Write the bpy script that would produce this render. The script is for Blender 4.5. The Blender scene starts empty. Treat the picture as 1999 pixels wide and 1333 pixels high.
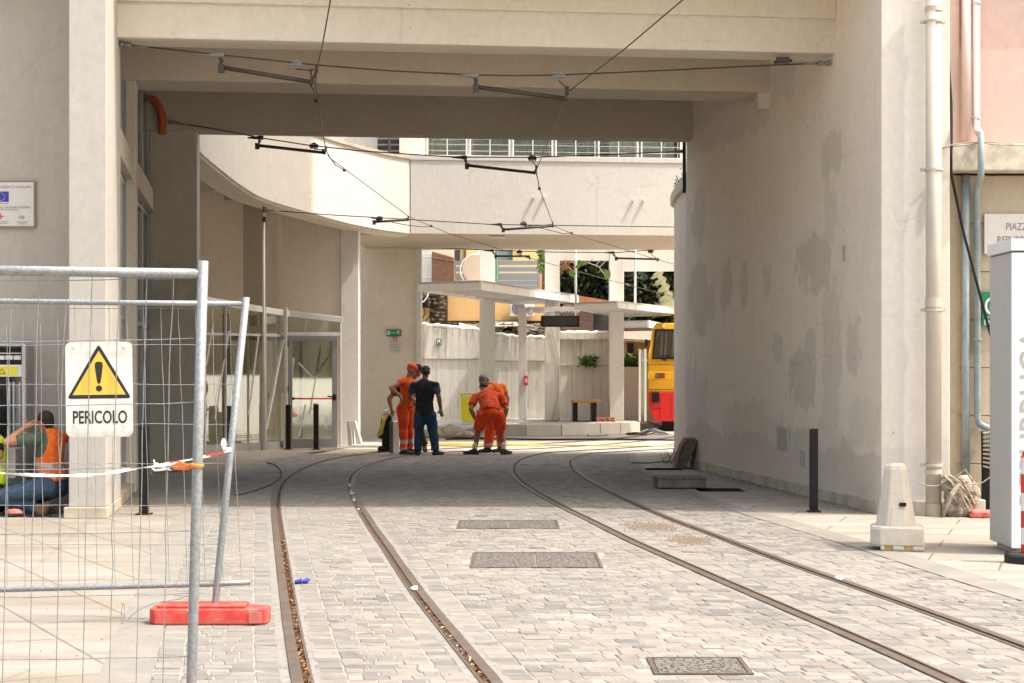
import bpy, bmesh, math, random
from mathutils import Vector, Matrix, noise
from mathutils.geometry import tessellate_polygon
R = math.radians
random.seed(7)
sc = bpy.context.scene
# ------------------------------------------------------------------ camera, sky, sun, exposure
F = 3400.0; HZ = 724.0; CX = 999.5; H = 1.6
cam = bpy.data.objects.new('camera', bpy.data.cameras.new('camera'))
sc.collection.objects.link(cam); sc.camera = cam
cam.location = (0, 0, H); cam.rotation_euler = (R(90), 0, 0)
cam.data.sensor_width = 36; cam.data.lens = F / 1999 * 36
cam.data.shift_y = (HZ - 666.5) / 1999
cam.data.clip_end = 3000; cam.data.clip_start = 0.05
SUNV = Vector((0.52, -0.15, 1.0)).normalized()          # towards the sun
sun_el = math.asin(SUNV.z); sun_az = math.atan2(SUNV.x, SUNV.y)
w = bpy.data.worlds.new('World'); sc.world = w; w.use_nodes = True
nt = w.node_tree; bg = nt.nodes['Background']
sky = nt.nodes.new('ShaderNodeTexSky'); sky.sky_type = 'NISHITA'; sky.sun_disc = False
sky.sun_elevation = sun_el; sky.sun_rotation = sun_az
sky.dust_density = 8.0; sky.air_density = 1.9; sky.ozone_density = 0.8
nt.links.new(sky.outputs[0], bg.inputs[0]); bg.inputs[1].default_value = 0.15
sun = bpy.data.objects.new('sun', bpy.data.lights.new('sun', 'SUN')); sc.collection.objects.link(sun)
sun.data.energy = 2.0; sun.data.angle = R(0.55); sun.data.color = (1.0, 0.965, 0.92)
sun.rotation_euler = (-SUNV).to_track_quat('-Z', 'Y').to_euler(); sun.location = (20, -6, 40)
sc.view_settings.view_transform = 'Standard'; sc.view_settings.look = 'None'
sc.view_settings.exposure = 1.24; sc.view_settings.gamma = 1.0
sc.render.engine = 'CYCLES'
sc.cycles.use_denoising = True
sc.cycles.max_bounces = 10; sc.cycles.diffuse_bounces = 6; sc.cycles.glossy_bounces = 4
sc.cycles.transparent_max_bounces = 16; sc.cycles.transmission_bounces = 8
sc.cycles.sample_clamp_indirect = 6
# ------------------------------------------------------------------ helpers
def PX(px, Y): return (px - CX) * Y / F
def PZ(py, Y): return H - (py - HZ) * Y / F
def P(px, py, Y): return Vector((PX(px, Y), Y, PZ(py, Y)))
def G(px, py, z=0.0):
    Y = (H - z) * F / (py - HZ); return Vector((PX(px, Y), Y, z))
def S(r, g, b):
    f = lambda c: (c / 255 / 12.92) if c / 255 <= 0.04045 else ((c / 255 + 0.055) / 1.055) ** 2.4
    return (f(r), f(g), f(b), 1)
def C3(r, g, b): return (r, g, b, 1)
COL = sc.collection
def tag(o, label=None, cat=None, group=None, kind=None):
    if label: o['label'] = label
    if cat: o['category'] = cat
    if group: o['group'] = group
    if kind: o['kind'] = kind
    return o
def empty(name, loc, label, cat, group=None, kind=None):
    o = bpy.data.objects.new(name, None); COL.objects.link(o); o.location = loc; o.empty_display_size = .2
    return tag(o, label, cat, group, kind)
def worldloc(o):
    v = Vector((0, 0, 0))
    while o is not None:
        v = v + o.location; o = o.parent
    return v
class MB:
    def __init__(s): s.v = []; s.f = []; s.m = []; s.uv = None; s.c = None; s.cur = 0
    def face(s, idx): s.f.append(tuple(idx)); s.m.append(s.cur); return s
    def add(s, vs, fs):
        b = len(s.v); s.v += [Vector(v) for v in vs]
        for f in fs: s.face([b + i for i in f])
        return s
    def quad(s, a, b, c, d): return s.add([a, b, c, d], [(0, 1, 2, 3)])
    def box(s, x0, x1, y0, y1, z0, z1):
        return s.add([(x0,y0,z0),(x1,y0,z0),(x1,y1,z0),(x0,y1,z0),(x0,y0,z1),(x1,y0,z1),(x1,y1,z1),(x0,y1,z1)],
                     [(0,3,2,1),(4,5,6,7),(0,1,5,4),(1,2,6,5),(2,3,7,6),(3,0,4,7)])
    def obox(s, c, size, mat=None):
        hx, hy, hz = size[0]/2, size[1]/2, size[2]/2
        M = Matrix.Translation(Vector(c)) @ (mat.to_4x4() if mat else Matrix.Identity(4))
        vs = [M @ Vector(p) for p in ((-hx,-hy,-hz),(hx,-hy,-hz),(hx,hy,-hz),(-hx,hy,-hz),(-hx,-hy,hz),(hx,-hy,hz),(hx,hy,hz),(-hx,hy,hz))]
        return s.add(vs, [(0,3,2,1),(4,5,6,7),(0,1,5,4),(1,2,6,5),(2,3,7,6),(3,0,4,7)])
    def prism(s, poly, z0, z1):
        n = len(poly)
        zz0 = z0 if isinstance(z0, (list, tuple)) else [z0]*n
        zz1 = z1 if isinstance(z1, (list, tuple)) else [z1]*n
        a = sum(poly[i][0]*poly[(i+1)%n][1]-poly[(i+1)%n][0]*poly[i][1] for i in range(n))
        idx = list(range(n)) if a > 0 else list(range(n))[::-1]
        b = len(s.v)
        for i in idx: s.v.append(Vector((poly[i][0], poly[i][1], zz0[i])))
        for i in idx: s.v.append(Vector((poly[i][0], poly[i][1], zz1[i])))
        s.face([b+i for i in range(n)][::-1]); s.face([b+n+i for i in range(n)])
        for i in range(n):
            j = (i+1) % n; s.face([b+i, b+j, b+n+j, b+n+i])
        return s
    def slab(s, poly3, vec):
        n = len(poly3); vec = Vector(vec); b = len(s.v)
        for p in poly3: s.v.append(Vector(p))
        for p in poly3: s.v.append(Vector(p)+vec)
        s.face([b+i for i in range(n)]); s.face([b+n+i for i in range(n)][::-1])
        for i in range(n):
            j = (i+1) % n; s.face([b+j, b+i, b+n+i, b+n+j])
        return s
    def tube(s, pts, r, n=8, caps=True):
        pts = [Vector(p) for p in pts]; rs = r if isinstance(r, (list, tuple)) else [r]*len(pts)
        b = len(s.v); up = None
        for i, p in enumerate(pts):
            d = (pts[min(i+1, len(pts)-1)] - pts[max(i-1, 0)])
            if d.length < 1e-9: d = Vector((0, 0, 1))
            d.normalize()
            if up is None:
                up = Vector((0, 0, 1)) if abs(d.z) < .9 else Vector((0, 1, 0))
            u = up - d*up.dot(d)
            if u.length < 1e-6: u = d.orthogonal()
            u.normalize(); up = u; v = d.cross(u)
            for k in range(n):
                a = 2*math.pi*k/n; s.v.append(p + (u*math.cos(a) + v*math.sin(a))*rs[i])
        for i in range(len(pts)-1):
            for k in range(n):
                k2 = (k+1) % n; s.face([b+i*n+k, b+i*n+k2, b+(i+1)*n+k2, b+(i+1)*n+k])
        if caps:
            s.face([b+k for k in range(n)][::-1]); s.face([b+(len(pts)-1)*n+k for k in range(n)])
        return s
    def ball(s, c, r, nu=12, nv=8, mat=None):
        c = Vector(c); rr = r if isinstance(r, (list, tuple)) else (r, r, r); b = len(s.v)
        def q(x, y, z):
            v = Vector((x*rr[0], y*rr[1], z*rr[2])); return c + (mat @ v if mat else v)
        s.v.append(q(0, 0, -1))
        for j in range(1, nv):
            t = -math.pi/2 + math.pi*j/nv
            for i in range(nu):
                a = 2*math.pi*i/nu; s.v.append(q(math.cos(a)*math.cos(t), math.sin(a)*math.cos(t), math.sin(t)))
        s.v.append(q(0, 0, 1)); top = len(s.v)-1
        for i in range(nu):
            i2 = (i+1) % nu
            s.face([b, b+1+i2, b+1+i]); s.face([top, top-nu+i, top-nu+i2])
            for j in range(nv-2):
                a = b+1+j*nu; s.face([a+i, a+i2, a+nu+i2, a+nu+i])
        return s
    def ribbon(s, path, th):
        """wall along a plan path [(x,y,z0,z1)], thickness th to the left of travel"""
        n = len(path); L = []
        for i in range(n):
            a = Vector(path[max(i-1, 0)][:2]); c = Vector(path[min(i+1, n-1)][:2]); d = (c-a).normalized()
            L.append(Vector((-d.y, d.x))*th)
        b = len(s.v)
        for i, p in enumerate(path):
            o = L[i]
            s.v += [Vector((p[0], p[1], p[2])), Vector((p[0], p[1], p[3])), Vector((p[0]+o.x, p[1]+o.y, p[3])), Vector((p[0]+o.x, p[1]+o.y, p[2]))]
        for i in range(n-1):
            a = b+4*i; c = a+4
            s.face([a, c, c+1, a+1]); s.face([a+1, c+1, c+2, a+2]); s.face([a+2, c+2, c+3, a+3]); s.face([a+3, c+3, c, a])
        s.face([b, b+1, b+2, b+3]); e = b+4*(n-1); s.face([e+3, e+2, e+1, e])
        return s
    def build(s, name, mats, parent=None, bevel=0, smooth=False, loc=None, seg=2, subd=0):
        if not isinstance(mats, (list, tuple)): mats = [mats]
        if parent is not None: org = worldloc(parent)
        elif loc is not None: org = Vector(loc)
        else:
            xs = [v.x for v in s.v]; ys = [v.y for v in s.v]; zs = [v.z for v in s.v]
            org = Vector(((min(xs)+max(xs))/2, (min(ys)+max(ys))/2, min(zs)))
        me = bpy.data.meshes.new(name); me.from_pydata([v-org for v in s.v], [], s.f)
        for m in mats: me.materials.append(m)
        me.polygons.foreach_set('material_index', s.m)
        if smooth: me.polygons.foreach_set('use_smooth', [True]*len(me.polygons))
        if s.uv:
            uvl = me.uv_layers.new(name='UVMap'); k = 0
            for f in s.f:
                for i in f: uvl.data[k].uv = s.uv[i]; k += 1
        if s.c:
            at = me.color_attributes.new('col', 'FLOAT_COLOR', 'POINT')
            flat = []
            for c in s.c: flat += [c[0], c[1], c[2], 1]
            at.data.foreach_set('color', flat)
        me.update()
        o = bpy.data.objects.new(name, me); COL.objects.link(o)
        if parent is not None: o.parent = parent
        else: o.location = org
        if bevel:
            bm = o.modifiers.new('bevel', 'BEVEL'); bm.width = bevel; bm.segments = seg; bm.limit_method = 'ANGLE'; bm.angle_limit = R(40)
        if subd:
            sm = o.modifiers.new('subd', 'SUBSURF'); sm.levels = subd; sm.render_levels = subd
        return o
def text_mesh(txt, size, origin, xdir, ydir, mat, parent, name='lettering', sx=1.0, align='LEFT', depth=0.002, bold=0.0):
    cu = bpy.data.curves.new('t', 'FONT'); cu.body = txt; cu.size = size; cu.align_x = align
    cu.extrude = depth; cu.offset = bold; cu.resolution_u = 3
    ob = bpy.data.objects.new('t', cu); COL.objects.link(ob)
    dg = bpy.context.evaluated_depsgraph_get(); me = bpy.data.meshes.new_from_object(ob.evaluated_get(dg))
    bpy.data.objects.remove(ob)
    xd = Vector(xdir).normalized(); yd = Vector(ydir).normalized(); zd = xd.cross(yd)
    org = worldloc(parent) if parent is not None else Vector((0, 0, 0))
    for v in me.vertices:
        c = v.co.copy(); v.co = Vector(origin) + xd*c.x*sx + yd*c.y + zd*c.z - org
    me.materials.clear(); me.materials.append(mat); me.name = name
    o = bpy.data.objects.new(name, me); COL.objects.link(o); o.parent = parent
    return o
# ------------------------------------------------------------------ materials
class N:
    def __init__(s, name, rough=.8, metal=0.0, spec=.5):
        s.mat = bpy.data.materials.new(name); s.mat.use_nodes = True; s.t = s.mat.node_tree
        s.b = s.t.nodes['Principled BSDF']; s.b.inputs['Roughness'].default_value = rough
        s.b.inputs['Metallic'].default_value = metal; s.b.inputs['Specular IOR Level'].default_value = spec
        s.tc = s.t.nodes.new('ShaderNodeTexCoord')
    def n(s, kind, **kw):
        o = s.t.nodes.new(kind)
        for k, v in kw.items(): setattr(o, k, v)
        return o
    def l(s, a, b): s.t.links.new(a, b)
    def map(s, scale=(1, 1, 1), rot=(0, 0, 0), src='Object', loc=(0, 0, 0)):
        m = s.n('ShaderNodeMapping'); s.l(s.tc.outputs[src], m.inputs[0])
        m.inputs['Scale'].default_value = scale; m.inputs['Rotation'].default_value = rot; m.inputs['Location'].default_value = loc
        return m.outputs[0]
    def noise(s, scale, detail=4, rough=.6, vec=None, dist=0):
        o = s.n('ShaderNodeTexNoise'); o.inputs['Scale'].default_value = scale; o.inputs['Detail'].default_value = detail
        o.inputs['Roughness'].default_value = rough; o.inputs['Distortion'].default_value = dist
        if vec is None: vec = s.map()
        s.l(vec, o.inputs['Vector']); return o.outputs['Fac']
    def ramp(s, fac, stops, interp='LINEAR'):
        o = s.n('ShaderNodeValToRGB'); cr = o.color_ramp; cr.interpolation = interp
        while len(cr.elements) < len(stops): cr.elements.new(.5)
        for e, (p, c) in zip(cr.elements, stops):
            e.position = p; e.color = c if hasattr(c, '__len__') else (c, c, c, 1)
        s.l(fac, o.inputs[0]); return o.outputs[0]
    def mix(s, fac, a, b, mode='MIX'):
        o = s.n('ShaderNodeMix', data_type='RGBA', blend_type=mode)
        for sock, v in ((o.inputs[0], fac), (o.inputs[6], a), (o.inputs[7], b)):
            if isinstance(v, (int, float)): sock.default_value = v
            elif hasattr(v, '__len__'): sock.default_value = v
            else: s.l(v, sock)
        return o.outputs[2]
    def math(s, op, a, b=0.0, clamp=False):
        o = s.n('ShaderNodeMath', operation=op, use_clamp=clamp)
        for sock, v in ((o.inputs[0], a), (o.inputs[1], b)):
            if isinstance(v, (int, float)): sock.default_value = v
            else: s.l(v, sock)
        return o.outputs[0]
    def sep(s, vec):
        o = s.n('ShaderNodeSeparateXYZ'); s.l(vec, o.inputs[0]); return o.outputs
    def color(s, c):
        if hasattr(c, '__len__'): s.b.inputs['Base Color'].default_value = c
        else: s.l(c, s.b.inputs['Base Color'])
    def bump(s, h, strength=.3, dist=.01):
        o = s.n('ShaderNodeBump'); o.inputs['Strength'].default_value = strength; o.inputs['Distance'].default_value = dist
        s.l(h, o.inputs['Height']); s.l(o.outputs[0], s.b.inputs['Normal'])
def simple(name, c, rough=.7, metal=0.0, var=.12, nscale=6, bump=.1, spec=.5):
    m = N(name, rough, metal, spec); f = m.noise(nscale, 5)
    k = m.ramp(f, [(.3, 1-var), (.7, 1+var*.5)]); m.color(m.mix(1.0, c, k, 'MULTIPLY'))
    if bump: m.bump(m.noise(nscale*8, 3), bump, .004)
    return m.mat
def plaster(name, c, stain=(.75, .7, .64), amt=.35, streak=.25, bump=.25, lowband=0.0, patch=0.0, scale=.7, patchc=(.55,.53,.5,1), spots=None, pock=.45, crack=.16):
    m = N(name, .88, 0, .25); base = c
    big = m.noise(scale, 6, .62)
    col = m.mix(m.ramp(big, [(.35, 0), (.72, amt)]), base, tuple(base[i]*stain[i] for i in range(3))+(1,))
    st = m.noise(2.2, 5, .7, m.map((1.6, 1.6, .16)))
    col = m.mix(m.ramp(st, [(.5, 0), (.78, streak)]), col, tuple(base[i]*(.6, .55, .5)[i] for i in range(3))+(1,))
    fine = m.noise(14, 6, .7, m.map((1, 1, .6)))
    col = m.mix(1.0, col, m.ramp(fine, [(.25, .9), (.75, 1.06)]), 'MULTIPLY')
    if patch:
        pn = m.noise(.55, 4, .6, m.map((1, .8, .55), loc=(3.1, 1.7, 5.3)), .6)
        pf = m.ramp(pn, [(.51, 0), (.535, patch)])
        col = m.mix(pf, col, patchc)
    if lowband:
        z = m.sep(m.map())[2]; wob = m.noise(1.1, 4, .6, m.map((1, 1, .2), loc=(7, 3, 1)))
        e = m.math('SUBTRACT', m.math('ADD', m.math('MULTIPLY', wob, .8), lowband-.4), z)
        bf = m.ramp(e, [(.0, 0), (.03, .45)])
        col = m.mix(bf, col, patchc)
    if spots:
        X, Yc, Z = m.sep(m.map()); mask = None
        warp = m.math('SUBTRACT', m.noise(2.4, 6, .7, m.map((1, 1, .7))), .5)
        for (cy, cz, ry, rz, st_) in spots:
            a = m.math('MULTIPLY', m.math('SUBTRACT', Yc, cy), 1/ry); b = m.math('MULTIPLY', m.math('SUBTRACT', Z, cz), 1/rz)
            a4 = m.math('POWER', m.math('ABSOLUTE', a), 2.4); b4 = m.math('POWER', m.math('ABSOLUTE', b), 2.4)
            e = m.math('ADD', m.math('ADD', a4, b4), m.math('MULTIPLY', warp, 4.2))
            k = m.math('MULTIPLY', m.ramp(e, [(.60, 1), (.92, 0)]), st_)
            mask = k if mask is None else m.math('MAXIMUM', mask, k)
        col = m.mix(m.math('MULTIPLY', mask, .62), col, patchc)
    if pock:
        vo = m.n('ShaderNodeTexVoronoi'); vo.inputs['Scale'].default_value = 1.9; m.l(m.map(), vo.inputs['Vector'])
        col = m.mix(m.ramp(vo.outputs['Distance'], [(.018, pock), (.034, 0)]), col, C3(.16, .11, .075))
        vo2 = m.n('ShaderNodeTexVoronoi'); vo2.inputs['Scale'].default_value = 6.5; m.l(m.map(), vo2.inputs['Vector'])
        col = m.mix(m.ramp(vo2.outputs['Distance'], [(.02, pock*.45), (.05, 0)]), col, C3(.22, .18, .14))
        dn = m.noise(1.6, 7, .75, m.map((.45, .45, 2.6), loc=(3, 8, 1)), .5)
        col = m.mix(m.ramp(dn, [(.60, 0), (.66, .16), (.69, .0)]), col, C3(.25, .21, .17))
    if crack:
        wv = m.n('ShaderNodeVectorMath', operation='ADD'); nz = m.n('ShaderNodeTexNoise'); nz.inputs['Scale'].default_value = 1.6; nz.inputs['Detail'].default_value = 6
        m.l(m.map(), nz.inputs['Vector']); sc3 = m.n('ShaderNodeVectorMath', operation='SCALE'); sc3.inputs['Scale'].default_value = .9; m.l(nz.outputs['Color'], sc3.inputs[0])
        m.l(m.map(), wv.inputs[0]); m.l(sc3.outputs[0], wv.inputs[1])
        vc = m.n('ShaderNodeTexVoronoi'); vc.feature = 'DISTANCE_TO_EDGE'; vc.inputs['Scale'].default_value = .42; m.l(wv.outputs[0], vc.inputs['Vector'])
        ck = m.math('MULTIPLY', m.ramp(vc.outputs['Distance'], [(.002, crack), (.007, 0)]), m.ramp(m.noise(.8, 3, .5, m.map(loc=(2, 5, 9))), [(.5, 0), (.58, 1)]))
        col = m.mix(ck, col, C3(.20, .17, .14))
        zz = m.noise(5.5, 4, .6, m.map((1.2, 1.2, .05), loc=(1, 6, 2)))
        col = m.mix(m.ramp(zz, [(.66, 0), (.74, .22)]), col, C3(.26, .22, .17))
    m.color(col)
    h = m.noise(3, 8, .65, m.map((1, 1, .7)))
    h2 = m.math('ADD', m.math('MULTIPLY', h, .8), m.math('MULTIPLY', m.noise(60, 3), .2))
    m.bump(h2, bump, .03)
    return m.mat
M = {}
M['wallR'] = plaster('tunnel_plaster', C3(.80, .715, .615), amt=.22, streak=.12, patch=.0, lowband=.72, patchc=C3(.48, .435, .375), spots=[(-3.728, 1.935, 0.305, 0.418, 0.75), (-2.897, 4.219, 0.441, 0.32, 0.7), (-2.863, 3.582, 0.265, 0.513, 0.5), (-2.895, 1.949, 0.485, 0.832, 0.55), (-2.186, 2.952, 0.847, 0.41, 0.8), (2.367, 2.909, 0.413, 0.44, 0.75), (1.275, 2.854, 0.285, 0.345, 0.7), (4.202, 2.766, 0.787, 0.642, 0.7), (3.294, 2.653, 0.295, 0.331, 0.6), (-0.003, 2.844, 0.285, 0.291, 0.6), (-1.673, 1.476, 0.666, 0.447, 0.8), (-0.489, 1.924, 0.274, 0.228, 0.6), (-2.001, 1.903, 0.335, 0.267, 0.6), (2.093, 5.419, 3.973, 0.428, 0.5), (4.191, 4.088, 0.472, 0.53, 0.6), (-2.898, 1.134, 0.397, 0.384, 0.5), (0.916, 0.846, 1.836, 0.377, 0.45), (-2.547, 0.655, 1.363, 0.325, 0.45), (4.5, 1.05, 1.204, 0.777, 0.5), (-4.066, 0.995, 0.59, 0.363, 0.35)])
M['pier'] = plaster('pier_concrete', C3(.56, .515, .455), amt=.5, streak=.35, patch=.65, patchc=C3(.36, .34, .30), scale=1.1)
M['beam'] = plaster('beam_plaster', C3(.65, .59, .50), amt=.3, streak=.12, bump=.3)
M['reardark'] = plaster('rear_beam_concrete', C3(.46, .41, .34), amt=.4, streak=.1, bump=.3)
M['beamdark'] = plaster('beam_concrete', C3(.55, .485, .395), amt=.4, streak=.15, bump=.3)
M['colr'] = plaster('right_pillar_lit_plaster', C3(.66, .62, .565), amt=.15, streak=.08, lowband=.8, patchc=C3(.50, .48, .45))  # paler than the left column: reflected window light put into the colour
M['colw'] = plaster('column_plaster', C3(.48, .455, .42), amt=.2, streak=.12, patch=.22, patchc=C3(.40, .375, .345))
M['wallL'] = plaster('wall_plaster', C3(.43, .39, .345), amt=.3, streak=.15)
M['fascia'] = plaster('fascia_plaster', C3(.68, .65, .605), amt=.15, streak=.12, bump=.15)
M['court'] = plaster('court_plaster', C3(.74, .67, .57), amt=.25, streak=.2, patch=.3, patchc=C3(.60, .53, .45), bump=.15)
M['oldwall'] = None
M['skirt'] = simple('skirting_stone', C3(.52, .45, .35), .8, var=.3, nscale=3, bump=.3)
M['stone'] = plaster('stone_cladding', C3(.47, .40, .30), amt=.4, streak=.2, bump=.4)
M['pink'] = plaster('pink_plaster', C3(.60, .44, .39), amt=.12, streak=.1, bump=.15)
M['pinkpipe'] = simple('pink_pipe', C3(.60, .47, .43), .55, var=.06, bump=.05)
M['whitepipe'] = simple('cream_pipe', C3(.50, .45, .385), .5, var=.12, nscale=3, bump=.05)
M['greypipe'] = simple('grey_pipe', C3(.25, .30, .32), .5, var=.25, nscale=5, bump=.05)
M['cornice'] = simple('cornice_stone', C3(.56, .50, .41), .85, var=.35, nscale=9, bump=.5)
M['galv'] = None
M['black'] = simple('black_paint', C3(.007, .0075, .009), .5, var=.2, bump=.05, spec=.3)
M['blackrub'] = simple('black_rubber', C3(.02, .02, .02), .8, var=.2, bump=.1)
M['white'] = simple('white_paint', C3(.78, .78, .76), .45, var=.06, bump=.03)
M['whitem'] = simple('white_metal', C3(.70, .70, .67), .5, var=.1, nscale=2, bump=.03)
M['greym'] = simple('grey_aluminium', C3(.42, .41, .42), .42, .3, var=.08, bump=.03)
M['alu'] = simple('pale_aluminium', C3(.62, .61, .62), .4, .25, var=.08, bump=.03)
M['doorgrey'] = simple('door_grey', C3(.27, .265, .28), .5, .2, var=.08, bump=.03)
M['wire'] = simple('dark_wire', C3(.05, .038, .028), .6, .3, var=.2, bump=0)
M['steelw'] = simple('bright_fitting', C3(.23, .22, .21), .5, .5, var=.2, bump=0)
M['cwire'] = simple('contact_wire', C3(.10, .08, .06), .45, .7, var=.15, bump=0)
M['insul'] = simple('insulator_rod', C3(.045, .032, .025), .5, .0, var=.15, bump=0)
M['orangepipe'] = simple('orange_pipe', C3(.50, .10, .03), .5, var=.15, bump=.05)
M['red'] = simple('red_paint', C3(.62, .03, .025), .4, var=.1, bump=.03)
M['redplastic'] = simple('red_plastic', C3(.56, .065, .05), .6, var=.4, nscale=4, bump=.15)
M['redlight'] = simple('faded_red_plastic', C3(.58, .16, .13), .6, var=.3, nscale=9, bump=.3)
M['yellowsign'] = simple('sign_yellow', C3(.76, .50, .07), .5, var=.05, bump=0)
M['signwhite'] = simple('sign_white', C3(.77, .76, .74), .5, var=.07, nscale=4, bump=.02)
M['ink'] = simple('black_print', C3(.018, .018, .02), .6, var=.1, bump=0)
M['totemink'] = simple('totem_lettering', C3(.36, .36, .37), .6, var=.05, bump=0)
M['inkgrey'] = simple('grey_print', C3(.20, .20, .21), .6, var=.1, bump=0)
M['courtl'] = plaster('brightened_court_plaster', C3(.86, .79, .69), amt=.2, streak=.15, bump=.15)  # paler copy of the court plaster: bounced light put into the colour
M['courtd'] = plaster('shaded_court_plaster', C3(.50, .435, .34), amt=.2, streak=.15, bump=.15)  # darker copy of the court plaster: shade put into the colour
M['green'] = simple('sign_green', C3(.0, .22, .10), .5, var=.1, bump=0)
M['blue'] = simple('flag_blue', C3(.02, .04, .32), .5, var=.05, bump=0)
M['gold'] = simple('star_yellow', C3(.75, .6, .05), .5, var=.05, bump=0)
M['brass'] = simple('plate_frame', C3(.28, .20, .15), .5, .3, var=.1, bump=0)
M['plate'] = simple('plate_enamel', C3(.62, .58, .54), .45, var=.05, nscale=2, bump=0)
M['totem'] = simple('totem_white', C3(.78, .80, .83), .35, var=.03, nscale=1, bump=0)
M['totemside'] = simple('totem_grey', C3(.52, .50, .48), .4, var=.05, nscale=1, bump=0)
M['plastic'] = simple('aged_cream_plastic', C3(.58, .53, .45), .5, var=.16, nscale=5, bump=.08)
M['plasticst'] = simple('stained_plastic', C3(.55, .33, .13), .6, var=.2, nscale=6, bump=.08)
M['limb'] = simple('marble_slab', C3(.52, .49, .44), .5, var=.12, nscale=3, bump=.03)
M['wood'] = simple('bench_wood', C3(.42, .24, .10), .5, var=.2, nscale=9, bump=.1)
M['mustard'] = plaster('mustard_plaster', C3(.74, .49, .22), amt=.35, streak=.25)
M['yhouse'] = plaster('yellow_plaster', C3(.75, .63, .33), amt=.2, streak=.2)
M['bluegrey'] = simple('bluegrey_boards', C3(.22, .25, .30), .5, var=.08, bump=.03)
M['rust'] = simple('rusty_bars', C3(.21, .11, .07), .8, .2, var=.4, nscale=14, bump=.3)
M['terra'] = simple('roof_tile', C3(.45, .17, .09), .8, var=.3, nscale=12, bump=.4)
M['ygarb'] = simple('yellow_bin', C3(.74, .66, .02), .5, var=.05, bump=.03)
M['yhose'] = simple('yellow_hose', C3(.62, .52, .12), .6, var=.1, bump=0)
M['rag'] = simple('beige_rags', C3(.36, .305, .24), .95, var=.35, nscale=20, bump=.5)
M['tarp'] = simple('dusty_tarp', C3(.40, .34, .26), .9, var=.3, nscale=8, bump=.4)
M['sand'] = simple('sand', C3(.19, .145, .105), .95, var=.25, nscale=60, bump=.5)
M['tape'] = simple('white_tape', C3(.80, .78, .76), .5, var=.05, bump=0)
M['orange'] = simple('orange_strip', C3(.85, .20, .02), .6, var=.1, bump=0)
M['pit'] = simple('pit_soil', C3(.02, .018, .015), .95, var=.3, bump=.2)
M['cast'] = None
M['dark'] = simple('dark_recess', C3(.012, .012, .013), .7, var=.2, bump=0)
M['louvre'] = simple('dark_louvre', C3(.05, .045, .045), .6, var=.2, bump=.1)
M['curtain'] = simple('pale_curtain', C3(.46, .52, .51), .9, var=.2, nscale=6, bump=.1)
M['asph'] = simple('plaza_paving', C3(.42, .38, .32), .9, var=.15, nscale=3, bump=.2)
M['darkslab'] = simple('weathered_slab', C3(.17, .155, .125), .9, var=.4, nscale=9, bump=.4)
M['limet'] = simple('concrete_kerb', C3(.42, .39, .34), .85, var=.25, nscale=4, bump=.3)
# glass
def glass(name, tint, refl, rough=.02):
    m = N(name, .05); t = m.t; out = t.nodes['Material Output']
    tr = m.n('ShaderNodeBsdfTransparent'); tr.inputs[0].default_value = tint
    gl = m.n('ShaderNodeBsdfGlossy'); gl.inputs['Roughness'].default_value = rough; gl.inputs[0].default_value = (.9, .95, .93, 1)
    fr = m.n('ShaderNodeFresnel'); fr.inputs[0].default_value = 1.5
    fac = m.math('ADD', m.math('MULTIPLY', fr.outputs[0], 1.0), refl, True)
    mx = m.n('ShaderNodeMixShader'); m.l(fac, mx.inputs[0]); m.l(tr.outputs[0], mx.inputs[1]); m.l(gl.outputs[0], mx.inputs[2])
    m.l(mx.outputs[0], out.inputs[0]); return m.mat
M['glass'] = glass('green_tinted_glass', (.74, .80, .73, 1), .30)
M['glassdark'] = glass('dark_window_glass', (.16, .19, .18, 1), .10)
# galvanised
m = N('galvanised_steel', .5, .45); v = m.n('ShaderNodeTexVoronoi'); v.inputs['Scale'].default_value = 60; m.l(m.map(), v.inputs['Vector'])
m.color(m.mix(m.ramp(v.outputs['Distance'], [(.0, .0), (.8, 1)]), C3(.19, .205, .215), C3(.29, .31, .32)))
m.l(m.ramp(m.noise(9, 4), [(.3, .45), (.7, .7)]), m.b.inputs['Roughness']); M['galv'] = m.mat
# cast iron cover with raised pattern
m = N('cast_cover', .75, .2); vec = m.map((1, 1, 1)); v = m.n('ShaderNodeTexVoronoi'); v.feature = 'DISTANCE_TO_EDGE'; v.inputs['Scale'].default_value = 22; m.l(vec, v.inputs['Vector'])
k = m.ramp(v.outputs['Distance'], [(.03, 0), (.12, 1)])
m.color(m.mix(k, C3(.045, .042, .038), m.mix(m.noise(5, 4), C3(.12, .112, .10), C3(.22, .20, .18)))); m.bump(k, .8, .01); M['cast'] = m.mat
# old stained boundary wall
m = N('stained_boundary_wall', .9, 0, .2)
base = m.mix(m.ramp(m.noise(.9, 5), [(.35, 0), (.7, .5)]), C3(.76, .72, .64), C3(.60, .54, .45))
st = m.noise(3.0, 6, .75, m.map((2.4, 2.4, .22))); z = m.sep(m.map())[2]
top = m.ramp(m.math('MULTIPLY', z, .36), [(.35, 0.0), (.98, .30)])
col = m.mix(m.ramp(m.math('ADD', st, m.math('MULTIPLY', top, .6)), [(.58, 0), (.76, .7)]), base, C3(.19, .155, .12))
wv = m.n('ShaderNodeTexWave'); wv.bands_direction = 'X'; wv.inputs['Scale'].default_value = 1.3; wv.inputs['Distortion'].default_value = .3; m.l(m.map(), wv.inputs['Vector'])
col = m.mix(m.ramp(wv.outputs['Fac'], [(.0, .25), (.06, 0)]), col, C3(.30, .27, .22))
m.color(col); m.bump(m.math('ADD', m.noise(6, 6), m.math('MULTIPLY', wv.outputs['Fac'], .3)), .4, .03); M['oldwall'] = m.mat
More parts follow.
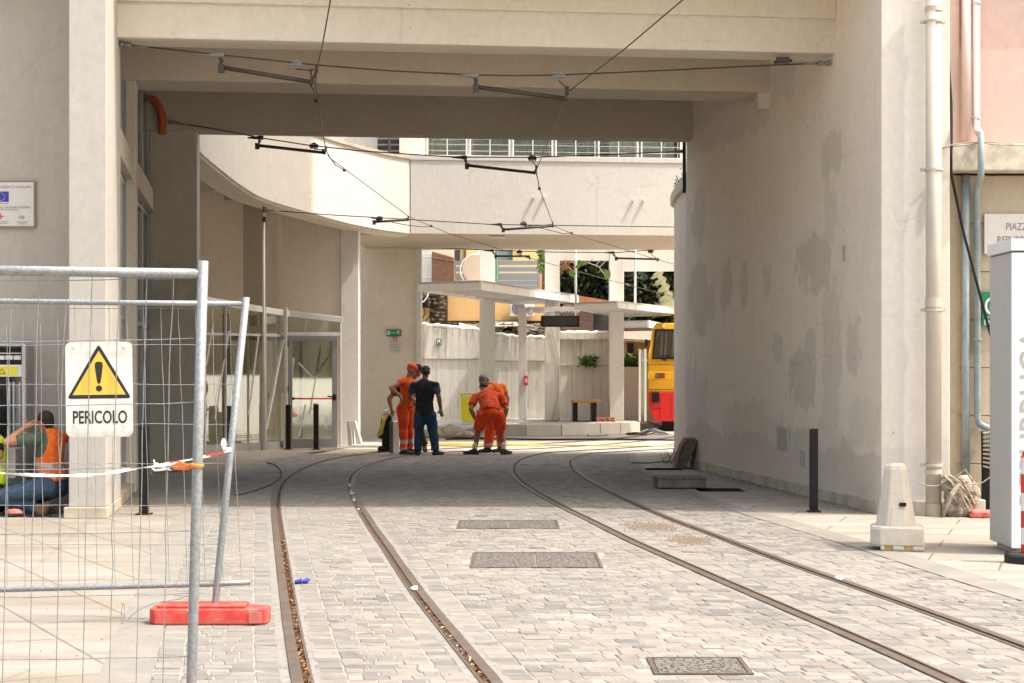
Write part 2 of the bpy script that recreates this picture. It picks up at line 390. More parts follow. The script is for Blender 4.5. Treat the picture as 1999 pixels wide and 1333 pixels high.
# rubble
m = N('rubble_masonry', .95, 0, .2); v = m.n('ShaderNodeTexVoronoi'); v.inputs['Scale'].default_value = 7; m.l(m.map((1, 1, 1.6)), v.inputs['Vector'])
m.color(m.mix(m.ramp(v.outputs['Distance'], [(.1, 0), (.6, 1)]), m.mix(m.noise(3, 5), C3(.34, .24, .15), C3(.20, .17, .13)), C3(.05, .04, .03)))
m.bump(v.outputs['Distance'], .8, .06); M['rubble'] = m.mat
m = N('pebbledash_pink', .95, 0, .2); f = m.noise(26, 4, .8)
m.color(m.ramp(f, [(.35, C3(.10, .06, .05)), (.5, C3(.30, .19, .15)), (.65, C3(.52, .42, .35))])); m.bump(f, .6, .02); M['pebble'] = m.mat
# pavers : per-paver colour attribute
def scuffed(name, c, dust, rough=.6, amt=.5):
    m = N(name, rough, 0, .4); col = m.mix(m.ramp(m.noise(7, 8, .75), [(.46, 0), (.66, amt)]), c, dust)
    col = m.mix(m.ramp(m.noise(30, 5, .8, m.map((.3, 1, 1.6))), [(.58, 0), (.66, amt)]), col, dust)
    z = m.sep(m.map(src='Object'))[2]; col = m.mix(m.ramp(m.math('ADD', z, m.math('MULTIPLY', m.noise(9, 4), .06)), [(.02, .55), (.07, 0)]), col, C3(.30, .25, .19))
    m.color(col); m.bump(m.math('ADD', m.noise(5, 4), m.math('MULTIPLY', m.noise(60, 4), .2)), .35, .012); return m.mat
M['redplastic'] = scuffed('scuffed_red_plastic', C3(.60, .055, .045), C3(.66, .22, .17))
M['plastic'] = scuffed('scuffed_cream_plastic', C3(.60, .55, .465), C3(.42, .36, .27), amt=.4)
M['signwhite'] = scuffed('scuffed_white_sign', C3(.74, .73, .70), C3(.62, .58, .52), .5, .3)
M['totemside'] = scuffed('scuffed_totem_side', C3(.50, .485, .47), C3(.44, .42, .40), .45, .4)
m = N('stone_pavers', .82, 0, .3); at = m.n('ShaderNodeAttribute'); at.attribute_name = 'col'
f = m.noise(9, 6, .7); big = m.noise(.5, 4, .6); dirt = m.noise(1.7, 8, .75, m.map((1, .5, 1)), .8)
col = m.mix(1.0, at.outputs['Color'], m.ramp(f, [(.25, .76), (.75, 1.14)]), 'MULTIPLY')
col = m.mix(m.ramp(big, [(.4, 0), (.75, .35)]), col, C3(.29, .275, .25))
col = m.mix(m.ramp(dirt, [(.55, 0), (.72, .45)]), col, C3(.20, .185, .165))
col = m.mix(m.ramp(m.noise(70, 3, .6), [(.62, 0), (.72, .4)]), col, C3(.15, .14, .125))
X_, Y_, Z_ = m.sep(m.map())
oil = m.noise(.55, 5, .6, m.map((1, .6, 1), loc=(4, 9, 2)))
col = m.mix(m.ramp(oil, [(.60, 0), (.70, .38)]), col, C3(.17, .155, .135))
m.color(col); m.bump(m.math('ADD', m.noise(45, 4), m.math('MULTIPLY', f, .7)), .35, .006); M['paver'] = m.mat
m = N('paver_joint_sand', .95, 0, .2); f = m.noise(30, 5, .7); m.color(m.ramp(f, [(.3, C3(.24, .22, .19)), (.7, C3(.34, .315, .28))])); m.bump(f, .5, .01); M['joint'] = m.mat
m = N('grout_concrete', .9, 0, .25); f = m.noise(12, 6, .75); m.color(m.ramp(f, [(.3, C3(.16, .152, .142)), (.7, C3(.28, .265, .245))])); m.bump(f, .6, .01); M['grout'] = m.mat
m = N('rail_steel', .55, .45); f = m.noise(5, 6, .7, m.map((1, 1, 1))); m.color(m.ramp(f, [(.3, C3(.10, .075, .06)), (.7, C3(.175, .142, .12))])); m.bump(m.noise(60, 3), .2, .002); M['rail'] = m.mat
m = N('rusty_groove', .85, .1); f = m.noise(18, 6, .75); m.color(m.ramp(f, [(.3, C3(.03, .018, .01)), (.6, C3(.09, .05, .024)), (.8, C3(.16, .11, .07))])); m.bump(f, .8, .01); M['groove'] = m.mat
m = N('dry_leaf', .8); f = m.noise(30, 2); m.color(m.ramp(f, [(.35, C3(.20, .075, .022)), (.65, C3(.34, .19, .065))])); M['dryleaf'] = m.mat
# slabs of the pavements
def slabs(name, rot, bw, rh, c1, c2, mortar):
    m = N(name, .78, 0, .3); b = m.n('ShaderNodeTexBrick'); m.l(m.map(rot=(0, 0, rot)), b.inputs['Vector'])
    b.inputs['Scale'].default_value = 1; b.inputs['Brick Width'].default_value = bw; b.inputs['Row Height'].default_value = rh
    b.inputs['Mortar Size'].default_value = .010; b.inputs['Mortar Smooth'].default_value = .3
    b.inputs['Color1'].default_value = c1; b.inputs['Color2'].default_value = c2; b.inputs['Mortar'].default_value = mortar
    f = m.noise(1.2, 6, .65, m.map((.6, 2.2, 1)), .4); g = m.noise(35, 4)
    col = m.mix(1.0, b.outputs['Color'], m.mix(m.ramp(f, [(.32, 1), (.62, 0)]), C3(1.05, 1.05, 1.05), C3(.80, .72, .62)), 'MULTIPLY')
    col = m.mix(1.0, col, m.ramp(g, [(.3, .93), (.7, 1.05)]), 'MULTIPLY')
    m.color(col); m.bump(m.math('SUBTRACT', m.math('MULTIPLY', f, .3), b.outputs['Fac']), .3, .006); return m.mat
M['slabR'] = slabs('pavement_slabs', R(18), 1.2, .6, C3(.30, .28, .25), C3(.325, .305, .275), C3(.15, .13, .105))
M['slabL'] = slabs('sidewalk_slabs', R(62), 1.3, .62, C3(.245, .228, .205), C3(.27, .253, .228), C3(.15, .13, .105))
m = N('grey_kerbstone', .85, 0, .3); f = m.noise(2.5, 6, .65); m.color(m.ramp(f, [(.3, C3(.18, .168, .15)), (.7, C3(.25, .235, .21))])); m.bump(m.noise(40, 4), .3, .006); M['kerb'] = m.mat
m = N('rough_concrete_floor', .9, 0, .25); f = m.noise(.9, 8, .7, m.map((.5, 1.8, 1))); m.color(m.ramp(f, [(.3, C3(.27, .24, .195)), (.5, C3(.42, .38, .33)), (.7, C3(.52, .48, .43))])); m.bump(m.noise(9, 6), .5, .03); M['rough'] = m.mat
# foliage
def leafmat(name, a, b):
    m = N(name, .55, 0, .4); oi = m.n('ShaderNodeAttribute'); oi.attribute_name = 'col'
    m.color(m.mix(oi.outputs['Fac'], a, b)); m.b.inputs['Subsurface Weight'].default_value = 0; return m.mat
M['leafdark'] = leafmat('dark_leaves', C3(.008, .014, .007), C3(.035, .06, .022))  # near-black greens: shade within the foliage put into the leaf colour
M['leafgreen'] = leafmat('green_leaves', C3(.05, .11, .02), C3(.16, .26, .06))
M['leafpale'] = leafmat('pale_leaves', C3(.24, .27, .14), C3(.44, .45, .28))
M['bark'] = simple('bark', C3(.12, .085, .06), .9, var=.3, nscale=12, bump=.6)
def cloth(name, c, fold=.5):
    m = N(name, .85, 0, .2); f = m.noise(9, 4, .6, m.map((1, 1, .55)), .8)
    cc = m.mix(1.0, c, m.ramp(f, [(.3, .66), (.7, 1.15)]), 'MULTIPLY'); cc = m.mix(m.ramp(m.noise(3.5, 7, .75), [(.5, 0), (.72, .5)]), cc, C3(c[0]*.45+.03, c[1]*.5+.03, c[2]*.5+.03)); m.color(cc)
    m.bump(m.math('ADD', f, m.math('MULTIPLY', m.noise(200, 2), .05)), fold, .05); return m.mat
M['cl_orange'] = cloth('orange_workwear', C3(.80, .115, .018)); M['cl_redor'] = cloth('red_orange_workwear', C3(.80, .085, .018))
M['cl_shirtred'] = cloth('faded_red_tee', C3(.62, .075, .025)); M['cl_ortee'] = cloth('rust_orange_tee', C3(.66, .13, .015))
M['cl_navy'] = cloth('navy_waistcoat', C3(.022, .026, .034)); M['cl_blue'] = cloth('blue_tee', C3(.05, .08, .16))
M['cl_jean'] = cloth('blue_jeans', C3(.028, .058, .125), .8); M['cl_jean2'] = cloth('slate_jeans', C3(.06, .10, .155), .8)
M['cl_black'] = cloth('black_tee', C3(.018, .017, .018)); M['cl_green'] = cloth('grey_green_tee', C3(.10, .135, .11), .6)
M['cl_vest'] = cloth('orange_vest', C3(.92, .19, .03), .6); M['cl_hivis'] = cloth('yellow_vest', C3(.52, .72, .02), .5)
M['reflect'] = simple('reflective_band', C3(.42, .41, .40), .45, .2, var=.2, nscale=20, bump=.1)
M['boot'] = simple('dark_boots', C3(.03, .025, .02), .75, var=.3, bump=.2)
M['bootbrown'] = simple('brown_shoe', C3(.24, .12, .06), .8, var=.3, nscale=12, bump=.3)
M['glove'] = simple('grey_glove', C3(.28, .25, .21), .9, var=.3, nscale=20, bump=.3)
M['cap'] = cloth('coral_cap', C3(.86, .13, .06), .2); M['sock'] = simple('white_sock', C3(.6, .57, .54), .9, bump=.2)
def skinm(name, c):
    m = N(name, .5, 0, .4); m.color(m.mix(1.0, c, m.ramp(m.noise(14, 4), [(.3, .86), (.7, 1.06)]), 'MULTIPLY')); m.b.inputs['Subsurface Weight'].default_value = .06; m.b.inputs['Subsurface Radius'].default_value = (.02, .008, .004); return m.mat
M['skin'] = skinm('tanned_skin', C3(.42, .19, .11)); M['skindark'] = skinm('dark_tanned_skin', C3(.27, .115, .065))
def hairm(name, c):
    m = N(name, .6, 0, .4); f = m.noise(60, 4, .7, m.map((1, 1, .3))); m.color(m.mix(1.0, c, m.ramp(f, [(.3, .5), (.7, 1.5)]), 'MULTIPLY')); m.bump(f, .9, .02); return m.mat
M['hair'] = hairm('dark_brown_hair', C3(.03, .018, .012)); M['hairgrey'] = hairm('grey_hair', C3(.16, .13, .11))
M['tramglass'] = glass('tram_windscreen', (.10,.10,.09,1), .12)
M['tramy'] = simple('tram_yellow', C3(.74, .39, .02), .32, var=.04, nscale=2, bump=.0); M['tramr'] = simple('tram_red', C3(.62, .02, .02), .32, var=.05, nscale=2, bump=.0)
def interp(tab, Y):
    if Y <= tab[0][0]: (a, x0), (b, x1) = tab[0], tab[1]
    elif Y >= tab[-1][0]: (a, x0), (b, x1) = tab[-2], tab[-1]
    else:
        for i in range(len(tab)-1):
            if tab[i][0] <= Y <= tab[i+1][0]: (a, x0), (b, x1) = tab[i], tab[i+1]; break
    return x0 + (x1-x0)*(Y-a)/(b-a)
def tabpx(pts):
    t = sorted([(G(*p).y, G(*p).x) for p in pts])
    # resample and smooth
    ys = [t[0][0] + (t[-1][0]-t[0][0])*i/90 for i in range(91)]; xs = [interp(t, y) for y in ys]
    for _ in range(14): xs = [xs[0]] + [(xs[i-1]+2*xs[i]+xs[i+1])/4 for i in range(1, 90)] + [xs[-1]]
    return list(zip(ys, xs))
RAILPX = {
 'A': [(588.7,1333),(572,1248),(561,1169),(550.6,1096),(542,1031),(537.5,995),(539.5,966),(549,944),(571,924),(607,908),(643,897),(697,888),(735,884)],
 'B': [(958,1333),(897,1259),(828,1176),(791.6,1125),(759,1075),(730,1035),(704.6,995),(687,959),(685,937),(697,921),(726,906),(770,894),(806,888.5),(830,885)],
 'C': [(1847,1328),(1745,1281),(1660,1243),(1575,1209),(1490,1171),(1405,1135),(1320,1096.6),(1235,1060),(1200,1042),(1143,1013),(1096,991),(1045,962),(1013,940.6),(999,922.5),(1002,908),(1013,897),(1045,888),(1074,883.5)],
 'D': [(1995,1264),(1872,1218),(1787,1188),(1702,1158),(1617,1128),(1532,1099),(1456,1071),(1388,1043),(1320,1020),(1265,996),(1200,966),(1150,940.6),(1120,919),(1114,901),(1132,890),(1157.5,885)]}
TR = {k: tabpx(v) for k, v in RAILPX.items()}
RB = tabpx([(1999,1177),(1855,1132.7),(1643,1062.6),(1456,1007),(1404,991),(1337,960),(1279,938),(1235,910),(1226,893),(1233,884)])
LB = tabpx([(294,1333),(312,1260),(340,1164),(360,1080),(384,1024),(416,984),(432,964),(472,932),(532,900),(590,889.5)])
YN, YF = 7.6, 33.6
HOLES = [(2.47, 3.08, 22.95, 23.62), (2.16, 2.74, 27.92, 28.5)]
def sheet(name, outer, holes, z, mat, **kw):
    rings = [[Vector((p[0], p[1], 0)) for p in outer]] + [[Vector((a, c, 0)), Vector((b, c, 0)), Vector((b, d, 0)), Vector((a, d, 0))] for a, b, c, d in holes]
    allp = [p for r in rings for p in r]; tris = tessellate_polygon(rings); mb = MB()
    fs = []
    for t in tris:
        a, b, c = (allp[i] for i in t)
        if (b-a).cross(c-a).length < 1e-9: continue
        fs.append(t if (b-a).cross(c-a).z > 0 else (t[0], t[2], t[1]))
    mb.add([(p.x, p.y, z) for p in allp], fs)
    return tag(mb.build(name, mat, loc=(0, 0, z)), kind='structure', **kw)
sheet('ground', [(-600, -300), (600, -300), (600, 1500), (-600, 1500)], HOLES, -.02, M['asph'])
# joint bed under the pavers
ys = [YN + (YF-YN)*i/80 for i in range(81)]
mb = MB()
for i in range(80):
    a, b = ys[i], ys[i+1]
    mb.quad((interp(LB, a)-.02, a, .0048), (interp(RB, a)+.02, a, .0048), (interp(RB, b)+.02, b, .0048), (interp(LB, b)-.02, b, .0048))
for y0, y1 in ((-6, YN),): mb.quad((-2.4, y0, 0), (4.5, y0, 0), (interp(RB, y1)+.02, y1, 0), (interp(LB, y1)-.02, y1, 0))
tag(mb.build('road_bed', M['joint'], loc=(0, 15, 0)), kind='structure')
# manhole covers
COV = [(-.0, 0, 0, 0)]
def cover_rect(pl, pr, yt, yb):
    a = G(pl[0], yb); b = G(pr[0], yb); return (a.x, b.x, G(0, yb).y, G(0, yt).y)
covs = [cover_rect((891,), (1093,), 1017.5, 1033.5), cover_rect((917,), (1178,), 1081, 1110.5), cover_rect((1277,), (1472,), 1287.5, 1320)]
# pavers
pv = MB(); pv.c = []
PAL = [((.45,.412,.36), 5), ((.49,.452,.40), 4), ((.405,.385,.35), 4), ((.345,.33,.302), 2.6), ((.44,.385,.335), 2.4), ((.29,.28,.26), .8), ((.43,.405,.35), 3)]
def pick(x, y):
    g = noise.noise(Vector((x*.9, y*.55, 3.3)))
    ws = [p[1] for p in PAL]
    if g > .12: ws = [w_*k for w_, k in zip(ws, (.5, .35, 1.2, 2.6, .8, 3.0, 1))]
    c = random.choices([p[0] for p in PAL], ws)[0]; k = random.uniform(.85, 1.10)*.515; c = (c[0], c[1]*.995, c[2]*1.01)
    if x < -1.0 - (y-8)*.08: c = tuple(.55*c[i] + .45*(.40, .39, .36)[i] for i in range(3))
    return tuple(v*k for v in c)
def paver(xa0, xb0, xa1, xb1, y0, y1):
    if xb0-xa0 < .03: return
    cx, cy = (xa0+xb1)/2, (y0+y1)/2
    for a, b, c, d in covs:
        if a-.01 < cx < b+.01 and c-.01 < cy < d+.01: return
    g = .0032; z = .0085 + random.gauss(0, .0016); j = lambda: random.uniform(-.0045, .0045)
    o = [(xa0+g, y0+g), (xb0-g, y0+g), (xb1-g, y1-g), (xa1+g, y1-g)]
    ch = .0055; n = len(pv.v); col = pick(cx, cy)
    mx = sum(p[0] for p in o)/4; my = (y0+y1)/2
    o = [(p[0]+j(), p[1]+j()) for p in o]
    for p in o: pv.v.append(Vector((p[0], p[1], -.002)))
    for p in o: pv.v.append(Vector((p[0], p[1], z-.0035)))
    tx, ty = random.gauss(0, .014), random.gauss(0, .014)
    for p in o:
        q = (p[0]+(ch if p[0] < mx else -ch), p[1]+(ch if p[1] < my else -ch))
        pv.v.append(Vector((q[0], q[1], z+(q[0]-mx)*tx+(q[1]-my)*ty)))
    pv.c += [tuple(v*.9 for v in col)]*8 + [col]*4
    for k in range(4):
        k2 = (k+1) % 4
        pv.face([n+k, n+k2, n+4+k2, n+4+k]); pv.face([n+4+k, n+4+k2, n+8+k2, n+8+k])
    pv.face([n+8, n+9, n+10, n+11])
def wid(tab, y):
    s = (interp(tab, y+.1)-interp(tab, y-.1))/.2; return math.sqrt(1+s*s)
y = YN
while y < YF:
    y1 = y + .115 + random.uniform(-.012, .012); E = []
    for yy in (y, y1):
        e = [interp(LB, yy), interp(LB, yy)+.15]
        for k in 'ABCD':
            x = interp(TR[k], yy); s = wid(TR[k], yy)
            e += [x-.235*s, x-.085*s, x+.085*s, x+.235*s]
        e += [interp(RB, yy)-.15, interp(RB, yy)]; E.append(e)
    a, b = E
    for i in range(len(a)-1):
        if i in (3, 7, 11, 15): continue                      # the rails
        if i in (0, 2, 4, 6, 8, 10, 12, 14, 16, 18): paver(a[i], a[i+1], b[i], b[i+1], y, y1); continue
        L0 = a[i+1]-a[i]
        if L0 < .05 or b[i+1]-b[i] < .03: continue
        ts = [0]; x = 0
        while True:
            x += random.choice((.08, .10, .11, .12, .14, .15, .17))
            if x > L0-.07: break
            ts.append(x/L0)
        ts.append(1)
        for t0, t1 in zip(ts, ts[1:]):
            paver(a[i]+t0*L0, a[i]+t1*L0, b[i]+t0*(b[i+1]-b[i]), b[i]+t1*(b[i+1]-b[i]), y, y1)
    y = y1
tag(pv.build('road_paving', M['paver'], loc=(0, 15, 0)), kind='structure')
# kerb strips and pavements
def kw(y): return .3 if y < 19 else (.12 if y > 22 else .3-.06*(y-19))
mb = MB()
for i in range(80):
    a, b = ys[i], ys[i+1]; mb.quad((interp(RB, a), a, .012), (interp(RB, a)+kw(a), a, .012), (interp(RB, b)+kw(b), b, .012), (interp(RB, b), b, .012))
tag(mb.build('kerb_strip', M['kerb'], loc=(0, 15, 0)), kind='structure')
mb = MB()
for i in range(80):
    a, b = ys[i], ys[i+1]; mb.quad((interp(LB, a)-.28, a, .012), (interp(LB, a), a, .012), (interp(LB, b), b, .012), (interp(LB, b)-.28, b, .012))
tag(mb.build('kerb_strip', M['kerb'], loc=(-3, 15, 0)), kind='structure')
sheet('pavement', [(interp(RB, y_)+kw(y_), y_) for y_ in ys] + [(3.2, 34.2), (9, 34.2), (9, -6), (4.6, -6)], HOLES, .010, M['slabR'])
lp = [(interp(LB, y_)-.28, y_) for y_ in ys]
sheet('sidewalk', [(-2.6, -6)] + lp + [(-3.7, 34.6), (-3.3, 37.0), (-9, 37.0), (-9, -6)], [], .010, M['slabL'])
sheet('courtyard_floor', [(-3.7, 33.5), (9, 33.5), (9, 62), (-9, 62), (-9, 37.01), (-3.28, 37.01), (-3.68, 34.6)], [], .002, M['rough'])
for nm, (a, b, c, d) in zip(('a', 'b'), HOLES):
    mb = MB(); z0 = -.75
    mb.add([(a,c,.009),(b,c,.009),(b,d,.009),(a,d,.009),(a,c,z0),(b,c,z0),(b,d,z0),(a,d,z0)], [(0,1,5,4),(1,2,6,5),(2,3,7,6),(3,0,4,7),(4,5,6,7)])
    e = tag(mb.build('inspection_pit', M['pit'], loc=(a, c, 0)), 'open dark inspection pit beside the flat lifted slab' if nm == 'a' else 'narrow open pit in front of the leaning cover slab', 'pit', kind='structure')
# rails: head, groove and lip with concrete grout beside them
def far_ext(tab, pts):
    p = [(x, y_) for y_, x in tab]; y0 = tab[0][0]; x0 = tab[0][1]; s = (tab[3][1]-tab[0][1])/(tab[3][0]-tab[0][0])
    pre = [(x0 + s*(yy-y0), yy) for yy in (-4, 0, 4, 6.5)]
    return pre + p + pts
EXT = {'A': [(-1.7,35.2),(-.6,36.6),(.9,38.4),(2.3,40.6),(3.3,43.2),(3.95,46),(4.25,50),(4.25,58)],
       'B': [(-.6,34.7),(.6,35.8),(1.9,37.5),(3.1,39.8),(4.1,42.5),(4.8,45.5),(5.2,50),(5.2,58)],
       'C': [(1.7,35.2),(3.0,36.9),(4.4,39.3),(5.6,42.2),(6.5,45.6),(7.0,50),(7.0,58)],
       'D': [(2.3,34.6),(3.7,36.2),(5.2,38.6),(6.5,41.7),(7.4,45.3),(7.95,50),(7.95,58)]}
def offs(poly, d):
    out = []
    for i, p in enumerate(poly):
        a = Vector(poly[max(i-1, 0)]); b = Vector(poly[min(i+1, len(poly)-1)]); t = (b-a).normalized()
        out.append((p[0]+t.y*d, p[1]-t.x*d))                   # positive = to the right
    return out
def strip(poly, d0, d1, z0, z1=None, wob=0):
    a = offs(poly, d0); b = offs(poly, d1); mb = MB(); n = len(poly)
    if wob:
        a = offs(poly, d0); a = [(p[0]+random.uniform(-wob, wob), p[1]) for p in a]; b = [(p[0]+random.uniform(-wob, wob), p[1]) for p in b]
    if z1 is None:
        for i in range(n-1): mb.quad((*a[i], z0), (*b[i], z0), (*b[i+1], z0), (*a[i+1], z0))
    else:
        for i in range(n): mb.v += [Vector((*a[i], z0)), Vector((*b[i], z0)), Vector((*b[i], z1)), Vector((*a[i], z1))]
        for i in range(n-1):
            for k in range(4):
                k2 = (k+1) % 4; mb.face([4*i+k, 4*i+k2, 4*i+4+k2, 4*i+4+k])
    return mb
def dense(poly, step=.18):
    out = [poly[0]]
    for p, q in zip(poly, poly[1:]):
        n = max(1, int((Vector(q)-Vector(p)).length/step))
        out += [(p[0]+(q[0]-p[0])*k/n, p[1]+(q[1]-p[1])*k/n) for k in range(1, n+1)]
    return out
RLAB = {'A': 'outermost left grooved rail with orange dry leaves in its groove', 'B': 'second grooved rail from the left, with a white lump in its groove',
        'C': 'third grooved rail, passing beside the sand patches', 'D': 'outermost right grooved rail, nearest the plastic barrier'}
for k in 'ABCD':
    poly = far_ext(TR[k], EXT[k]); sg = 1 if k in 'AC' else -1       # the groove lies on the gauge side
    r = empty('tram_rail', (poly[4][0], poly[4][1], 0), RLAB[k], 'rail', 'rails of the two tram tracks')
    lo, hi = sorted((-sg*.052, sg*.008)); strip(poly, lo, hi, -.004, .0165).build('rail_head', M['rail'], r)
    lo, hi = sorted((sg*.045, sg*.062)); strip(poly, lo, hi, -.004, .0145).build('rail_lip', M['rail'], r)
    lo, hi = sorted((sg*.008, sg*.045)); strip(poly, lo, hi, .0078).build('rail_groove', M['groove'], r)
    near = dense([p for p in poly if p[1] < 34])
    for a, b in ((-.11, -.058), (.058, .11)): strip(near, a, b, .0085 if a > 0 else .0088, wob=.006).build('grout_strip', M['grout'], r)
# groove litter
def litter(poly, y0, y1, n, sg, mat, name, label, szr=(.006, .013), zmax=.022):
    pts = [p for p in dense(poly, .05) if y0 < p[1] < y1]; mb = MB()
    for _ in range(n):
        p = random.choice(pts); s = random.uniform(*szr); c = Vector((p[0]+sg*random.uniform(.012, .042), p[1], random.uniform(.009, zmax)))
        u = Vector((random.uniform(-1, 1), random.uniform(-1, 1), random.uniform(-.6, .6))).normalized()*s; v = u.cross(Vector((random.random(), random.random(), 1))).normalized()*s*.6
        mb.quad(c-u-v, c+u-v*.4, c+u*.8+v, c-u*.7+v*.9)
    return tag(mb.build(name, mat), label, 'litter', kind='stuff')
litter(far_ext(TR['A'], []), 8, 16.5, 650, 1, M['dryleaf'], 'dry_leaves', 'orange dry leaves lying in the left rail groove')
litter(far_ext(TR['B'], []), 8.2, 12.3, 160, -1, M['dryleaf'], 'dry_leaves', 'orange dry leaves in the groove of the second rail')
litter(far_ext(TR['B'], []), 9.5, 11, 50, -1, M['tape'], 'plaster_crumbs', 'white crumbs in the groove of the second rail', (.006, .014), .02)
litter(far_ext(TR['B'], []), 19.5, 24.5, 130, -1, M['tape'], 'plaster_crumbs', 'pale crumbs in the far bend of the second rail', (.01, .03), .02)
CL = ['double cast iron cover lying farthest up the road', 'double cast iron cover in the middle of the road', 'square cast iron cover nearest the camera']
for i, (a, b, c, d) in enumerate(covs):
    r = empty('manhole_cover', ((a+b)/2, (c+d)/2, 0), CL[i], 'manhole cover', 'cast iron covers in the road')
    fr = MB(); t = .025
    fr.box(a, b, c, c+t, 0, .0155); fr.box(a, b, d-t, d, 0, .0155); fr.box(a, a+t, c+t, d-t, 0, .0155); fr.box(b-t, b, c+t, d-t, 0, .0155)
    fr.build('cover_frame', M['rail'], r)
    n = 1 if i == 2 else 2; wd = (b-a-2*t)/n
    for k in range(n):
        MB().box(a+t+k*wd+.006, a+t+(k+1)*wd-.006, c+t+.004, d-t-.004, 0, .0135).build('cover_plate', M['cast'], r)
# small litter and sand
def lump(name, px, py, s, mat, label, cat, flat=.5, seed=1):
    c = G(px, py, .012); mb = MB(); mb.ball((c.x, c.y, .012+s*flat*.6), (s, s, s*flat), 10, 7)
    for v in mb.v:
        k = noise.noise(v*9/s*.1+Vector((seed, 2, 3))); v.x += k*s*.6; v.y += noise.noise(v*7+Vector((5, seed, 1)))*s*.6; v.z = max(.012, v.z+k*s*.3)
    return tag(mb.build(name, mat, smooth=True), label, cat)
lump('plaster_lump', 808, 1152, .03, M['tape'], 'white lump resting in the groove of the second rail', 'rubble', .6, 2)
lump('plaster_lump', 1637, 1131, .035, M['tape'], 'white lump lying on the far right rail', 'rubble', .5, 4)
b = G(585, 1141); mb = MB()
for i in range(9):
    a = random.uniform(-1.5, 1.5); mb.tube([(b.x-.03+.01*i, b.y, .014), (b.x-.03+.01*i+.02*math.cos(a), b.y+.05*math.sin(a), .035), (b.x-.01+.008*i, b.y+.06*math.sin(a*1.7), .02)], [.008, .01, .006], 6)
tag(mb.build('rubber_glove', M['blueglove'] if 'blueglove' in M else M['blue'], smooth=True), 'crumpled blue glove dropped between the left rails', 'glove')
for px, py, s in ((1275, 1031, .30), (1350, 1058, .24)):
    c = G(px, py); mb = MB(); n0 = 0
    mb2 = MB()
    for k in range(700):
        a = random.uniform(0, 6.283); r_ = abs(random.gauss(0, .45)); q = Vector((c.x+math.cos(a)*r_*s*1.1, c.y+math.sin(a)*r_*s*2.0, .011)); t = random.uniform(.006, .013)
        mb2.add([q+Vector((-t, -t, 0)), q+Vector((t, -t, 0)), q+Vector((0, t, 0)), q+Vector((0, 0, t*1.2))], [(0, 1, 3), (1, 2, 3), (2, 0, 3)])
    tag(mb2.build('sand_patch', M['sand']), 'larger brown sand patch between the right rails' if s > .25 else 'smaller brown sand patch closer to the camera', 'sand', kind='stuff')
# hose on the pavement at left
hp = [G(*p, .02) for p in ((458,966),(478,963),(505,955),(530,945),(547,933),(550,922),(543,911),(532,905),(521,903))]
tag(MB().tube(hp, .009, 6).build('hose', M['bark'], smooth=True), 'thin red brown hose curling over the left pavement', 'hose')
# ================================================================= the underpass building
U = empty('underpass_building', (0, 24, 0), 'pale concrete building spanning the tracks with three deep beams', 'building')
def LX(Y): return -4.50 - .169*(Y-19.9)
def RX(Y): return 4.09 - .1203*(Y-19.29)
# left column that stands forward of the wall, with stone foot
mb = MB(); mb.prism([(-4.786, 18.8), (-4.377, 18.8), (-4.565, 20.32), (-4.786, 20.32)], .13, 9.5); mb.build('column', M['colw'], U, bevel=.012)
mb = MB(); mb.prism([(-4.83, 18.76), (-4.36, 18.76), (-4.55, 20.30), (-4.83, 20.30)], .011, .13); mb.build('column_foot', M['skirt'], U, bevel=.008)
MB().box(-14, -4.786, 19.95, 20.3, 0, 9.5).build('street_wall', M['wallL'], U)
# left inside: pillar two, end pier, ledges, glazing
mb = MB(); mb.prism([(-5.135, 22.95), (-4.958, 22.95), (-5.05, 23.5), (-5.6, 23.5), (-5.6, 22.95)], 0, 6.2); mb.build('pillar', M['beam'], U, bevel=.01)
mb = MB(); mb.prism([(-7.2, 27.7), (-5.01, 27.7), (-5.10, 28.45), (-7.2, 28.45)], 0, 6.2); mb.build('end_pier', M['pier'], U, bevel=.015)
def wallseg(p0, p1, z0, z1, mat, name, th=.12):
    d = Vector((p1[0]-p0[0], p1[1]-p0[1])).normalized(); o = Vector((-d.y, d.x))*th
    return MB().prism([p0, p1, (p1[0]+o.x, p1[1]+o.y), (p0[0]+o.x, p0[1]+o.y)], z0, z1).build(name, mat, U)
for (p0, p1, q0, q1) in (((-4.70, 20.33), (-5.13, 22.93), (-4.57, 20.33), (-4.985, 22.94)), ((-5.25, 23.52), (-5.80, 27.68), (-5.07, 23.52), (-5.68, 27.69))):
    MB().prism([p0, q0, q1, p1], 4.12, 4.45).build('ledge', M['beam'], U, bevel=.008)
    g = wallseg(p0, p1, .12, 6.1, M['glassdark'], 'side_window', .015)
    fr = MB(); d = Vector((p1[0]-p0[0], p1[1]-p0[1])); L = d.length; d.normalize()
    for t in (0.02, L*.33, L*.66, L-.02):
        c = Vector(p0)+d*t; fr.box(c.x-.012, c.x+.045, c.y-.03, c.y+.03, .12, 6.1)
    for zz in (.12, 2.3, 4.05, 4.5, 6.04):
        fr.obox(((p0[0]+p1[0])/2+.012, (p0[1]+p1[1])/2, zz), (.05, L, .06), Matrix.Rotation(math.atan2(-d.x, d.y), 3, 'Z'))
    f = fr.build('window_frame', M['greym'], g)
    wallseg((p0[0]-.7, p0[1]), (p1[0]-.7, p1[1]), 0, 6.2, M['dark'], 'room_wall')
    MB().prism([p0, q0, q1, p1], .0, .12).build('skirting', M['skirt'], U)
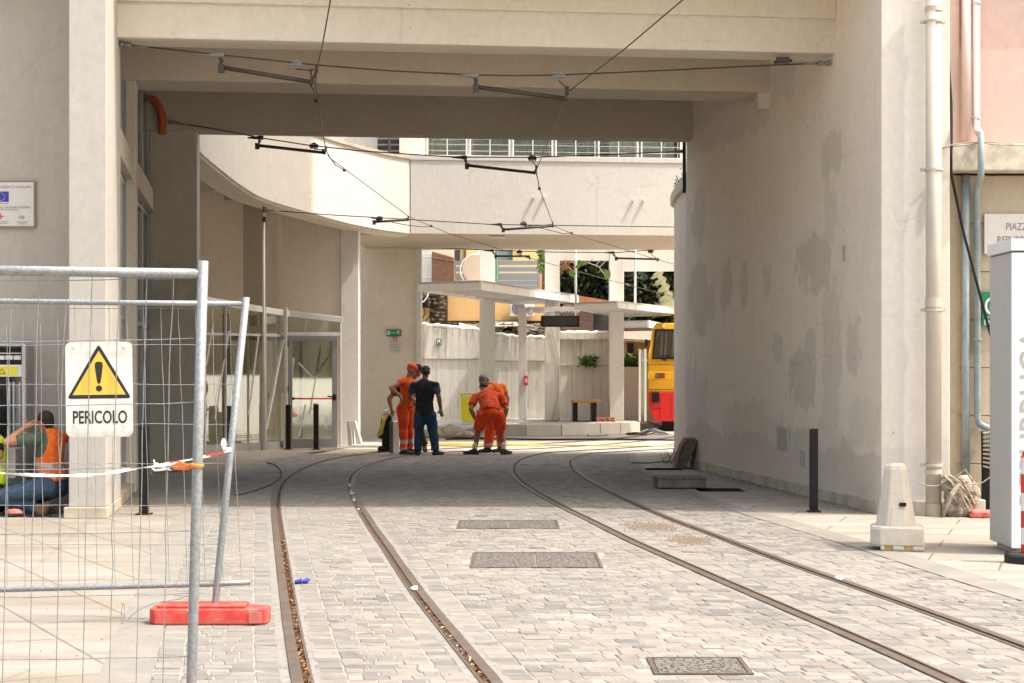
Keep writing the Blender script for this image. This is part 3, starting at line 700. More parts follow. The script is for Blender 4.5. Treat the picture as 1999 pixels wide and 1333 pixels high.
# right wall and its skirting
yr = [19.29, 22, 25, 28, 29.15]
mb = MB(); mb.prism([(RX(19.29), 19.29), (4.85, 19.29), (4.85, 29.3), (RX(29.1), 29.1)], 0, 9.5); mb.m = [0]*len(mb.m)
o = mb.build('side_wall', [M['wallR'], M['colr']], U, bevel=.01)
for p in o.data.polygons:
    if p.normal.y < -.9: p.material_index = 1  # only the street-facing end gets the lightened plaster
for i in range(16):
    ya = 19.4+i*.6; yb = ya+.594
    if yb > 29.2: break
    MB().prism([(RX(ya)-.022, ya), (RX(yb)-.022, yb), (RX(yb)+.01, yb), (RX(ya)+.01, ya)], .011, .15+random.uniform(-.006, .006)).build('skirting', M['skirt'], U, bevel=.004)
MB().box(RX(19.29)+.02, 4.82, 19.262, 19.288, .011, .16).build('skirting', M['skirt'], U, bevel=.004)
for (px0, px1, py0, py1) in ((1518, 1538, 833, 879), (1563, 1574, 878, 910)):
    # small flush service hatches low on the right wall
    def onwall(px):
        k = (px-CX)/F; Y = (4.09+.1203*19.29)/(k+.1203); return Y
    ya, yb = onwall(px1), onwall(px0); z1 = PZ(py0, (ya+yb)/2); z0 = PZ(py1, (ya+yb)/2)
    MB().prism([(RX(ya)-.012, ya), (RX(yb)-.012, yb), (RX(yb)+.01, yb), (RX(ya)+.01, ya)], z0, z1).build('service_hatch', M['colw'], U, bevel=.006)
yb = (4.09+.1203*19.29)/((1649-CX)/F+.1203)
MB().prism([(RX(yb-.05)-.012, yb-.05), (RX(yb+.05)-.012, yb+.05), (RX(yb+.05)+.01, yb+.05), (RX(yb-.05)+.01, yb-.05)], PZ(510, yb), PZ(479, yb)).build('wall_plate', M['ygarb'] if 0 else M['skirt'], U)
# beams
def BY(Y0, x): return Y0 + .119*(x+4.5)
def beam(Yl, depth, z0, z1, name, mat, xl=-6.2, xr=4.5):
    return MB().prism([(xl, BY(Yl, xl)), (xr, BY(Yl, xr)), (xr, BY(Yl, xr)+depth), (xl, BY(Yl, xl)+depth)], z0, z1).build(name, mat, U, bevel=.02)
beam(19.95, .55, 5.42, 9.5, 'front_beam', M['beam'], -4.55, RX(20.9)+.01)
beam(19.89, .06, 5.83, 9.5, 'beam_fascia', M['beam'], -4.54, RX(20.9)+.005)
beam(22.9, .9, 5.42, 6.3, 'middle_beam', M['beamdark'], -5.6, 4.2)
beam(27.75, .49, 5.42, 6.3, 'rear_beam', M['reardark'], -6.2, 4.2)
MB().box(3.38, 3.56, 23.9, 24.3, 5.2, 5.5).build('corbel', M['beam'], U, bevel=.01)
MB().prism([(-7.2, 20.31), (4.84, 21.45), (4.84, 29.3), (-7.2, 28.4)], 6.22, 6.6).build('ceiling_slab', M['beamdark'], U)
MB().prism([(-14, 19.45), (9, 19.45), (9, 21), (-14, 21)], 6.35, 6.6).build('overhang', M['beam'], U)
MB().box(-14, 4.83, 20.6, 28.4, 6.62, 12).build('upper_storey', M['wallL'], U)
# orange waste pipe elbow on the pier
pp = [P(294, 193, 27.55), P(303, 197, 27.55), P(311, 210, 27.5), P(316, 224, 27.5), P(317, 240, 27.5), P(317, 262, 27.5)]
MB().tube(pp, .062, 12).tube([P(317, 230, 27.5), P(317, 236, 27.5)], .072, 12).build('waste_pipe', M['orangepipe'], U, smooth=False)
# retaining wall that goes on behind the tunnel on the right
RW = empty('curved_retaining_wall', (3.1, 31, 0), 'curved plastered wall with a rounded coping beyond the tunnel mouth', 'wall')
path = [(3.00, 29.32), (2.985, 30.2), (2.99, 31.2), (3.02, 32.2), (3.07, 33.0), (3.16, 33.45), (3.5, 33.7), (6, 33.8)]
MB().ribbon([(x, y_, 0, 4.72) for x, y_ in path], -.3).build('wall', M['court'], RW)
MB().ribbon([(x-.07, y_+.03, 4.722, 4.92) for x, y_ in path], -.42).build('coping', M['beam'], RW, bevel=.03)
MB().ribbon([(x-.02, y_, .003, .14) for x, y_ in path], -.05).build('skirting', M['skirt'], RW)
# thin plants on the coping
pl = MB(); pl.c = []
b0 = Vector((3.0, 32.3, 4.92))
for k in range(5):
    q = b0+Vector((random.uniform(-.05, .25), random.uniform(-.8, .8), 0)); h = random.uniform(.25, .55)
    pl.tube([q, q+Vector((random.uniform(-.06, .06), 0, h*.5)), q+Vector((random.uniform(-.12, .12), 0, h))], .008, 4)
    for j in range(14):
        z = q+Vector((random.uniform(-.07, .07), random.uniform(-.05, .05), h*random.uniform(.2, 1))); s = .035
        u = Vector((random.uniform(-1, 1), random.uniform(-1, 1), random.uniform(-.4, 1))).normalized()*s; v = u.orthogonal().normalized()*s*.4
        pl.quad(z-u, z-v, z+u, z+v)
pl.c = [(random.random()*.5,)*3 for _ in pl.v]
tag(pl.build('wall_weeds', M['leafdark']), 'thin dark weeds growing on the rounded wall coping', 'plant')
# neighbouring tall block that shades the far side of the courtyard
NB = empty('tall_block', (6.8, 28, 0), 'tall plain block rising behind the right wall', 'building')
MB().box(4.95, 8.6, 21.5, 32.35, 0, 34).build('wall', M['wallL'], NB)
# ================================================================= pink house on the right
K = empty('pink_house', (6.5, 20, 0), 'pink house with stone clad ground floor at the right edge', 'building')
MB().box(4.84, 14, 19.62, 26, 4.12, 12).build('upper_wall', M['pink'], K)
MB().box(4.84, 14, 19.60, 26, 0, 3.80).build('stone_wall', M['stone'], K)
mb = MB()
for k in range(7):                                             # incised joints of the cladding: raised courses
    z0 = .02+k*.54; mb.box(5.02, 14, 19.575, 19.598, z0, z0+.53)
mb.build('cladding', M['stone'], K, bevel=.004)
MB().box(4.86, 14, 19.30, 19.61, 3.82, 4.12).build('cornice', M['cornice'], K, bevel=.015)
MB().box(4.855, 5.02, 19.55, 19.60, 4.12, 12).build('corner_strip', M['pink'], K)
def pipe(pts, r, mat, name, parent, n=14): return MB().tube(pts, r, n).build(name, mat, parent, smooth=True)
def vpx(px, py, Y=19.42): return P(px, py, Y)
pipe([vpx(1886, -60, 19.5), vpx(1886, 276, 19.5)], .05, M['pinkpipe'], 'pink_pipe', K)
pipe([vpx(1905.5, -60, 19.5), vpx(1905.5, 245, 19.5), Vector(vpx(1908, 256, 19.3)), vpx(1914, 262, 19.22)], .043, M['pinkpipe'], 'pink_pipe', K)
pipe([vpx(1915, 258, 19.2), vpx(1915, 345, 19.2), vpx(1911, 352, 19.3), vpx(1907, 362, 19.45), vpx(1907, 378, 19.5), vpx(1908, 815, 19.5), vpx(1911, 826, 19.5), vpx(1920, 832, 19.5), vpx(1932, 836, 19.5)], [.036]*4+[.038]*5, M['greypipe'], 'grey_pipe', K)
pipe([vpx(1885, 342, 19.52), vpx(1885, 700, 19.52), vpx(1885, 930, 19.52)], .045, M['greypipe'], 'grey_pipe', K)
for py in (8, 232, 664, 840): 
    c = vpx(1907 if py > 300 else 1905.5, py, 19.5); MB().tube([c, c+Vector((0, 0, .02))], .055, 12).build('pipe_clip', M['pinkpipe'] if py < 300 else M['greypipe'], K)
# cream downpipe on the joint
pipe([vpx(1822.5, -60, 19.12), vpx(1822.5, 983, 19.12)], .085, M['whitepipe'], 'downpipe', K, 18)
for py, r in ((22, .096), (600, .094), (925, .092)):
    c = vpx(1822.5, py, 19.12); MB().tube([c, c+Vector((0, 0, .10 if py == 600 else .05))], r, 18).build('pipe_collar', M['whitepipe'], K)
for py in (44, 333, 607, 910):
    c = vpx(1822.5, py, 19.12); mb = MB(); mb.tube([c, c+Vector((0, 0, .025))], .10, 18); mb.box(c.x-.135, c.x+.135, c.y+.01, c.y+.05, c.z-.005, c.z+.03); mb.build('pipe_clip', M['whitepipe'], K)
c = vpx(1822.5, 983, 19.12); MB().tube([c, Vector((c.x, c.y, .012))], .093, 18).build('pipe_foot', M['stone'], K)
tag(MB().tube([vpx(1845, -60, 19.45), vpx(1846, 40, 19.45), vpx(1852, 130, 19.45), vpx(1857, 200, 19.42), vpx(1858, 280, 19.24), vpx(1857, 292, 19.2), vpx(1857, 340, 19.2), vpx(1863, 370, 19.35), vpx(1880, 450, 19.38), vpx(1905, 545, 19.36), vpx(1930, 640, 19.36), vpx(1955, 730, 19.4)], .016, 8).build('black_cable', M['black'], smooth=True), 'loose black cable hanging diagonally across the pink house', 'cable')
tag(MB().tube([vpx(1838, 291, 19.2), vpx(1860, 282, 19.22), vpx(1900, 278, 19.25), vpx(1940, 282, 19.24), vpx(2010, 284, 19.24)], .007, 6).tube([vpx(1840, 288, 19.2), vpx(1880, 284, 19.24), vpx(1930, 277, 19.25), vpx(1990, 283, 19.24)], .006, 6).build('thin_wires', M['rag'], smooth=True), 'thin pale wires lying along the stone cornice', 'cable')
# ================================================================= courtyard building
Cb = empty('courtyard_building', (-2, 42, 0), 'cream building with curved fascia bridging the tracks behind the tunnel', 'building')
fp = [(330, 236, 28.9), (385, 290, 29.9), (400, 305, 30.6), (430, 330, 31.8), (470, 361, 33.1), (510, 385, 34.2), (560, 402, 35.2), (610, 416, 36.0), (655, 429, 36.7), (700, 440, 37.3), (750, 449, 37.9), (802, 456, 38.35)]
path = []
for px, py, Y in fp:
    z0 = PZ(py, Y); path.append((PX(px, Y), Y, z0, 6.28+max(0, (700-px))*.0021+.3*(px < 800)*0))
path = [(a, b, c, (6.26 + (38.35-b)*.10)) for a, b, c, d in path]
# smooth the plan
def cr(pts, n=5):
    out = []
    for i in range(len(pts)-1):
        p0, p1, p2, p3 = (pts[max(i-1, 0)], pts[i], pts[i+1], pts[min(i+2, len(pts)-1)])
        for k in range(n):
            t = k/n; out.append(tuple(.5*((2*p1[j])+(-p0[j]+p2[j])*t+(2*p0[j]-5*p1[j]+4*p2[j]-p3[j])*t*t+(-p0[j]+3*p1[j]-3*p2[j]+p3[j])*t**3) for j in range(len(p1))))
    return out+[tuple(pts[-1])]
fpath = cr(path)
MB().ribbon(fpath, .22).build('curved_fascia', M['fascia'], Cb, smooth=False)
MB().ribbon([(a-.0, b, c-.05, c+.004) for a, b, c, d in [(p[0]-.05, p[1]+.05, p[2], p[3]) for p in fpath]], .5).build('fascia_edge', M['beam'], Cb)
MB().ribbon([(p[0]+.03, p[1]-.03, p[3], p[3]+.07) for p in fpath], .3).build('fascia_coping', M['terra'] if 0 else M['skirt'], Cb)
x0 = path[-1][0]
# straight front over the passage: Y grows slowly to the right
def FY(x): return 38.35 + .18*(x-x0)*.6
MB().prism([(x0-.0, FY(x0)), (6.5, FY(6.5)), (6.5, 43.6), (x0-1.4, 43.6), (x0-1.4, 39.0)], 4.632, 6.24).build('passage_lintel', M['courtd'], Cb)  # darker than its front sheet: soffit shade put into the colour
MB().prism([(x0-.0, FY(x0)-.03), (6.5, FY(6.5)-.03), (6.5, FY(6.5)-.002), (x0, FY(x0)-.002)], 4.63, 6.241).build('passage_front', M['fascia'], Cb)
MB().prism([(x0-.02, FY(x0)-.055), (6.5, FY(6.5)-.055), (6.5, 41.5), (x0-.3, 41.5)], 6.243, 6.36).build('balcony_slab', M['fascia'], Cb, bevel=.01)
MB().prism([(PX(783, 39.2), 38.6), (PX(822, 39), 38.75), (PX(822, 39), 41), (PX(783, 39.2), 41)], 6.36, 9.5).build('upper_pillar', M['fascia'], Cb)
MB().prism([(PX(660, 40), 40.6), (6.5, 41.0), (6.5, 41.3), (PX(660, 40), 40.9)], 6.36, 10).build('upper_wall', M['fascia'], Cb)
# windows behind the balcony
for i in range(6):
    xa = PX(836, 40.9)+i*1.0
    cu_ = MB(); [cu_.tube([(xa+.05+j*.06, 40.69, 6.46), (xa+.05+j*.06, 40.69, 8.38)], .022, 6) for j in range(14) if random.random() < .7]
    g = MB().box(xa, xa+.90, 40.70, 40.72, 6.45, 8.4).build('window', M['curtain'], Cb)
    cu_.build('curtain', M['curtain'], g, smooth=True)
    f = MB(); f.box(xa-.02, xa+.01, 40.64, 40.74, 6.40, 8.45); f.box(xa+.89, xa+.92, 40.64, 40.74, 6.40, 8.45); f.box(xa+.445, xa+.465, 40.64, 40.70, 6.45, 8.4); f.build('window_frame', M['whitem'], g)
    MB().box(xa+.02, xa+.44, 40.66, 40.67, 6.45, 8.4).build('window_pane', M['glass'], g)
    MB().box(xa+.47, xa+.88, 40.66, 40.67, 6.45, 8.4).build('window_pane', M['glass'], g)
rl = MB()
for px in (827, 915, 997, 1080, 1162, 1243, 1325):
    x = PX(px, 38.7); y_ = FY(x)-.02; rl.box(x-.009, x+.009, y_-.009, y_+.009, 6.36, 7.3)
for z in (6.46, 6.60, 6.74, 6.88, 7.02, 7.16, 7.3):
    rl.tube([(PX(826, 38.6), FY(PX(826, 38.6))-.02, z), (5, FY(5)-.02, z)], .005 if z < 7.2 else .013, 6)
rl.build('balcony_railing', M['alu'], Cb)
# dark shuttered window above the fascia on the left
for (pa, pb) in ((737, 758), (762, 789)):
    g = MB(); g.box(PX(pa, 39.9), PX(pb, 39.9), 39.9, 39.96, 6.45, 8.2).build('shuttered_window', M['louvre'], Cb)
    r2 = MB()
    for k in range(12): r2.obox(((PX(pa, 39.88)+PX(pb, 39.88))/2, 39.88, 6.5+k*.14), (PX(pb, 39.88)-PX(pa, 39.88), .02, .035), Matrix.Rotation(R(30), 3, 'X'))
    r2.build('louvre_slats', M['greym'], Cb)
MB().box(PX(640, 40), PX(800, 40), 39.97, 40.5, 6.3, 9).build('side_wall', M['fascia'], Cb)
# pillars, back walls and ceiling under the fascia
MB().box(PX(665, 37.8), PX(700, 37.8), 37.8, 38.25, 0, 4.8).build('pillar', M['fascia'], Cb, bevel=.012)
MB().box(PX(475, 36.9), PX(513, 36.9), 36.9, 37.35, 0, 6.0).build('pillar', M['courtd'], Cb, bevel=.012)  # pillar's shade put into its plaster colour
MB().prism([(PX(330, 37.7), 37.7), (PX(550, 38.2), 38.2), (PX(550, 38.2), 38.4), (PX(330, 37.7), 37.9)], 0, 6.05).build('back_wall', M['courtl'], Cb)
MB().prism([(PX(549, 38.0), 38.0), (PX(668, 37.85), 37.85), (PX(668, 37.85), 38.05), (PX(549, 38.0), 38.1)], 0, 6.05).build('back_wall', M['courtl'], Cb)
MB().prism([(p[0]-.16, p[1]+.1) for p in fpath if p[1] > 29.4]+[(-2.6, 40.1), (-8, 40.1), (-8, 29.5)], 6.10, 6.17).build('soffit', M['courtl'], Cb)
MB().box(-8, PX(476, 37), 37.0, 37.3, 5.42, 5.62).build('cross_beam', M['fascia'], Cb)
MB().box(PX(437, 36.4), PX(476, 36.4), 36.4, 36.8, PZ(391, 36.4), PZ(367, 36.4)).build('ceiling_box', M['greym'], Cb, bevel=.01)
MB().box(-8.2, -8.0, 28.5, 40, 0, 6.2).build('end_wall', M['court'], Cb)
# passage side wall
MB().box(PX(660, 43), PX(813, 43), 43.0, 43.3, 0, 4.63).build('passage_wall', M['court'], Cb)
MB().box(PX(813, 43)+.003, PX(822, 43), 42.9, 43.6, 0, 4.628).build('passage_pillar', M['fascia'], Cb, bevel=.01)
MB().box(PX(956, 38.6), PX(985, 38.6), 38.9, 39.4, 4.60, 4.629).build('soffit_plate', M['greym'], Cb)
# stubs on the front wall whose shadows fall left
for px, py in ((1042, 386), (1062, 386), (1236, 392), (1256, 392)):
    Y = FY(PX(px, 38.6)); c = P(px, py, Y)
    MB().tube([c+Vector((0, .0, 0)), c+Vector((0, -.13, -.0))], .035, 8).build('bracket_stub', M['whitem'], Cb)
# ----------------------------------------------------------------- glass vestibule
V = empty('glass_vestibule', (-4.5, 35.5, 0), 'curved glass vestibule with sloping aluminium top and taped panes', 'vestibule')
bp = [(372, 33.2), (400, 33.9), (440, 34.35), (514, 35.15), (560, 35.92), (664, 36.10)]
vp = [(PX(px, Y), Y) for px, Y in bp]
ztop = [3.08, 3.02, 2.97, 2.87, 2.82, 2.70]
MB().ribbon([(x+.06, y_-.05, z-.10, z+.02) for (x, y_), z in zip(vp, ztop)], .28).build('sloping_top', M['alu'], V, bevel=.006)
MB().ribbon([(x+.01, y_-.01, .011, .16) for (x, y_) in vp[:5]], .09).build('base_rail', M['greym'], V)
zt = 2.30
pn = MB()
for i in range(5):
    (xa, ya), (xb, yb) = vp[i], vp[i+1]
    lower = 0.16 if i < 4 else 99
    if i < 4: pn.add([(xa, ya, .16), (xb, yb, .16), (xb, yb, ztop[i+1]-.1), (xa, ya, ztop[i]-.1)], [(0, 1, 2, 3)])
    else: pn.add([(xa, ya, zt), (xb, yb, zt), (xb, yb, ztop[i+1]-.1), (xa, ya, ztop[i]-.1)], [(0, 1, 2, 3)])
pn.build('glass_panes', M['glass'], V)
# back side of the vestibule, seen through the front glass
for (px, Y, wd, mt) in ((400, 33.88, .03, 'alu'), (516, 35.13, .075, 'alu'), (558, 35.72, .055, 'alu'), (664.5, 36.5, .03, 'alu'), (440, 34.33, .04, 'greym')):
    MB().box(PX(px, Y)-wd/2, PX(px, Y)+wd/2, Y-.05, Y+.05, .011, 2.9 if px < 600 else 2.6).build('mullion', M[mt], V, bevel=.004)
def along(px0, px1, z, h, mt, nm, d=.0):
    pts = [(a, b) for a, b in zip([q[0] for q in bp], vp) if px0-1 <= a <= px1+1]
    MB().ribbon([(x, y_-.035-d, z, z+h) for _, (x, y_) in pts], .06).build(nm, M[mt], V)
along(400, 560, 2.30, .05, 'greym', 'transom'); along(560, 664, 2.33, .07, 'alu', 'transom')
MB().box(PX(596, 36.0)-.02, PX(596, 36.0)+.02, 35.98, 36.06, 2.40, 2.75).build('mullion', M['alu'], V)
bk = MB(); bk.box(PX(436, 36.5), PX(452, 36.5), 36.4, 36.46, 0, 2.8); bk.box(PX(585, 37.6), PX(592, 37.6), 37.5, 37.6, 0, 2.3); bk.box(PX(436, 36.5), PX(592, 37), 36.9, 36.95, 2.25, 2.36)
bk.build('rear_frame', M['doorgrey'], V)
# the door
D = MB(); xa, xb = PX(562, 35.85), PX(663, 36.45)
d0 = Vector((xa, 35.86, 0)); d1 = Vector((xb, 35.98, 0)); dd = (d1-d0); W_ = dd.length; ang = math.atan2(dd.y, dd.x); Mz = Matrix.Rotation(ang, 3, 'Z')
def dbox(u0, u1, z0, z1, t=.05, off=0.0): 
    c = d0+dd.normalized()*((u0+u1)/2)+Vector((0, 0, (z0+z1)/2))+Mz@Vector((0, off, 0)); return (c, (u1-u0, t, z1-z0), Mz)
for a in ((0, .09, .02, 2.32), (W_-.11, W_, .02, 2.32), (.09, W_-.11, 2.22, 2.32), (.09, W_-.11, .02, .20)): D.obox(*dbox(*a, t=.06))
door = D.build('door', M['doorgrey'], V, bevel=.004)
MB().obox(*dbox(.09, W_-.11, .20, 2.22, .008)).build('door_glass', M['glass'], door)
a, b = d0+dd.normalized()*.12, d0+dd.normalized()*(W_-.09)
off = Mz@Vector((0, -.08, 0))
MB().tube([a+off+Vector((0, 0, 1.03)), b+off+Vector((0, 0, 1.03))], .016, 8).build('push_bar', M['red'], door, smooth=True)
hd = MB(); q = d0+dd.normalized()*(W_-.06)+off+Vector((0, 0, 1.06)); hd.ball(q, (.045, .04, .075)); hd.tube([q, q+Vector((-.14, 0, .02))], .014, 8); q2 = d0+dd.normalized()*.11+off+Vector((0, 0, 1.03)); hd.ball(q2, .03)
hd.build('handle', M['black'], door, smooth=True)
hg = MB()
for z in (2.1, 1.15): hg.obox(*dbox(-.02, .012, z, z+.14, .09))
hg.build('hinge', M['black'], door)
# protective tape strips on the panes
def pane_pt(px, py):
    for i in range(5):
        if bp[i][0] <= px <= bp[i+1][0]:
            t = (px-bp[i][0])/(bp[i+1][0]-bp[i][0]); Y = bp[i][1]+t*(bp[i+1][1]-bp[i][1]); return P(px, py, Y-.045 if px < 560 else Y-.09)
    return P(px, py, 36)
tp = MB()
for (a, b) in (((415, 641), (403, 712)), ((447, 646), (420, 818)), ((505, 655), (485, 810)), ((554, 662), (521, 838)), ((626, 676), (604, 810)), ((583, 708), (616, 742)), ((650, 682), (612, 740)), ((596, 790), (584, 852))):
    u = pane_pt(*a); v = pane_pt(*b); n = Vector((.018, 0, .004)); tp.slab([u-n, u+n, v+n, v-n], (0, -.003, 0))
tp.build('tape_strips', M['tape'], V)
MB().box(PX(492, 36.5), PX(506, 36.5), 36.1, 36.3, PZ(636, 36.2), PZ(615, 36.2)).build('speaker_box', M['black'], V, bevel=.01)
# ================================================================= tram stop behind the passage
mb = MB(); plat = [(-2.9, 45.4), (-1.9, 44.2), (-1.2, 43.4), (-.4, 42.9), (.33, 42.65), (1.2, 42.9), (2.2, 43.7), (3.28, 44.8), (3.30, 52), (-2.9, 52)]
mb.prism(plat, 0, [.10, .12, .16, .22, .28, .28, .28, .28, .28, .28]); tag(mb.build('platform', M['limet'], loc=(0, 45, 0), bevel=.02), kind='structure')
ke = MB(); L = plat[3:8]
for p, q in zip(L, L[1:]):
    n = max(1, int((Vector(q)-Vector(p)).length/.75)); d = (Vector(q)-Vector(p))/n; o = Vector((d.y, -d.x)).normalized()*.03
    for k in range(n):
        a = Vector(p)+d*k+d*.012; b = Vector(p)+d*(k+1)-d*.012; ke.prism([tuple(a+o), tuple(b+o), tuple(b-o*4), tuple(a-o*4)], .003, .287)
tag(ke.build('platform_kerb', M['limb'], bevel=.01), kind='structure')
ZP = .284
def gz(py, z=ZP): return (H-z)*F/(py-HZ)
A = empty('stop_arcade', (1, 46.5, ZP), 'row of cream square columns carrying a high frame with large openings', 'arcade')
CY = 46.0
for (a, b) in ((936, 966), (1064, 1093), (1190, 1218)):
    MB().box(PX(a, CY), PX(b, CY), CY, CY+.42, ZP, 7.5).build('column', M['fascia'], A, bevel=.012)
MB().box(PX(1093, CY)+.003, PX(1190, CY)-.003, CY+.02, CY+.40, PZ(507.5, CY), 7.5).build('frame_head', M['fascia'], A)
MB().box(PX(1218, CY)+.003, 6.0, CY+.02, CY+.40, PZ(528, CY), 7.5).build('frame_head', M['fascia'], A)
for px in (1124, 1240):
    MB().tube([(PX(px, CY-.1), CY-.12, PZ(600, CY)), (PX(px, CY-.1), CY-.12, 5.2)], .032, 8).build('steel_tube', M['alu'], A, smooth=True)
MB().tube([(PX(1077, CY-.05), CY-.03, PZ(640, CY)), (PX(1092, CY), CY-.03, PZ(700, CY)), (PX(1090, CY), CY-.03, PZ(770, CY)), (PX(1078, CY), CY-.03, PZ(820, CY))], .012, 6).build('hanging_cable', M['greym'], A)
# boundary walls
def wallthing(pa, pb, Y, ytop, yseam, label, jag=0):
    r = empty('boundary_wall', (PX((pa+pb)/2, Y), Y, ZP), label, 'wall', 'stained boundary walls of the tram stop')
    n = 14; xs = [PX(pa+(pb-pa)*i/n, Y) for i in range(n+1)]; zs = PZ(yseam, Y)
    MB().box(xs[0], xs[-1], Y, Y+.25, 0, zs).build('lower_wall', M['oldwall'], r)
    t0, t1 = ytop; mb = MB()
    for i in range(n):
        za = PZ(t0+(t1-t0)*i/n, Y)+(random.uniform(-jag, jag) if jag else 0)
        mb.box(xs[i], xs[i+1]-.0005*(i%2), Y-.045, Y+.2, zs+.012, za)
    mb.build('upper_wall', M['oldwall'], r)
    cp = MB(); pts = [(xs[i], Y+.05, PZ(t0+(t1-t0)*i/n, Y)+.03+random.uniform(-jag, jag)) for i in range(n+1)]
    cp.tube(pts, [.06+random.uniform(-.015, .02) for _ in pts], 7).build('coping', M['limb'] if jag else M['beam'], r, smooth=True)
wallthing(821, 936, 48.4, (636, 645), 701, 'boundary wall left of the first column, with ragged white top', .035)
wallthing(966, 1064, 48.6, (656, 662), 705, 'boundary wall between first and second column, streaked with black', .02)
wallthing(1093, 1191, 48.8, (652, 652), 714, 'boundary wall between second and third column, with flat coping', .0)
MB().box(PX(1093, 48.6), PX(1191, 48.6), 48.65, 48.75, PZ(662, 48.6), PZ(650, 48.6)).build('parapet', M['oldwall'])
tag(bpy.context.scene.objects['parapet'], 'low stained parapet band on the third boundary wall', 'wall')
r = empty('white_garden_wall', (PX(1240, 47), 47, ZP), 'smooth white low garden wall beside the tram', 'wall')
MB().box(PX(1218, 47), PX(1249, 47), 47, 47.2, 0, PZ(716, 47)).build('wall', M['fascia'], r)
# white posts by the tram : a narrow shelter screen
r = empty('shelter_screen', (PX(1254, 45.6), 45.6, ZP), 'tall narrow white framed glass screen beside the tram', 'screen')
for a, b in ((1247, 1251), (1258, 1262)): MB().box(PX(a, 45.6), PX(b, 45.6), 45.6, 45.68, ZP, PZ(681, 45.6)).build('post', M['whitem'], r)
MB().box(PX(1251, 45.6), PX(1258, 45.6), 45.63, 45.64, ZP+.05, PZ(683, 45.6)).build('glass_pane', M['glass'], r)
# canopies
def canopy(name, pts, zt, th, label):
    r = empty(name, (sum(p[0] for p in pts)/4, sum(p[1] for p in pts)/4, zt-th), label, 'canopy', 'thin white canopies over the platform')
    MB().prism(pts, zt-.05, zt).build('roof_sheet', M['white'], r)
    t = .06; mb = MB()
    for i in range(4):
        a = Vector(pts[i]); b = Vector(pts[(i+1)%4]); d = (b-a).normalized(); o = Vector((-d.y, d.x))*t
        mb.prism([tuple(a), tuple(b), tuple(b+o), tuple(a+o)], zt-th, zt+.004)
    mb.build('edge_fascia', M['white'], r)
    rb = MB(); a, b, c, d = [Vector(p) for p in pts]
    n = 9
    for k in range(1, n):
        p = b+(c-b)*k/n; q = a+(d-a)*k/n; rb.prism([(p.x, p.y-.04), (q.x, q.y-.04), (q.x, q.y+.04), (p.x, p.y+.04)], zt-.17, zt-.052)
    rb.build('ribs', M['whitem'], r)
    return r
canopy('platform_canopy', [(-2.2, 40.9), (-.70, 40.0), (1.83, 47.8), (-.03, 48.6)], 3.68, .22, 'nearer white platform canopy, rising from the left passage pillar')
canopy('platform_canopy', [(1.55, 43.4), (PX(1207, 42.3), 42.3), (PX(1345, 47.8), 47.8), (2.9, 49.6)], 3.30, .17, 'farther white platform canopy, next to the tram')
canopy('platform_canopy', [(PX(1196, 49.5), 49.9), (PX(1268, 49), 49.2), (PX(1300, 53), 53), (PX(1220, 54), 54)], PZ(626, 49.5), .2, 'small farthest canopy edge above the tram windscreen')
# support post with arm, display, speaker
PO = empty('canopy_post', (PX(1020, 45.2), 45.2, ZP), 'pale grey square steel post with a side arm above the platform', 'post')
Y = 45.2
MB().box(PX(1012, Y), PX(1028, Y), Y, Y+.2, ZP, PZ(601, Y)).build('post', M['alu'], PO, bevel=.008)
MB().box(PX(1028, Y)+.002, PX(1131, Y), Y+.02, Y+.18, PZ(610, Y), PZ(599, Y)).build('arm', M['alu'], PO, bevel=.006)
sp = MB(); c = P(1035, 607, Y-.06); sp.tube([c+Vector((0, .1, .05)), c+Vector((0, -.12, -.03))], [.05, .09], 12); tag(sp.build('loudspeaker', M['white'], smooth=True), 'small white horn loudspeaker under the post arm', 'loudspeaker')
DB = empty('display_board', (PX(1093, Y), Y-.03, PZ(638, Y)), 'black electronic departure board hanging from the post arm', 'display')
MB().box(PX(1056, Y), PX(1131, Y), Y-.12, Y+.1, PZ(638, Y), PZ(616, Y)).build('housing', M['black'], DB, bevel=.02)
MB().box(PX(1060, Y), PX(1127, Y), Y-.127, Y-.121, PZ(635, Y), PZ(619, Y)).build('screen', M['dark'], DB)
text_mesh('BINARIO 1', .17, P(1083, 616, Y-.0), (1, 0, 0), (0, 0, 1), M['ink'], DB, sx=.75)
MB().box(PX(1062, Y), PX(1066, Y), Y-.02, Y+.02, PZ(616, Y), PZ(610, Y)).box(PX(1122, Y), PX(1126, Y), Y-.02, Y+.02, PZ(616, Y), PZ(610, Y)).build('hanger', M['alu'], DB)
r = empty('alarm_box', (PX(1028, Y), Y-.05, 1.2), 'small red alarm box on the grey post', 'alarm box')
MB().box(PX(1023.5, Y), PX(1030.5, Y), Y-.1, Y-.003, PZ(752, Y), PZ(733, Y)).build('case', M['red'], r, bevel=.01)
MB().box(PX(1025.5, Y), PX(1028.8, Y), Y-.106, Y-.101, PZ(746, Y), PZ(739, Y)).build('label_plate', M['signwhite'], r)
# bench
BN = empty('platform_bench', (PX(1145, 45.9), 45.9, ZP), 'bench with wooden seat and black block legs', 'bench')
Yb = 45.5; MB().box(PX(1117, Yb), PX(1174, Yb), Yb, Yb+1.2, PZ(786, Yb), PZ(780.5, Yb)).build('seat', M['wood'], BN, bevel=.01)
for a, b in ((1119, 1128), (1156, 1165)): MB().box(PX(a, Yb), PX(b, Yb), Yb+.05, Yb+1.1, ZP, PZ(786, Yb)-.002).build('leg', M['black'], BN)
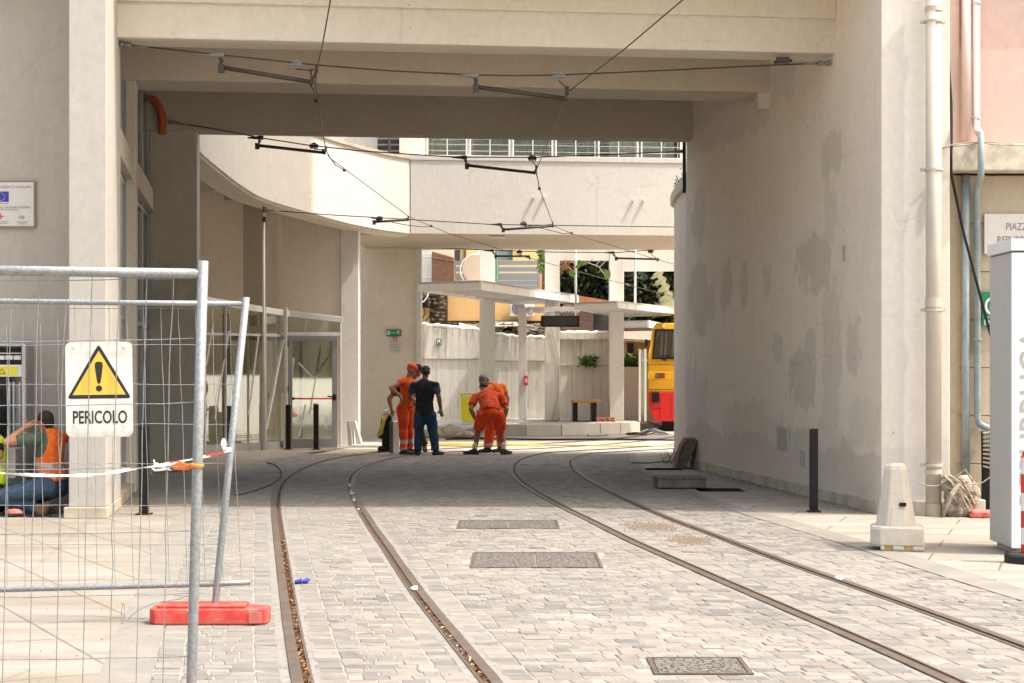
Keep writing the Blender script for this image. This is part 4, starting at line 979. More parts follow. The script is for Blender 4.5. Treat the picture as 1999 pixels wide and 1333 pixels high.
# pallet of bricks and bar on the platform
mb = MB()
for i in range(9):
    for k in range(2): mb.obox((PX(1166+i*4.2, 45.2)+random.uniform(-.01, .01), 45.2+random.uniform(-.1, .1), ZP+.03+.055*k), (.05, .11, .05), Matrix.Rotation(random.uniform(-.3, .3), 3, 'Z'))
tag(mb.build('loose_bricks', M['terra'], bevel=.004), 'low heap of small orange bricks beside the bench', 'bricks', kind='stuff')
# yellow bin
BI = empty('yellow_bin', (PX(912, 45), 44.9, ZP), 'tapered bright yellow bin left of the first column', 'bin')
Y = 44.9; mb = MB(); zb, zt = PZ(829, Y), PZ(769, Y)
x0_, x1_ = PX(898, Y), PX(928, Y); xb0, xb1 = PX(901, Y), PX(925, Y); zb = ZP
mb.add([(xb0, Y, zb), (xb1, Y, zb), (xb1, Y+.3, zb), (xb0, Y+.3, zb), (x0_, Y-.04, zt), (x1_, Y-.04, zt), (x1_, Y+.34, zt), (x0_, Y+.34, zt)], [(0,3,2,1),(4,5,6,7),(0,1,5,4),(1,2,6,5),(2,3,7,6),(3,0,4,7)])
mb.build('bin_body', M['ygarb'], BI, bevel=.012)
MB().box(x0_+.05, x1_-.05, Y-.046, Y-.041, zt-.07, zt-.02).build('white_label', M['signwhite'], BI)
MB().box(x0_-.01, x1_+.01, Y-.05, Y+.35, zt+.001, zt+.02).build('rim', M['ygarb'], BI)
# small information tag on the wall
r = empty('notice_plate', (PX(857, 48.3), 48.3, 2.2), 'small teal framed notice on the ragged boundary wall', 'notice')
MB().box(PX(852, 48.3), PX(861, 48.3), 48.32, 48.353, PZ(674, 48.3), PZ(661, 48.3)).build('plate', M['green'], r)
MB().box(PX(853.5, 48.3), PX(859.5, 48.3), 48.312, 48.319, PZ(672, 48.3), PZ(663, 48.3)).build('panel', M['signwhite'], r)
MB().box(PX(855, 48.3), PX(858.5, 48.3), 48.307, 48.311, PZ(671.5, 48.3), PZ(668, 48.3)).build('pictogram', M['ink'], r)
# ----------------------------------------------------------------- houses behind the boundary wall
HM = empty('mustard_house', (0, 51, 0), 'old house of mustard plaster and exposed rubble behind the walls', 'house')
Y = 50.
MB().box(PX(874, Y), PX(1066, Y), Y, Y+3, PZ(626, Y), PZ(568, Y)).build('mustard_wall', M['mustard'], HM)
MB().box(PX(800, Y), PX(873, Y), Y-.3, Y+3, 0, PZ(566, Y)).build('rubble_wall', M['rubble'], HM)
MB().box(PX(874, Y), PX(1066, Y), Y-.12, Y+3, 0, PZ(628, Y)).build('rubble_base', M['rubble'], HM)
MB().box(PX(822, 49.5), PX(838, 49.5), 49.55, 49.69, PZ(635, 49.5), PZ(600, 49.5)).build('plaster_patch', M['mustard'], HM)
rb = MB()
for i in range(150):
    px = random.uniform(935 if i % 3 else 880, 1062); c = P(px, random.uniform(632, 652), 49.5+random.uniform(-.4, .4)); s = random.uniform(.05, .16)
    rb.obox(c, (s*random.uniform(1, 3), s, s*.4), Matrix.Rotation(random.uniform(0, 3), 3, 'Z') @ Matrix.Rotation(random.uniform(-.4, .4), 3, 'Y'))
MB().box(PX(874, 49), PX(1066, 49), 48.95, 49.87, 2.2, PZ(648, 49)).build('lean_to_roof', M['rubble'], HM)
tag(rb.build('roof_rubble', M['rag']), 'broken boards and rubble lying on the low roof', 'rubble', kind='stuff')
for (a, b, ya, yb, Yq) in ((896, 935, 640, 648, 49.0), (965, 1010, 638, 637, 49.0)):
    tag(MB().slab([P(a, ya, Yq), P(b, yb, Yq), P(b, yb, Yq+.8)+Vector((0, 0, .12)), P(a, ya, Yq+.8)+Vector((0, 0, .12))], (0, 0, .03)).build('loose_board', M['limb']), 'loose pale board on the low roof, ' + ('left of the first column' if a < 900 else 'right of the first column'), 'board')
AC = empty('air_conditioner', (PX(1011, 49.7), 49.6, PZ(617, 49.6)), 'white air conditioner unit on the mustard wall', 'air conditioner')
MB().box(PX(996, 49.6), PX(1043, 49.6), 49.6, 49.95, PZ(617, 49.6), PZ(588, 49.6)).build('case', M['white'], AC, bevel=.015)
mb = MB(); c = P(1012, 602, 49.585)
for r_ in (.19, .15, .11, .07, .03):
    pts = [c+Vector((math.cos(t)*r_, 0, math.sin(t)*r_)) for t in [k*math.pi/10 for k in range(21)]]; mb.tube(pts, .012, 5)
mb.build('fan_grille', M['greym'], AC); MB().tube([c+Vector((0, .012, 0)), c+Vector((0, .02, 0))], .2, 20).build('fan_opening', M['dark'], AC)
# dark boxes and shelf on the rubble wall
r = empty('meter_shelf', (PX(838, 49.2), 49.2, 3), 'dark shelf with meters and looping cables on the rubble wall', 'shelf')
MB().box(PX(820, 49.2), PX(854, 49.2), 49.1, 49.65, PZ(600, 49.2), PZ(597, 49.2)).build('shelf', M['black'], r)
MB().box(PX(820, 49.2), PX(834, 49.2), 49.3, 49.6, PZ(596, 49.2), PZ(580, 49.2)).box(PX(841, 49.2), PX(846, 49.2), 49.3, 49.5, PZ(596, 49.2), PZ(585, 49.2)).build('meter_box', M['black'], r)
MB().tube([P(822, 590, 49.1), P(828, 588, 49.1), P(834, 580, 49.1), P(837, 568, 49.1)], .02, 6).build('white_cable', M['white'], r)
MB().tube([P(828, 602, 49.1), P(830, 612, 49.1), P(824, 622, 49.1)], .015, 5).tube([P(842, 602, 49.1), P(838, 618, 49.1), P(830, 628, 49.1)], .015, 5).build('black_cable', M['black'], r)
# yellow house, boards, columns, pipes above
HY = empty('yellow_house', (0, 56, 0), 'yellow house with grey blue slatted screens', 'house')
Y = 56.
MB().box(PX(800, Y), PX(1052, Y), Y, Y+4, 0, 9).build('wall', M['yhouse'], HY)
MB().box(PX(888, Y), PX(898, Y), Y-.05, Y-.003, PZ(510, Y), PZ(470, Y)).build('window', M['louvre'], HY)
MB().box(PX(905, Y), PX(910, Y), Y-.06, Y-.003, PZ(512, Y), PZ(470, Y)).build('brown_post', M['rust'], HY)
for (a, b, cuts) in ((888, 933, ((518, 514), (532, 529))), (971, 1052, ((522, 517), (534, 530.5)))):
    g = empty('slatted_screen', (PX((a+b)/2, 54), 54, 3), 'narrow grey blue slatted screen beside the white disc' if a < 900 else 'wide grey blue slatted screen right of the white pillar', 'screen')
    yy = 566; mb = MB()
    rows = [(566, 557), (556.3, 548), (547.3, 533.5), (530, 521.3), (517.3, 509)]
    for y0_, y1_ in rows: mb.box(PX(a, 54), PX(b, 54), 53.96, 54.0, PZ(y0_, 54), PZ(y1_, 54))
    mb.build('boards', M['bluegrey'], g)
    MB().box(PX(b-3, 54), PX(b, 54), 54.002, 54.06, PZ(568, 54), PZ(508, 54)).box(PX(a, 54), PX(a+2, 54), 54.002, 54.06, PZ(568, 54), PZ(508, 54)).build('frame', M['bluegrey'], g)
mb = MB().box(PX(971, 55), PX(998, 55), 55, 55.1, PZ(508, 55), PZ(480, 55)); mb.build('upper_screen', M['bluegrey'], HY)
MB().box(PX(997, 55), PX(1001, 55), 54.95, 55.1, PZ(508, 55), PZ(480, 55)).build('dark_post', M['green'], HY)
r = empty('white_pillar', (PX(950, 53), 53, 0), 'bright white pillar with a dark green side post', 'pillar')
MB().box(PX(934, 53), PX(966, 53), 53, 53.5, 0, 8).build('pillar', M['white'], r); MB().box(PX(966, 53)+.003, PX(970, 53), 53, 53.4, 3, 8).build('side_post', M['green'], r)
# white disc (back of a round sign / dish)
r = empty('satellite_dish', (PX(928, 52), 52, 3.9), 'big white round dish in front of the slatted screen', 'dish')
c = P(930, 527, 52); mb = MB(); mb.tube([c, c+Vector((.02, .035, .01))], .48, 40); mb.tube([c+Vector((math.cos(t)*.48, .01, math.sin(t)*.48)) for t in [k*math.pi/20 for k in range(41)]], .018, 6); mb.build('dish', M['whitem'], r)
MB().tube([c+Vector((0, .05, .1)), c+Vector((0, .5, -.5)), c+Vector((0, .6, -1.6))], .03, 6).build('mount', M['greym'], r)
# railings and rusty gate
r = empty('hooped_railing', (PX(830, 50), 50.5, 3.9), 'white hooped railing at the left end of the terrace', 'railing')
mb = MB(); Y = 50.6
for k in range(10):
    a = 819+k*3.4; mb.tube([P(a, 552, Y), P(a, 496, Y), P(a+.8, 492, Y), P(a+1.7, 496, Y), P(a+1.7, 552, Y)], .016, 5)
mb.tube([P(816, 500, Y), P(850, 503, Y)], .02, 5).tube([P(816, 541, Y), P(850, 543, Y)], .02, 5); mb.build('bars', M['whitem'], r)
MB().box(PX(831, Y), PX(832.5, Y), Y+.02, Y+.06, PZ(552, Y), PZ(485, Y)).build('post', M['greypipe'], r)
r = empty('rusty_gate', (PX(866, 50.4), 50.4, 3.9), 'rusty iron bar gate with curled tops', 'gate')
mb = MB(); Y = 50.4
for k in range(15):
    a = 844+k*2.8; t = 493+k*.8; mb.tube([P(a, 552, Y), P(a, t, Y), P(a+.7, t-2.5, Y), P(a+1.4, t, Y), P(a+1.4, 552, Y)], .018, 5)
mb.tube([P(842, 503, Y), P(886, 510, Y)], .03, 5).tube([P(842, 510, Y), P(886, 517, Y)], .02, 5); mb.build('bars', M['rust'], r)
MB().box(PX(876, Y), PX(887, Y), Y+.05, Y+.08, PZ(552, Y), PZ(506, Y)).build('rusty_sheet', M['rust'], r)
tag(MB().box(PX(800, 52.5), PX(885, 52.5), 52.5, 52.8, 0, PZ(470, 52.5)).build('terrace_house', M['beam']), 'cream rendered house wall behind the hooped railing', 'house')
# pipes and vine between the yellow house and the arcade
r = empty('rusty_downpipes', (PX(1058, 51), 51, 0), 'rusty brown downpipes overgrown by a vine', 'pipe')
for px, rr, mt in ((1055, .05, 'stone'), (1059.5, .045, 'rust'), (1063, .05, 'rubble')): MB().tube([P(px, 600, 51), P(px, 480, 51)], rr, 8).build('pipe', M[mt], r, smooth=True)
def leafmass(name, n, fn, size, mat, label, cat, kind=None, parent=None, shade=1.0, tri=False):
    mb = MB(); mb.c = []
    for _ in range(n):
        c = fn(); s = size*random.uniform(.6, 1.4); u = Vector((random.gauss(0, 1), random.gauss(0, 1), random.gauss(0, .8))).normalized()
        v = u.cross(Vector((random.gauss(0, 1), random.gauss(0, 1), random.gauss(0, 1)))).normalized()
        k = min(1, max(0, random.gauss(.4, .28)*shade)); mb.c += [(k, k, k)]*4
        mb.quad(c-u*s, c-v*s*.45, c+u*s, c+v*s*.45)
    o = mb.build(name, mat, parent)
    if label: tag(o, label, cat, kind=kind)
    return o
leafmass('climbing_vine', 260, lambda: P(random.gauss(1056, 3), random.uniform(480, 530), 50.8+random.uniform(-.2, .2)), .06, M['leafgreen'], 'green vine climbing over the downpipes', 'vine')
# stucco house with dark door behind third wall
HS = empty('stucco_house', (3, 51, 0), 'pink brown pebbledash house with a dark door', 'house')
Y = 51.
MB().box(PX(1100, Y), PX(1158, Y), Y, Y+3, 0, PZ(594, Y)).build('wall', M['pebble'], HS)
MB().box(PX(1158, Y)+.002, PX(1196, Y), Y+.1, Y+.2, 1, PZ(598, Y)).build('door', M['louvre'], HS)
MB().prism([(PX(1128, 51), 50.6), (PX(1186, 52), 50.6), (PX(1186, 52), 53), (PX(1128, 51), 53)], PZ(592, 51), [PZ(578, 51), PZ(588, 51), PZ(588, 51), PZ(578, 51)]).build('tiled_roof', M['terra'], HS)
HG = empty('garden_house', (4.2, 58, 0), 'low cream garden house with a speckled roof beyond the garden wall', 'house')
Y = 56.
MB().box(PX(1215, Y), PX(1340, Y), Y, Y+3, 0, PZ(664, Y)).build('wall', M['yhouse'], HG)
MB().prism([(PX(1205, 55), 55), (PX(1345, 55), 55), (PX(1345, 58), 58), (PX(1205, 58), 58)], [PZ(665, 55), PZ(672, 55), PZ(640, 58), PZ(636, 58)], [PZ(660, 55), PZ(668, 55), PZ(634, 58), PZ(630, 58)]).build('speckled_roof', M['pebble'], HG)
MB().box(PX(1224, Y), PX(1236, Y), Y-.05, Y-.003, PZ(690, Y), PZ(670, Y)).box(PX(1240, Y), PX(1250, Y), Y-.05, Y-.003, PZ(705, Y), PZ(690, Y)).build('window', M['louvre'], HG)
r = empty('parasol', (PX(1226, 52), 52, 0), 'white garden parasol behind the low white wall', 'parasol')
c = P(1222, 688, 52); mb = MB(); mb.v = [c]+[c+Vector((math.cos(t)*.75, math.sin(t)*.75, -.26)) for t in [k*math.pi/4 for k in range(8)]]
for k in range(8): mb.face([0, 1+k, 1+(k+1) % 8])
mb.build('parasol_top', M['white'], r); MB().tube([c, Vector((c.x, c.y, 0))], .025, 6).build('pole', M['whitem'], r)
leafmass('garden_shrub', 700, lambda: P(random.uniform(1214, 1250), 716-abs(random.gauss(0, 8)), 49+random.uniform(-.5, .5)), .10, M['leafgreen'], 'fresh green shrub above the low garden wall', 'shrub')
leafmass('wall_shrub', 520, lambda: P(1148+random.gauss(0, 7.5), 705+random.gauss(0, 4.5), 48.6+random.uniform(-.15, .15)), .055, M['leafgreen'], 'small round shrub growing from the third boundary wall', 'shrub')
# dark evergreen trees seen through the arcade openings
for i, (cx, cy, lab) in enumerate(((2.6, 58, 'dark evergreen tree filling the left arcade opening'), (5.2, 59, 'dark evergreen tree filling the right arcade opening'))):
    T = empty('evergreen_tree', (cx, cy, 0), lab, 'tree', 'dark trees behind the arcade')
    MB().tube([(cx, cy, 0), (cx+.1, cy, 2.5), (cx-.1, cy+.1, 5), (cx, cy, 7)], [.22, .17, .12, .05], 8).tube([(cx, cy, 3), (cx+1.2, cy-.5, 4.6)], [.09, .04], 6).tube([(cx, cy, 3.4), (cx-1.2, cy-.3, 5)], [.09, .04], 6).build('trunk', M['bark'], T)
    def fn(cx=cx, cy=cy):
        while True:
            v = Vector((random.uniform(-1, 1), random.uniform(-1, 1), random.uniform(-1, 1)))
            if .25 < v.length < 1+.12*noise.noise(v*3): return Vector((cx+v.x*2.0, cy+v.y*1.6, 4.9+v.z*2.7))
    leafmass('crown', 15000, fn, .13, M['leafdark'], None, None, parent=T)
leafmass('hedge', 9000, lambda: Vector((random.uniform(-1, 8), 61.5+random.uniform(-.4, .4), random.uniform(0, 8.2)+random.uniform(-.3, .3))), .22, M['leafdark'], 'tall dark hedge behind the trees', 'hedge', kind='stuff')
# bare branch with a few leaves, in front of the left opening
T = empty('twig_branch', P(1100, 520, 45.7), 'thin pale branch with a few big leaves crossing the left opening', 'branch')
mb = MB()
for pts in ([(1096, 512), (1120, 512), (1145, 512), (1168, 520), (1176, 530), (1180, 536)], [(1150, 513), (1157, 505)], [(1163, 518), (1172, 508)], [(1170, 522), (1182, 510)], [(1100, 510), (1112, 524), (1118, 530)], [(1098, 524), (1108, 508)]):
    mb.tube([P(a, b, 45.6) for a, b in pts], .014, 5)
mb.build('twigs', M['rag'], T)
mb = MB(); mb.c = []
for px, py, s in ((1117, 533, .12), (1132, 514, .10), (1140, 513, .09), (1128, 520, .08), (1186, 536, .13), (1183, 531, .09)):
    c = P(px, py, 45.55); a = random.uniform(0, 3); u = Vector((math.cos(a), -.3, math.sin(a)))*s; v = Vector((-math.sin(a), .2, math.cos(a)))*s*.75
    pts = [c-u, c-u*.3-v, c+u*.6-v*.6, c+u, c+u*.6+v*.6, c-u*.3+v]; mb.add(pts, [(0, 1, 2, 3, 4, 5)]); mb.c += [(random.uniform(.4, 1),)*3]*6
mb.build('leaves', M['leafgreen'], T)
leafmass('dry_leaf_cluster', 170, lambda: P(1104+random.gauss(0, 6), 519+random.gauss(0, 7), 45.6+random.uniform(-.1, .1)), .035, M['dryleaf'], None, None, parent=T)['kind'] = 'stuff'
# palm : one big pale frond and a fan of spikes
T = empty('palm_plant', P(1308, 600, 48), 'palm with a ragged pale frond and spiky fan at the right opening', 'palm')
mb = MB(); mb.c = []
st = [P(1286, 530, 47.8), P(1293, 545, 47.8), P(1301, 562, 47.8), P(1308, 580, 47.8), P(1314, 600, 47.8)]
for i in range(24):
    t = i/23*3.999; k = int(t); p = st[k].lerp(st[k+1], t-k); s = .17+.1*math.sin(i*1.3)
    for d, l in ((Vector((-.8, .1, -.5)), s*1.2), (Vector((.8, .1, .25)), s*.5)):
        q = p+d*l; w2 = Vector((.02, 0, .05)); mb.quad(p-w2, q-w2*.3, q+w2*.5, p+w2); c = random.uniform(.3, 1); mb.c += [(c, c, c)]*4
mb.build('pale_frond', M['leafpale'], T)
mb = MB(); mb.c = []
b0 = P(1316, 608, 47.6)
for i in range(46):
    a = R(95+i*2.3); L_ = random.uniform(.42, .62); q = b0+Vector((math.cos(a)*L_, random.uniform(-.2, .2), math.sin(a)*L_)); w2 = Vector((.012, 0, .012)); mb.quad(b0-w2, q-w2*.2, q+w2*.2, b0+w2); c = random.uniform(.2, 1); mb.c += [(c, c, c)]*4
mb.build('spiky_fan', M['leafpale'], T)
MB().tube([b0, Vector((b0.x+.2, b0.y+.3, 0))], .09, 8).build('trunk', M['bark'], T)
# ----------------------------------------------------------------- tram
TM = empty('tram', (3.6, 46, 0), 'yellow and red tram stopped at the platform, half hidden by the wall', 'tram')
xl, xr, Yf, Yk = 3.60, 5.95, 46.0, 60.
zf = lambda py: PZ(py, Yf)
prof = [(xl-.0, zf(765)), (xl-.0, zf(690)), (xl+.10, zf(641)), (xl+.20, zf(630)), (xr-.20, zf(630)), (xr-.10, zf(641)), (xr, zf(690)), (xr, zf(765))]
def loft(name, poly, y0, y1, mat, parent, bev=.03, yf=None):
    n = len(poly); mb = MB()
    for p in poly: mb.v.append(Vector((p[0], (yf(p[1]) if yf else y0), p[1])))
    for p in poly: mb.v.append(Vector((p[0], y1, p[1])))
    mb.face(list(range(n))); mb.face([n+i for i in range(n)][::-1])
    for i in range(n): mb.face([(i+1) % n, i, n+i, n+(i+1) % n])
    return mb.build(name, mat, parent, bevel=bev)
rake = lambda z: Yf + max(0, (z-zf(712)))*.22
loft('body', prof, Yf, Yk, M['tramy'], TM, .03, rake)
red = [(xl+.18, zf(822)), (xl+.03, zf(800)), (xl-.004, zf(765)-.003), (xr+.004, zf(765)-.003), (xr-.03, zf(800)), (xr-.18, zf(822))]
loft('lower_body', [(p[0], p[1]) for p in red], Yf-.02, Yk, M['tramr'], TM, .02)
MB().box(xl+.35, xr-.35, Yf+.4, Yk-.5, .03, zf(822)-.003).build('underframe', M['dark'], TM)
wz0, wz1 = zf(701), zf(642)
def onf(x, z, d): return Vector((x, rake(z)-d, z))
wa, wb = xl+.10, xr-.10
MB().slab([onf(wa, wz0, .012), onf(wb, wz0, .012), onf(wb-.07, wz1, .012), onf(wa+.07, wz1, .012)], (0, .02, 0)).build('windscreen_seal', M['black'], TM)
for zq in (zf(712), zf(760)):
    MB().box(xl+.02, xr-.02, Yf-.0045, Yf-.0005, zq-.006, zq+.006).build('panel_seam', M['black'], TM)
for xq in (PX(1288, Yf), PX(1310, Yf)):
    MB().box(xq-.004, xq+.004, Yf-.0245, Yf-.0205, zf(815), zf(770)).build('panel_seam', M['black'], TM)
MB().box(PX(1276, Yf), PX(1293, Yf), Yf-.0248, Yf-.0206, zf(797)-.005, zf(797)+.005).build('panel_seam', M['black'], TM)
g = MB().slab([onf(wa+.04, wz0+.04, .022), onf(wb-.04, wz0+.04, .022), onf(wb-.11, wz1-.04, .022), onf(wa+.11, wz1-.04, .022)], (0, .006, 0)).build('windscreen', M['tramglass'] if 'tramglass' in M else M['dark'], TM)
mb = MB()
for x in (xl+.3, xl+.42, xl+.62): mb.slab([onf(x, wz0+.1, .026), onf(x+.05, wz0+.1, .026), onf(x+.08, wz1-.1, .026), onf(x+.03, wz1-.1, .026)], (0, .003, 0))
mb.build('cab_curtain', M['louvre'], TM)
MB().tube([onf(xl+.45, wz0-.02, .06), onf(xl+.55, wz0+.12, .05)], .012, 6).tube([onf(xl+.36, wz0-.01, .05), onf(xl+.48, wz0-.03, .05)], .02, 6).build('wiper', M['black'], TM)
MB().box(xl-.02, xr+.02, Yf-.035, Yf-.001, zf(740), zf(726)).build('bumper_strip', M['tramy'], TM, bevel=.01)
for a, b, mt in ((1280, 1287.5, 'steelw'), (1288.5, 1293, 'red'), (1294, 1298, 'red')):
    l_ = MB().box(PX(a, Yf), PX(b, Yf), Yf-.06, Yf-.036, zf(738), zf(728.5)).build('lamp', M['black'], TM, bevel=.006)
    MB().box(PX(a+.9, Yf), PX(b-.9, Yf), Yf-.066, Yf-.061, zf(736.6), zf(730)).build('lamp_lens', M[mt], l_)
MB().box(PX(1273, Yf), PX(1287, Yf), Yf-.09, Yf-.021, zf(785), zf(765.5)).build('coupler_box', M['black'], TM, bevel=.01)
MB().box(PX(1292, Yf), PX(1296.5, Yf), rake(zf(636))-.05, rake(zf(636))-.002, zf(639), zf(633)).build('roof_lamp', M['white'], TM)
MB().tube([(xl-.05, Yf+.2, zf(670)), (xl+.02, Yf+.3, zf(664))], .02, 6).box(xl-.09, xl-.03, Yf+.1, Yf+.25, zf(676), zf(662)).build('mirror', M['black'], TM)
for k in range(4):
    g = MB().box(xl-.012, xl+.05, 47.6+k*2.6, 49.4+k*2.6, zf(703), zf(655)).build('side_window', M['dark'], TM)
for yy in (48.2, 50.4, 56, 58):
    for x in (4.0, 5.3):
        mb = MB(); mb.tube([(x, yy, .36), (x+.12, yy, .36)], .34, 20); mb.build('wheel', M['rail'], TM)
TM.rotation_euler = (0, 0, R(-7.5))
# cables and planks on the courtyard floor
rnd = random.Random(3)
def heap(name, px0, px1, py, Y, n, h, mat, r_, label, cat):
    mb = MB(); xa, xb = PX(px0, Y), PX(px1, Y)
    for k in range(n):
        pts = []; ph = rnd.uniform(0, 6.28); cx = rnd.uniform(xa*.6+xb*.4, xa*.35+xb*.65); w2 = rnd.uniform(.3, .5)*(xb-xa)
        for i in range(15):
            a = ph+i/14*6.0; x = cx+math.cos(a)*w2; yv = Y+math.sin(a)*.35; pts.append((min(max(x, xa), xb), yv, .02+h*max(0, 1-abs((x-(xa+xb)/2)/((xb-xa)/2)))*rnd.uniform(.2, 1)))
        mb.tube(pts, r_, 5)
    return tag(mb.build(name, mat, smooth=True), label, cat)
heap('cable_heap', 1245, 1304, 846, 43.8, 12, .16, M['greypipe'], .016, 'tangled heap of grey blue cable in front of the tram', 'cable')
heap('black_cable_coil', 1218, 1262, 847, 43.6, 5, .03, M['black'], .018, 'flat black cable coil left of the grey heap', 'cable')
def gl(pts, z=.02): return [G(a, b, z) for a, b in pts]
for pts, lab in (([(862, 866), (900, 865), (950, 866.5), (1010, 867), (1100, 868.5), (1200, 870), (1330, 870)], 'long yellow hose running right to the wall'),
                 ([(742, 862), (790, 863.5), (830, 864), (880, 868), (935, 866), (960, 863), (990, 864)], 'short yellow hose winding behind the workers'),
                 ([(800, 868), (840, 868.5), (900, 870.5), (980, 869), (1060, 870)], 'yellow hose lying nearest the workers')):
    tag(MB().tube(gl(pts), .016, 6).build('yellow_hose', M['yhose'], smooth=True), lab, 'hose', 'yellow hoses')
tag(MB().tube(gl([(870, 857), (960, 856), (1060, 858), (1180, 857), (1320, 859)]), .02, 6).build('black_hose', M['black'], smooth=True), 'long dark hose on the courtyard floor near the kerb', 'hose')
tag(MB().tube(gl([(1148, 849.5), (1186, 847.5)], .04), .035, 6).build('steel_bar', M['greym']), 'short steel bar lying below the platform kerb', 'bar')
# tarp bundle and slabs behind the workers
tb = MB(); c = G(880, 846, .1)
for (dx, dy, s, h) in ((-.35, 0, .3, .17), (-.05, .1, .4, .2), (.25, 0, .35, .1), (.55, .1, .4, .05)): tb.ball((c.x+dx, c.y+dy, h*.5), (s, .35, h), 14, 9)
for v in tb.v:
    k = noise.noise(v*4)*.12+noise.noise(v*11)*.06; v.z = max(.01, v.z+k); v.x += noise.noise(v*3+Vector((9, 1, 2)))*.1
tag(tb.build('dusty_tarp', M['tarp'], smooth=False), 'crumpled dusty tarp in a heap behind the man in blue jeans', 'tarp')
for k, (a, b, lab) in enumerate(((683, 689, 'leftmost of the marble slabs leaning on the pillar'), (688, 695, 'middle marble slab of the leaning stack'), (695, 701, 'rightmost marble slab of the leaning stack, widest'))):
    Y = 37.1-.04*k; p0, p1 = P(a, 864, Y), P(a+(8 if k < 2 else 15), 864, Y-.1); t = Vector((-.06-.12*(k == 2), .32, 0)); hgt = .52
    p0.z = p1.z = .012; tag(MB().slab([p0, p1, p1+t+Vector((0, 0, hgt)), p0+t+Vector((0, 0, hgt))], (-.035, -.03, 0)).build('marble_slab', M['limb'], bevel=.004), lab, 'slab', 'marble slabs leaning against the pillar')
tag(MB().box(PX(690, 37), PX(745, 36.2), 36.35, 36.9, .012, .05).build('board', M['limb']), 'pale board flat on the floor below the leaning slabs', 'board')
# equipment
EQ = empty('plate_compactor', (PX(752, 34.6), 34.6, 0), 'black machine wrapped in yellow hoses beside the passage wall', 'machine')
Y = 34.6; mb = MB(); mb.prism([(PX(738, Y), Y-.15), (PX(765, Y), Y-.15), (PX(765, Y), Y+.3), (PX(738, Y), Y+.3)], .01, .1); mb.box(PX(746, Y), PX(765, Y), Y-.1, Y+.2, .1, .72); mb.obox((PX(750, Y), Y, .55), (.14, .2, .6), Matrix.Rotation(R(12), 3, 'Y')); mb.build('machine_body', M['black'], EQ, bevel=.03)
mb = MB()
for k in range(4): mb.tube([P(737+3*k, 853-2*k, Y-.2), P(741+2*k, 838, Y-.22), P(748+k, 822, Y-.24), P(746+3*k, 812, Y-.2), P(751+3*k, 803, Y-.1)], .020, 6)
mb.build('yellow_hoses', M['yhose'], EQ, smooth=True)
MB().ball(P(754, 804, Y-.18), (.07, .05, .06)).build('tank_cap', M['white'], EQ, smooth=True)
r = empty('toolbox', (PX(771, 33.9), 33.9, 0), 'tall white box with dark speckled side standing by the workers', 'box')
MB().box(PX(768, 33.9), PX(780, 33.9), 33.8, 34.1, .003, PZ(822, 33.9)).build('white_side', M['white'], r, bevel=.005)
MB().box(PX(761, 33.9), PX(768, 33.9)-.002, 33.79, 34.1, .003, PZ(822.5, 33.9)).build('speckled_side', M['cast'], r, bevel=.005)
# ================================================================= safety fences
def pole(name, pts, r, mat, parent, n=14): return MB().tube(pts, r, n).build(name, mat, parent, smooth=True)
Y1 = 7.3
FA = empty('safety_fence', (-2.9, Y1, 0), 'nearest galvanised mesh fence panel, carrying the danger sign', 'fence', 'mobile mesh fence panels')
def f1(px, py, d=0): return P(px, py, Y1+d)
pole('post', [Vector((PX(358, Y1), Y1, .12)), f1(374, 1333), f1(385, 920), f1(397, 509)], .0215, M['galv'], FA, 18)
pole('post', [Vector((-4.70, Y1+.4, .12)), Vector((-4.66, Y1+.4, 2.06))], .0215, M['galv'], FA)
def lrail(py0, py1): return [f1(-1150, py0-4, .38), f1(0, py0), f1(388, py1)]
pole('rail', lrail(528, 534), .021, M['galv'], FA); pole('rail', [f1(-1150, 1500, .38), f1(0, 1498), f1(360, 1496)], .021, M['galv'], FA)
rnd = random.Random(11)
wm = MB()
for k in range(-12, 8):
    xb = 0.5+52.2*k; xt = xb+24; ks = rnd.uniform(-6, 6)
    if xb > 372: continue
    Yd = .0 if k >= 0 else -k*52/1150*.38
    pts = []
    for i, py in enumerate((536, 600, 664, 727, 789, 850, 914, 975, 1040, 1100, 1162, 1225, 1285, 1350, 1420, 1496)):
        t = (py-536)/960; bend = rnd.uniform(-1.6, 1.6) + (ks*.7 if 640 < py < 1050 else 0)
        if py > 1150: bend = 0
        pts.append(f1(xt+(xb-xt)*t+bend, py, Yd+(.004 if i % 2 else -.004)))
    wm.tube(pts, .0021, 5)
for py in (545, 664, 789, 914, 1040, 1162, 1285, 1410):
    pts = [f1(-1130, py+rnd.uniform(-3, 3), .38), f1(-500, py, .17), f1(-10, py+3, 0)] + [f1(x, py+3-x*.012+rnd.uniform(-1.2, 1.2)+(x-180)*-.004, .003) for x in (60, 130, 200, 260, 320)] + [f1(377 if py < 900 else 368, py-4)]
    wm.tube(pts, .0021, 5)
wm.build('mesh_wires', M['galv'], FA)
foot = MB(); foot.box(PX(358, Y1)-.12, PX(358, Y1)+.12, Y1-.36, Y1+.36, .005, .13); foot.build('fence_foot', M['redplastic'], FA, bevel=.03)
Y2 = 11.0
FB = empty('safety_fence', (-3.4, Y2, 0), 'farther mesh fence panel with a leaning end post in a red foot', 'fence', 'mobile mesh fence panels')
def f2(px, py, d=0): return P(px, py, Y2+d)
pole('post', [f2(415, 1213), f2(420, 1180), f2(440, 980), f2(481, 580)], .0225, M['galv'], FB, 18)
pole('rail', [f2(-560, 583, .2), f2(0, 588), f2(240, 591), f2(473, 593)], .0175, M['galv'], FB)
pole('rail', [f2(-560, 1160, .2), f2(0, 1151), f2(230, 1145), f2(430, 1139.5), f2(488, 1136.5)], .0175, M['galv'], FB)
wm = MB()
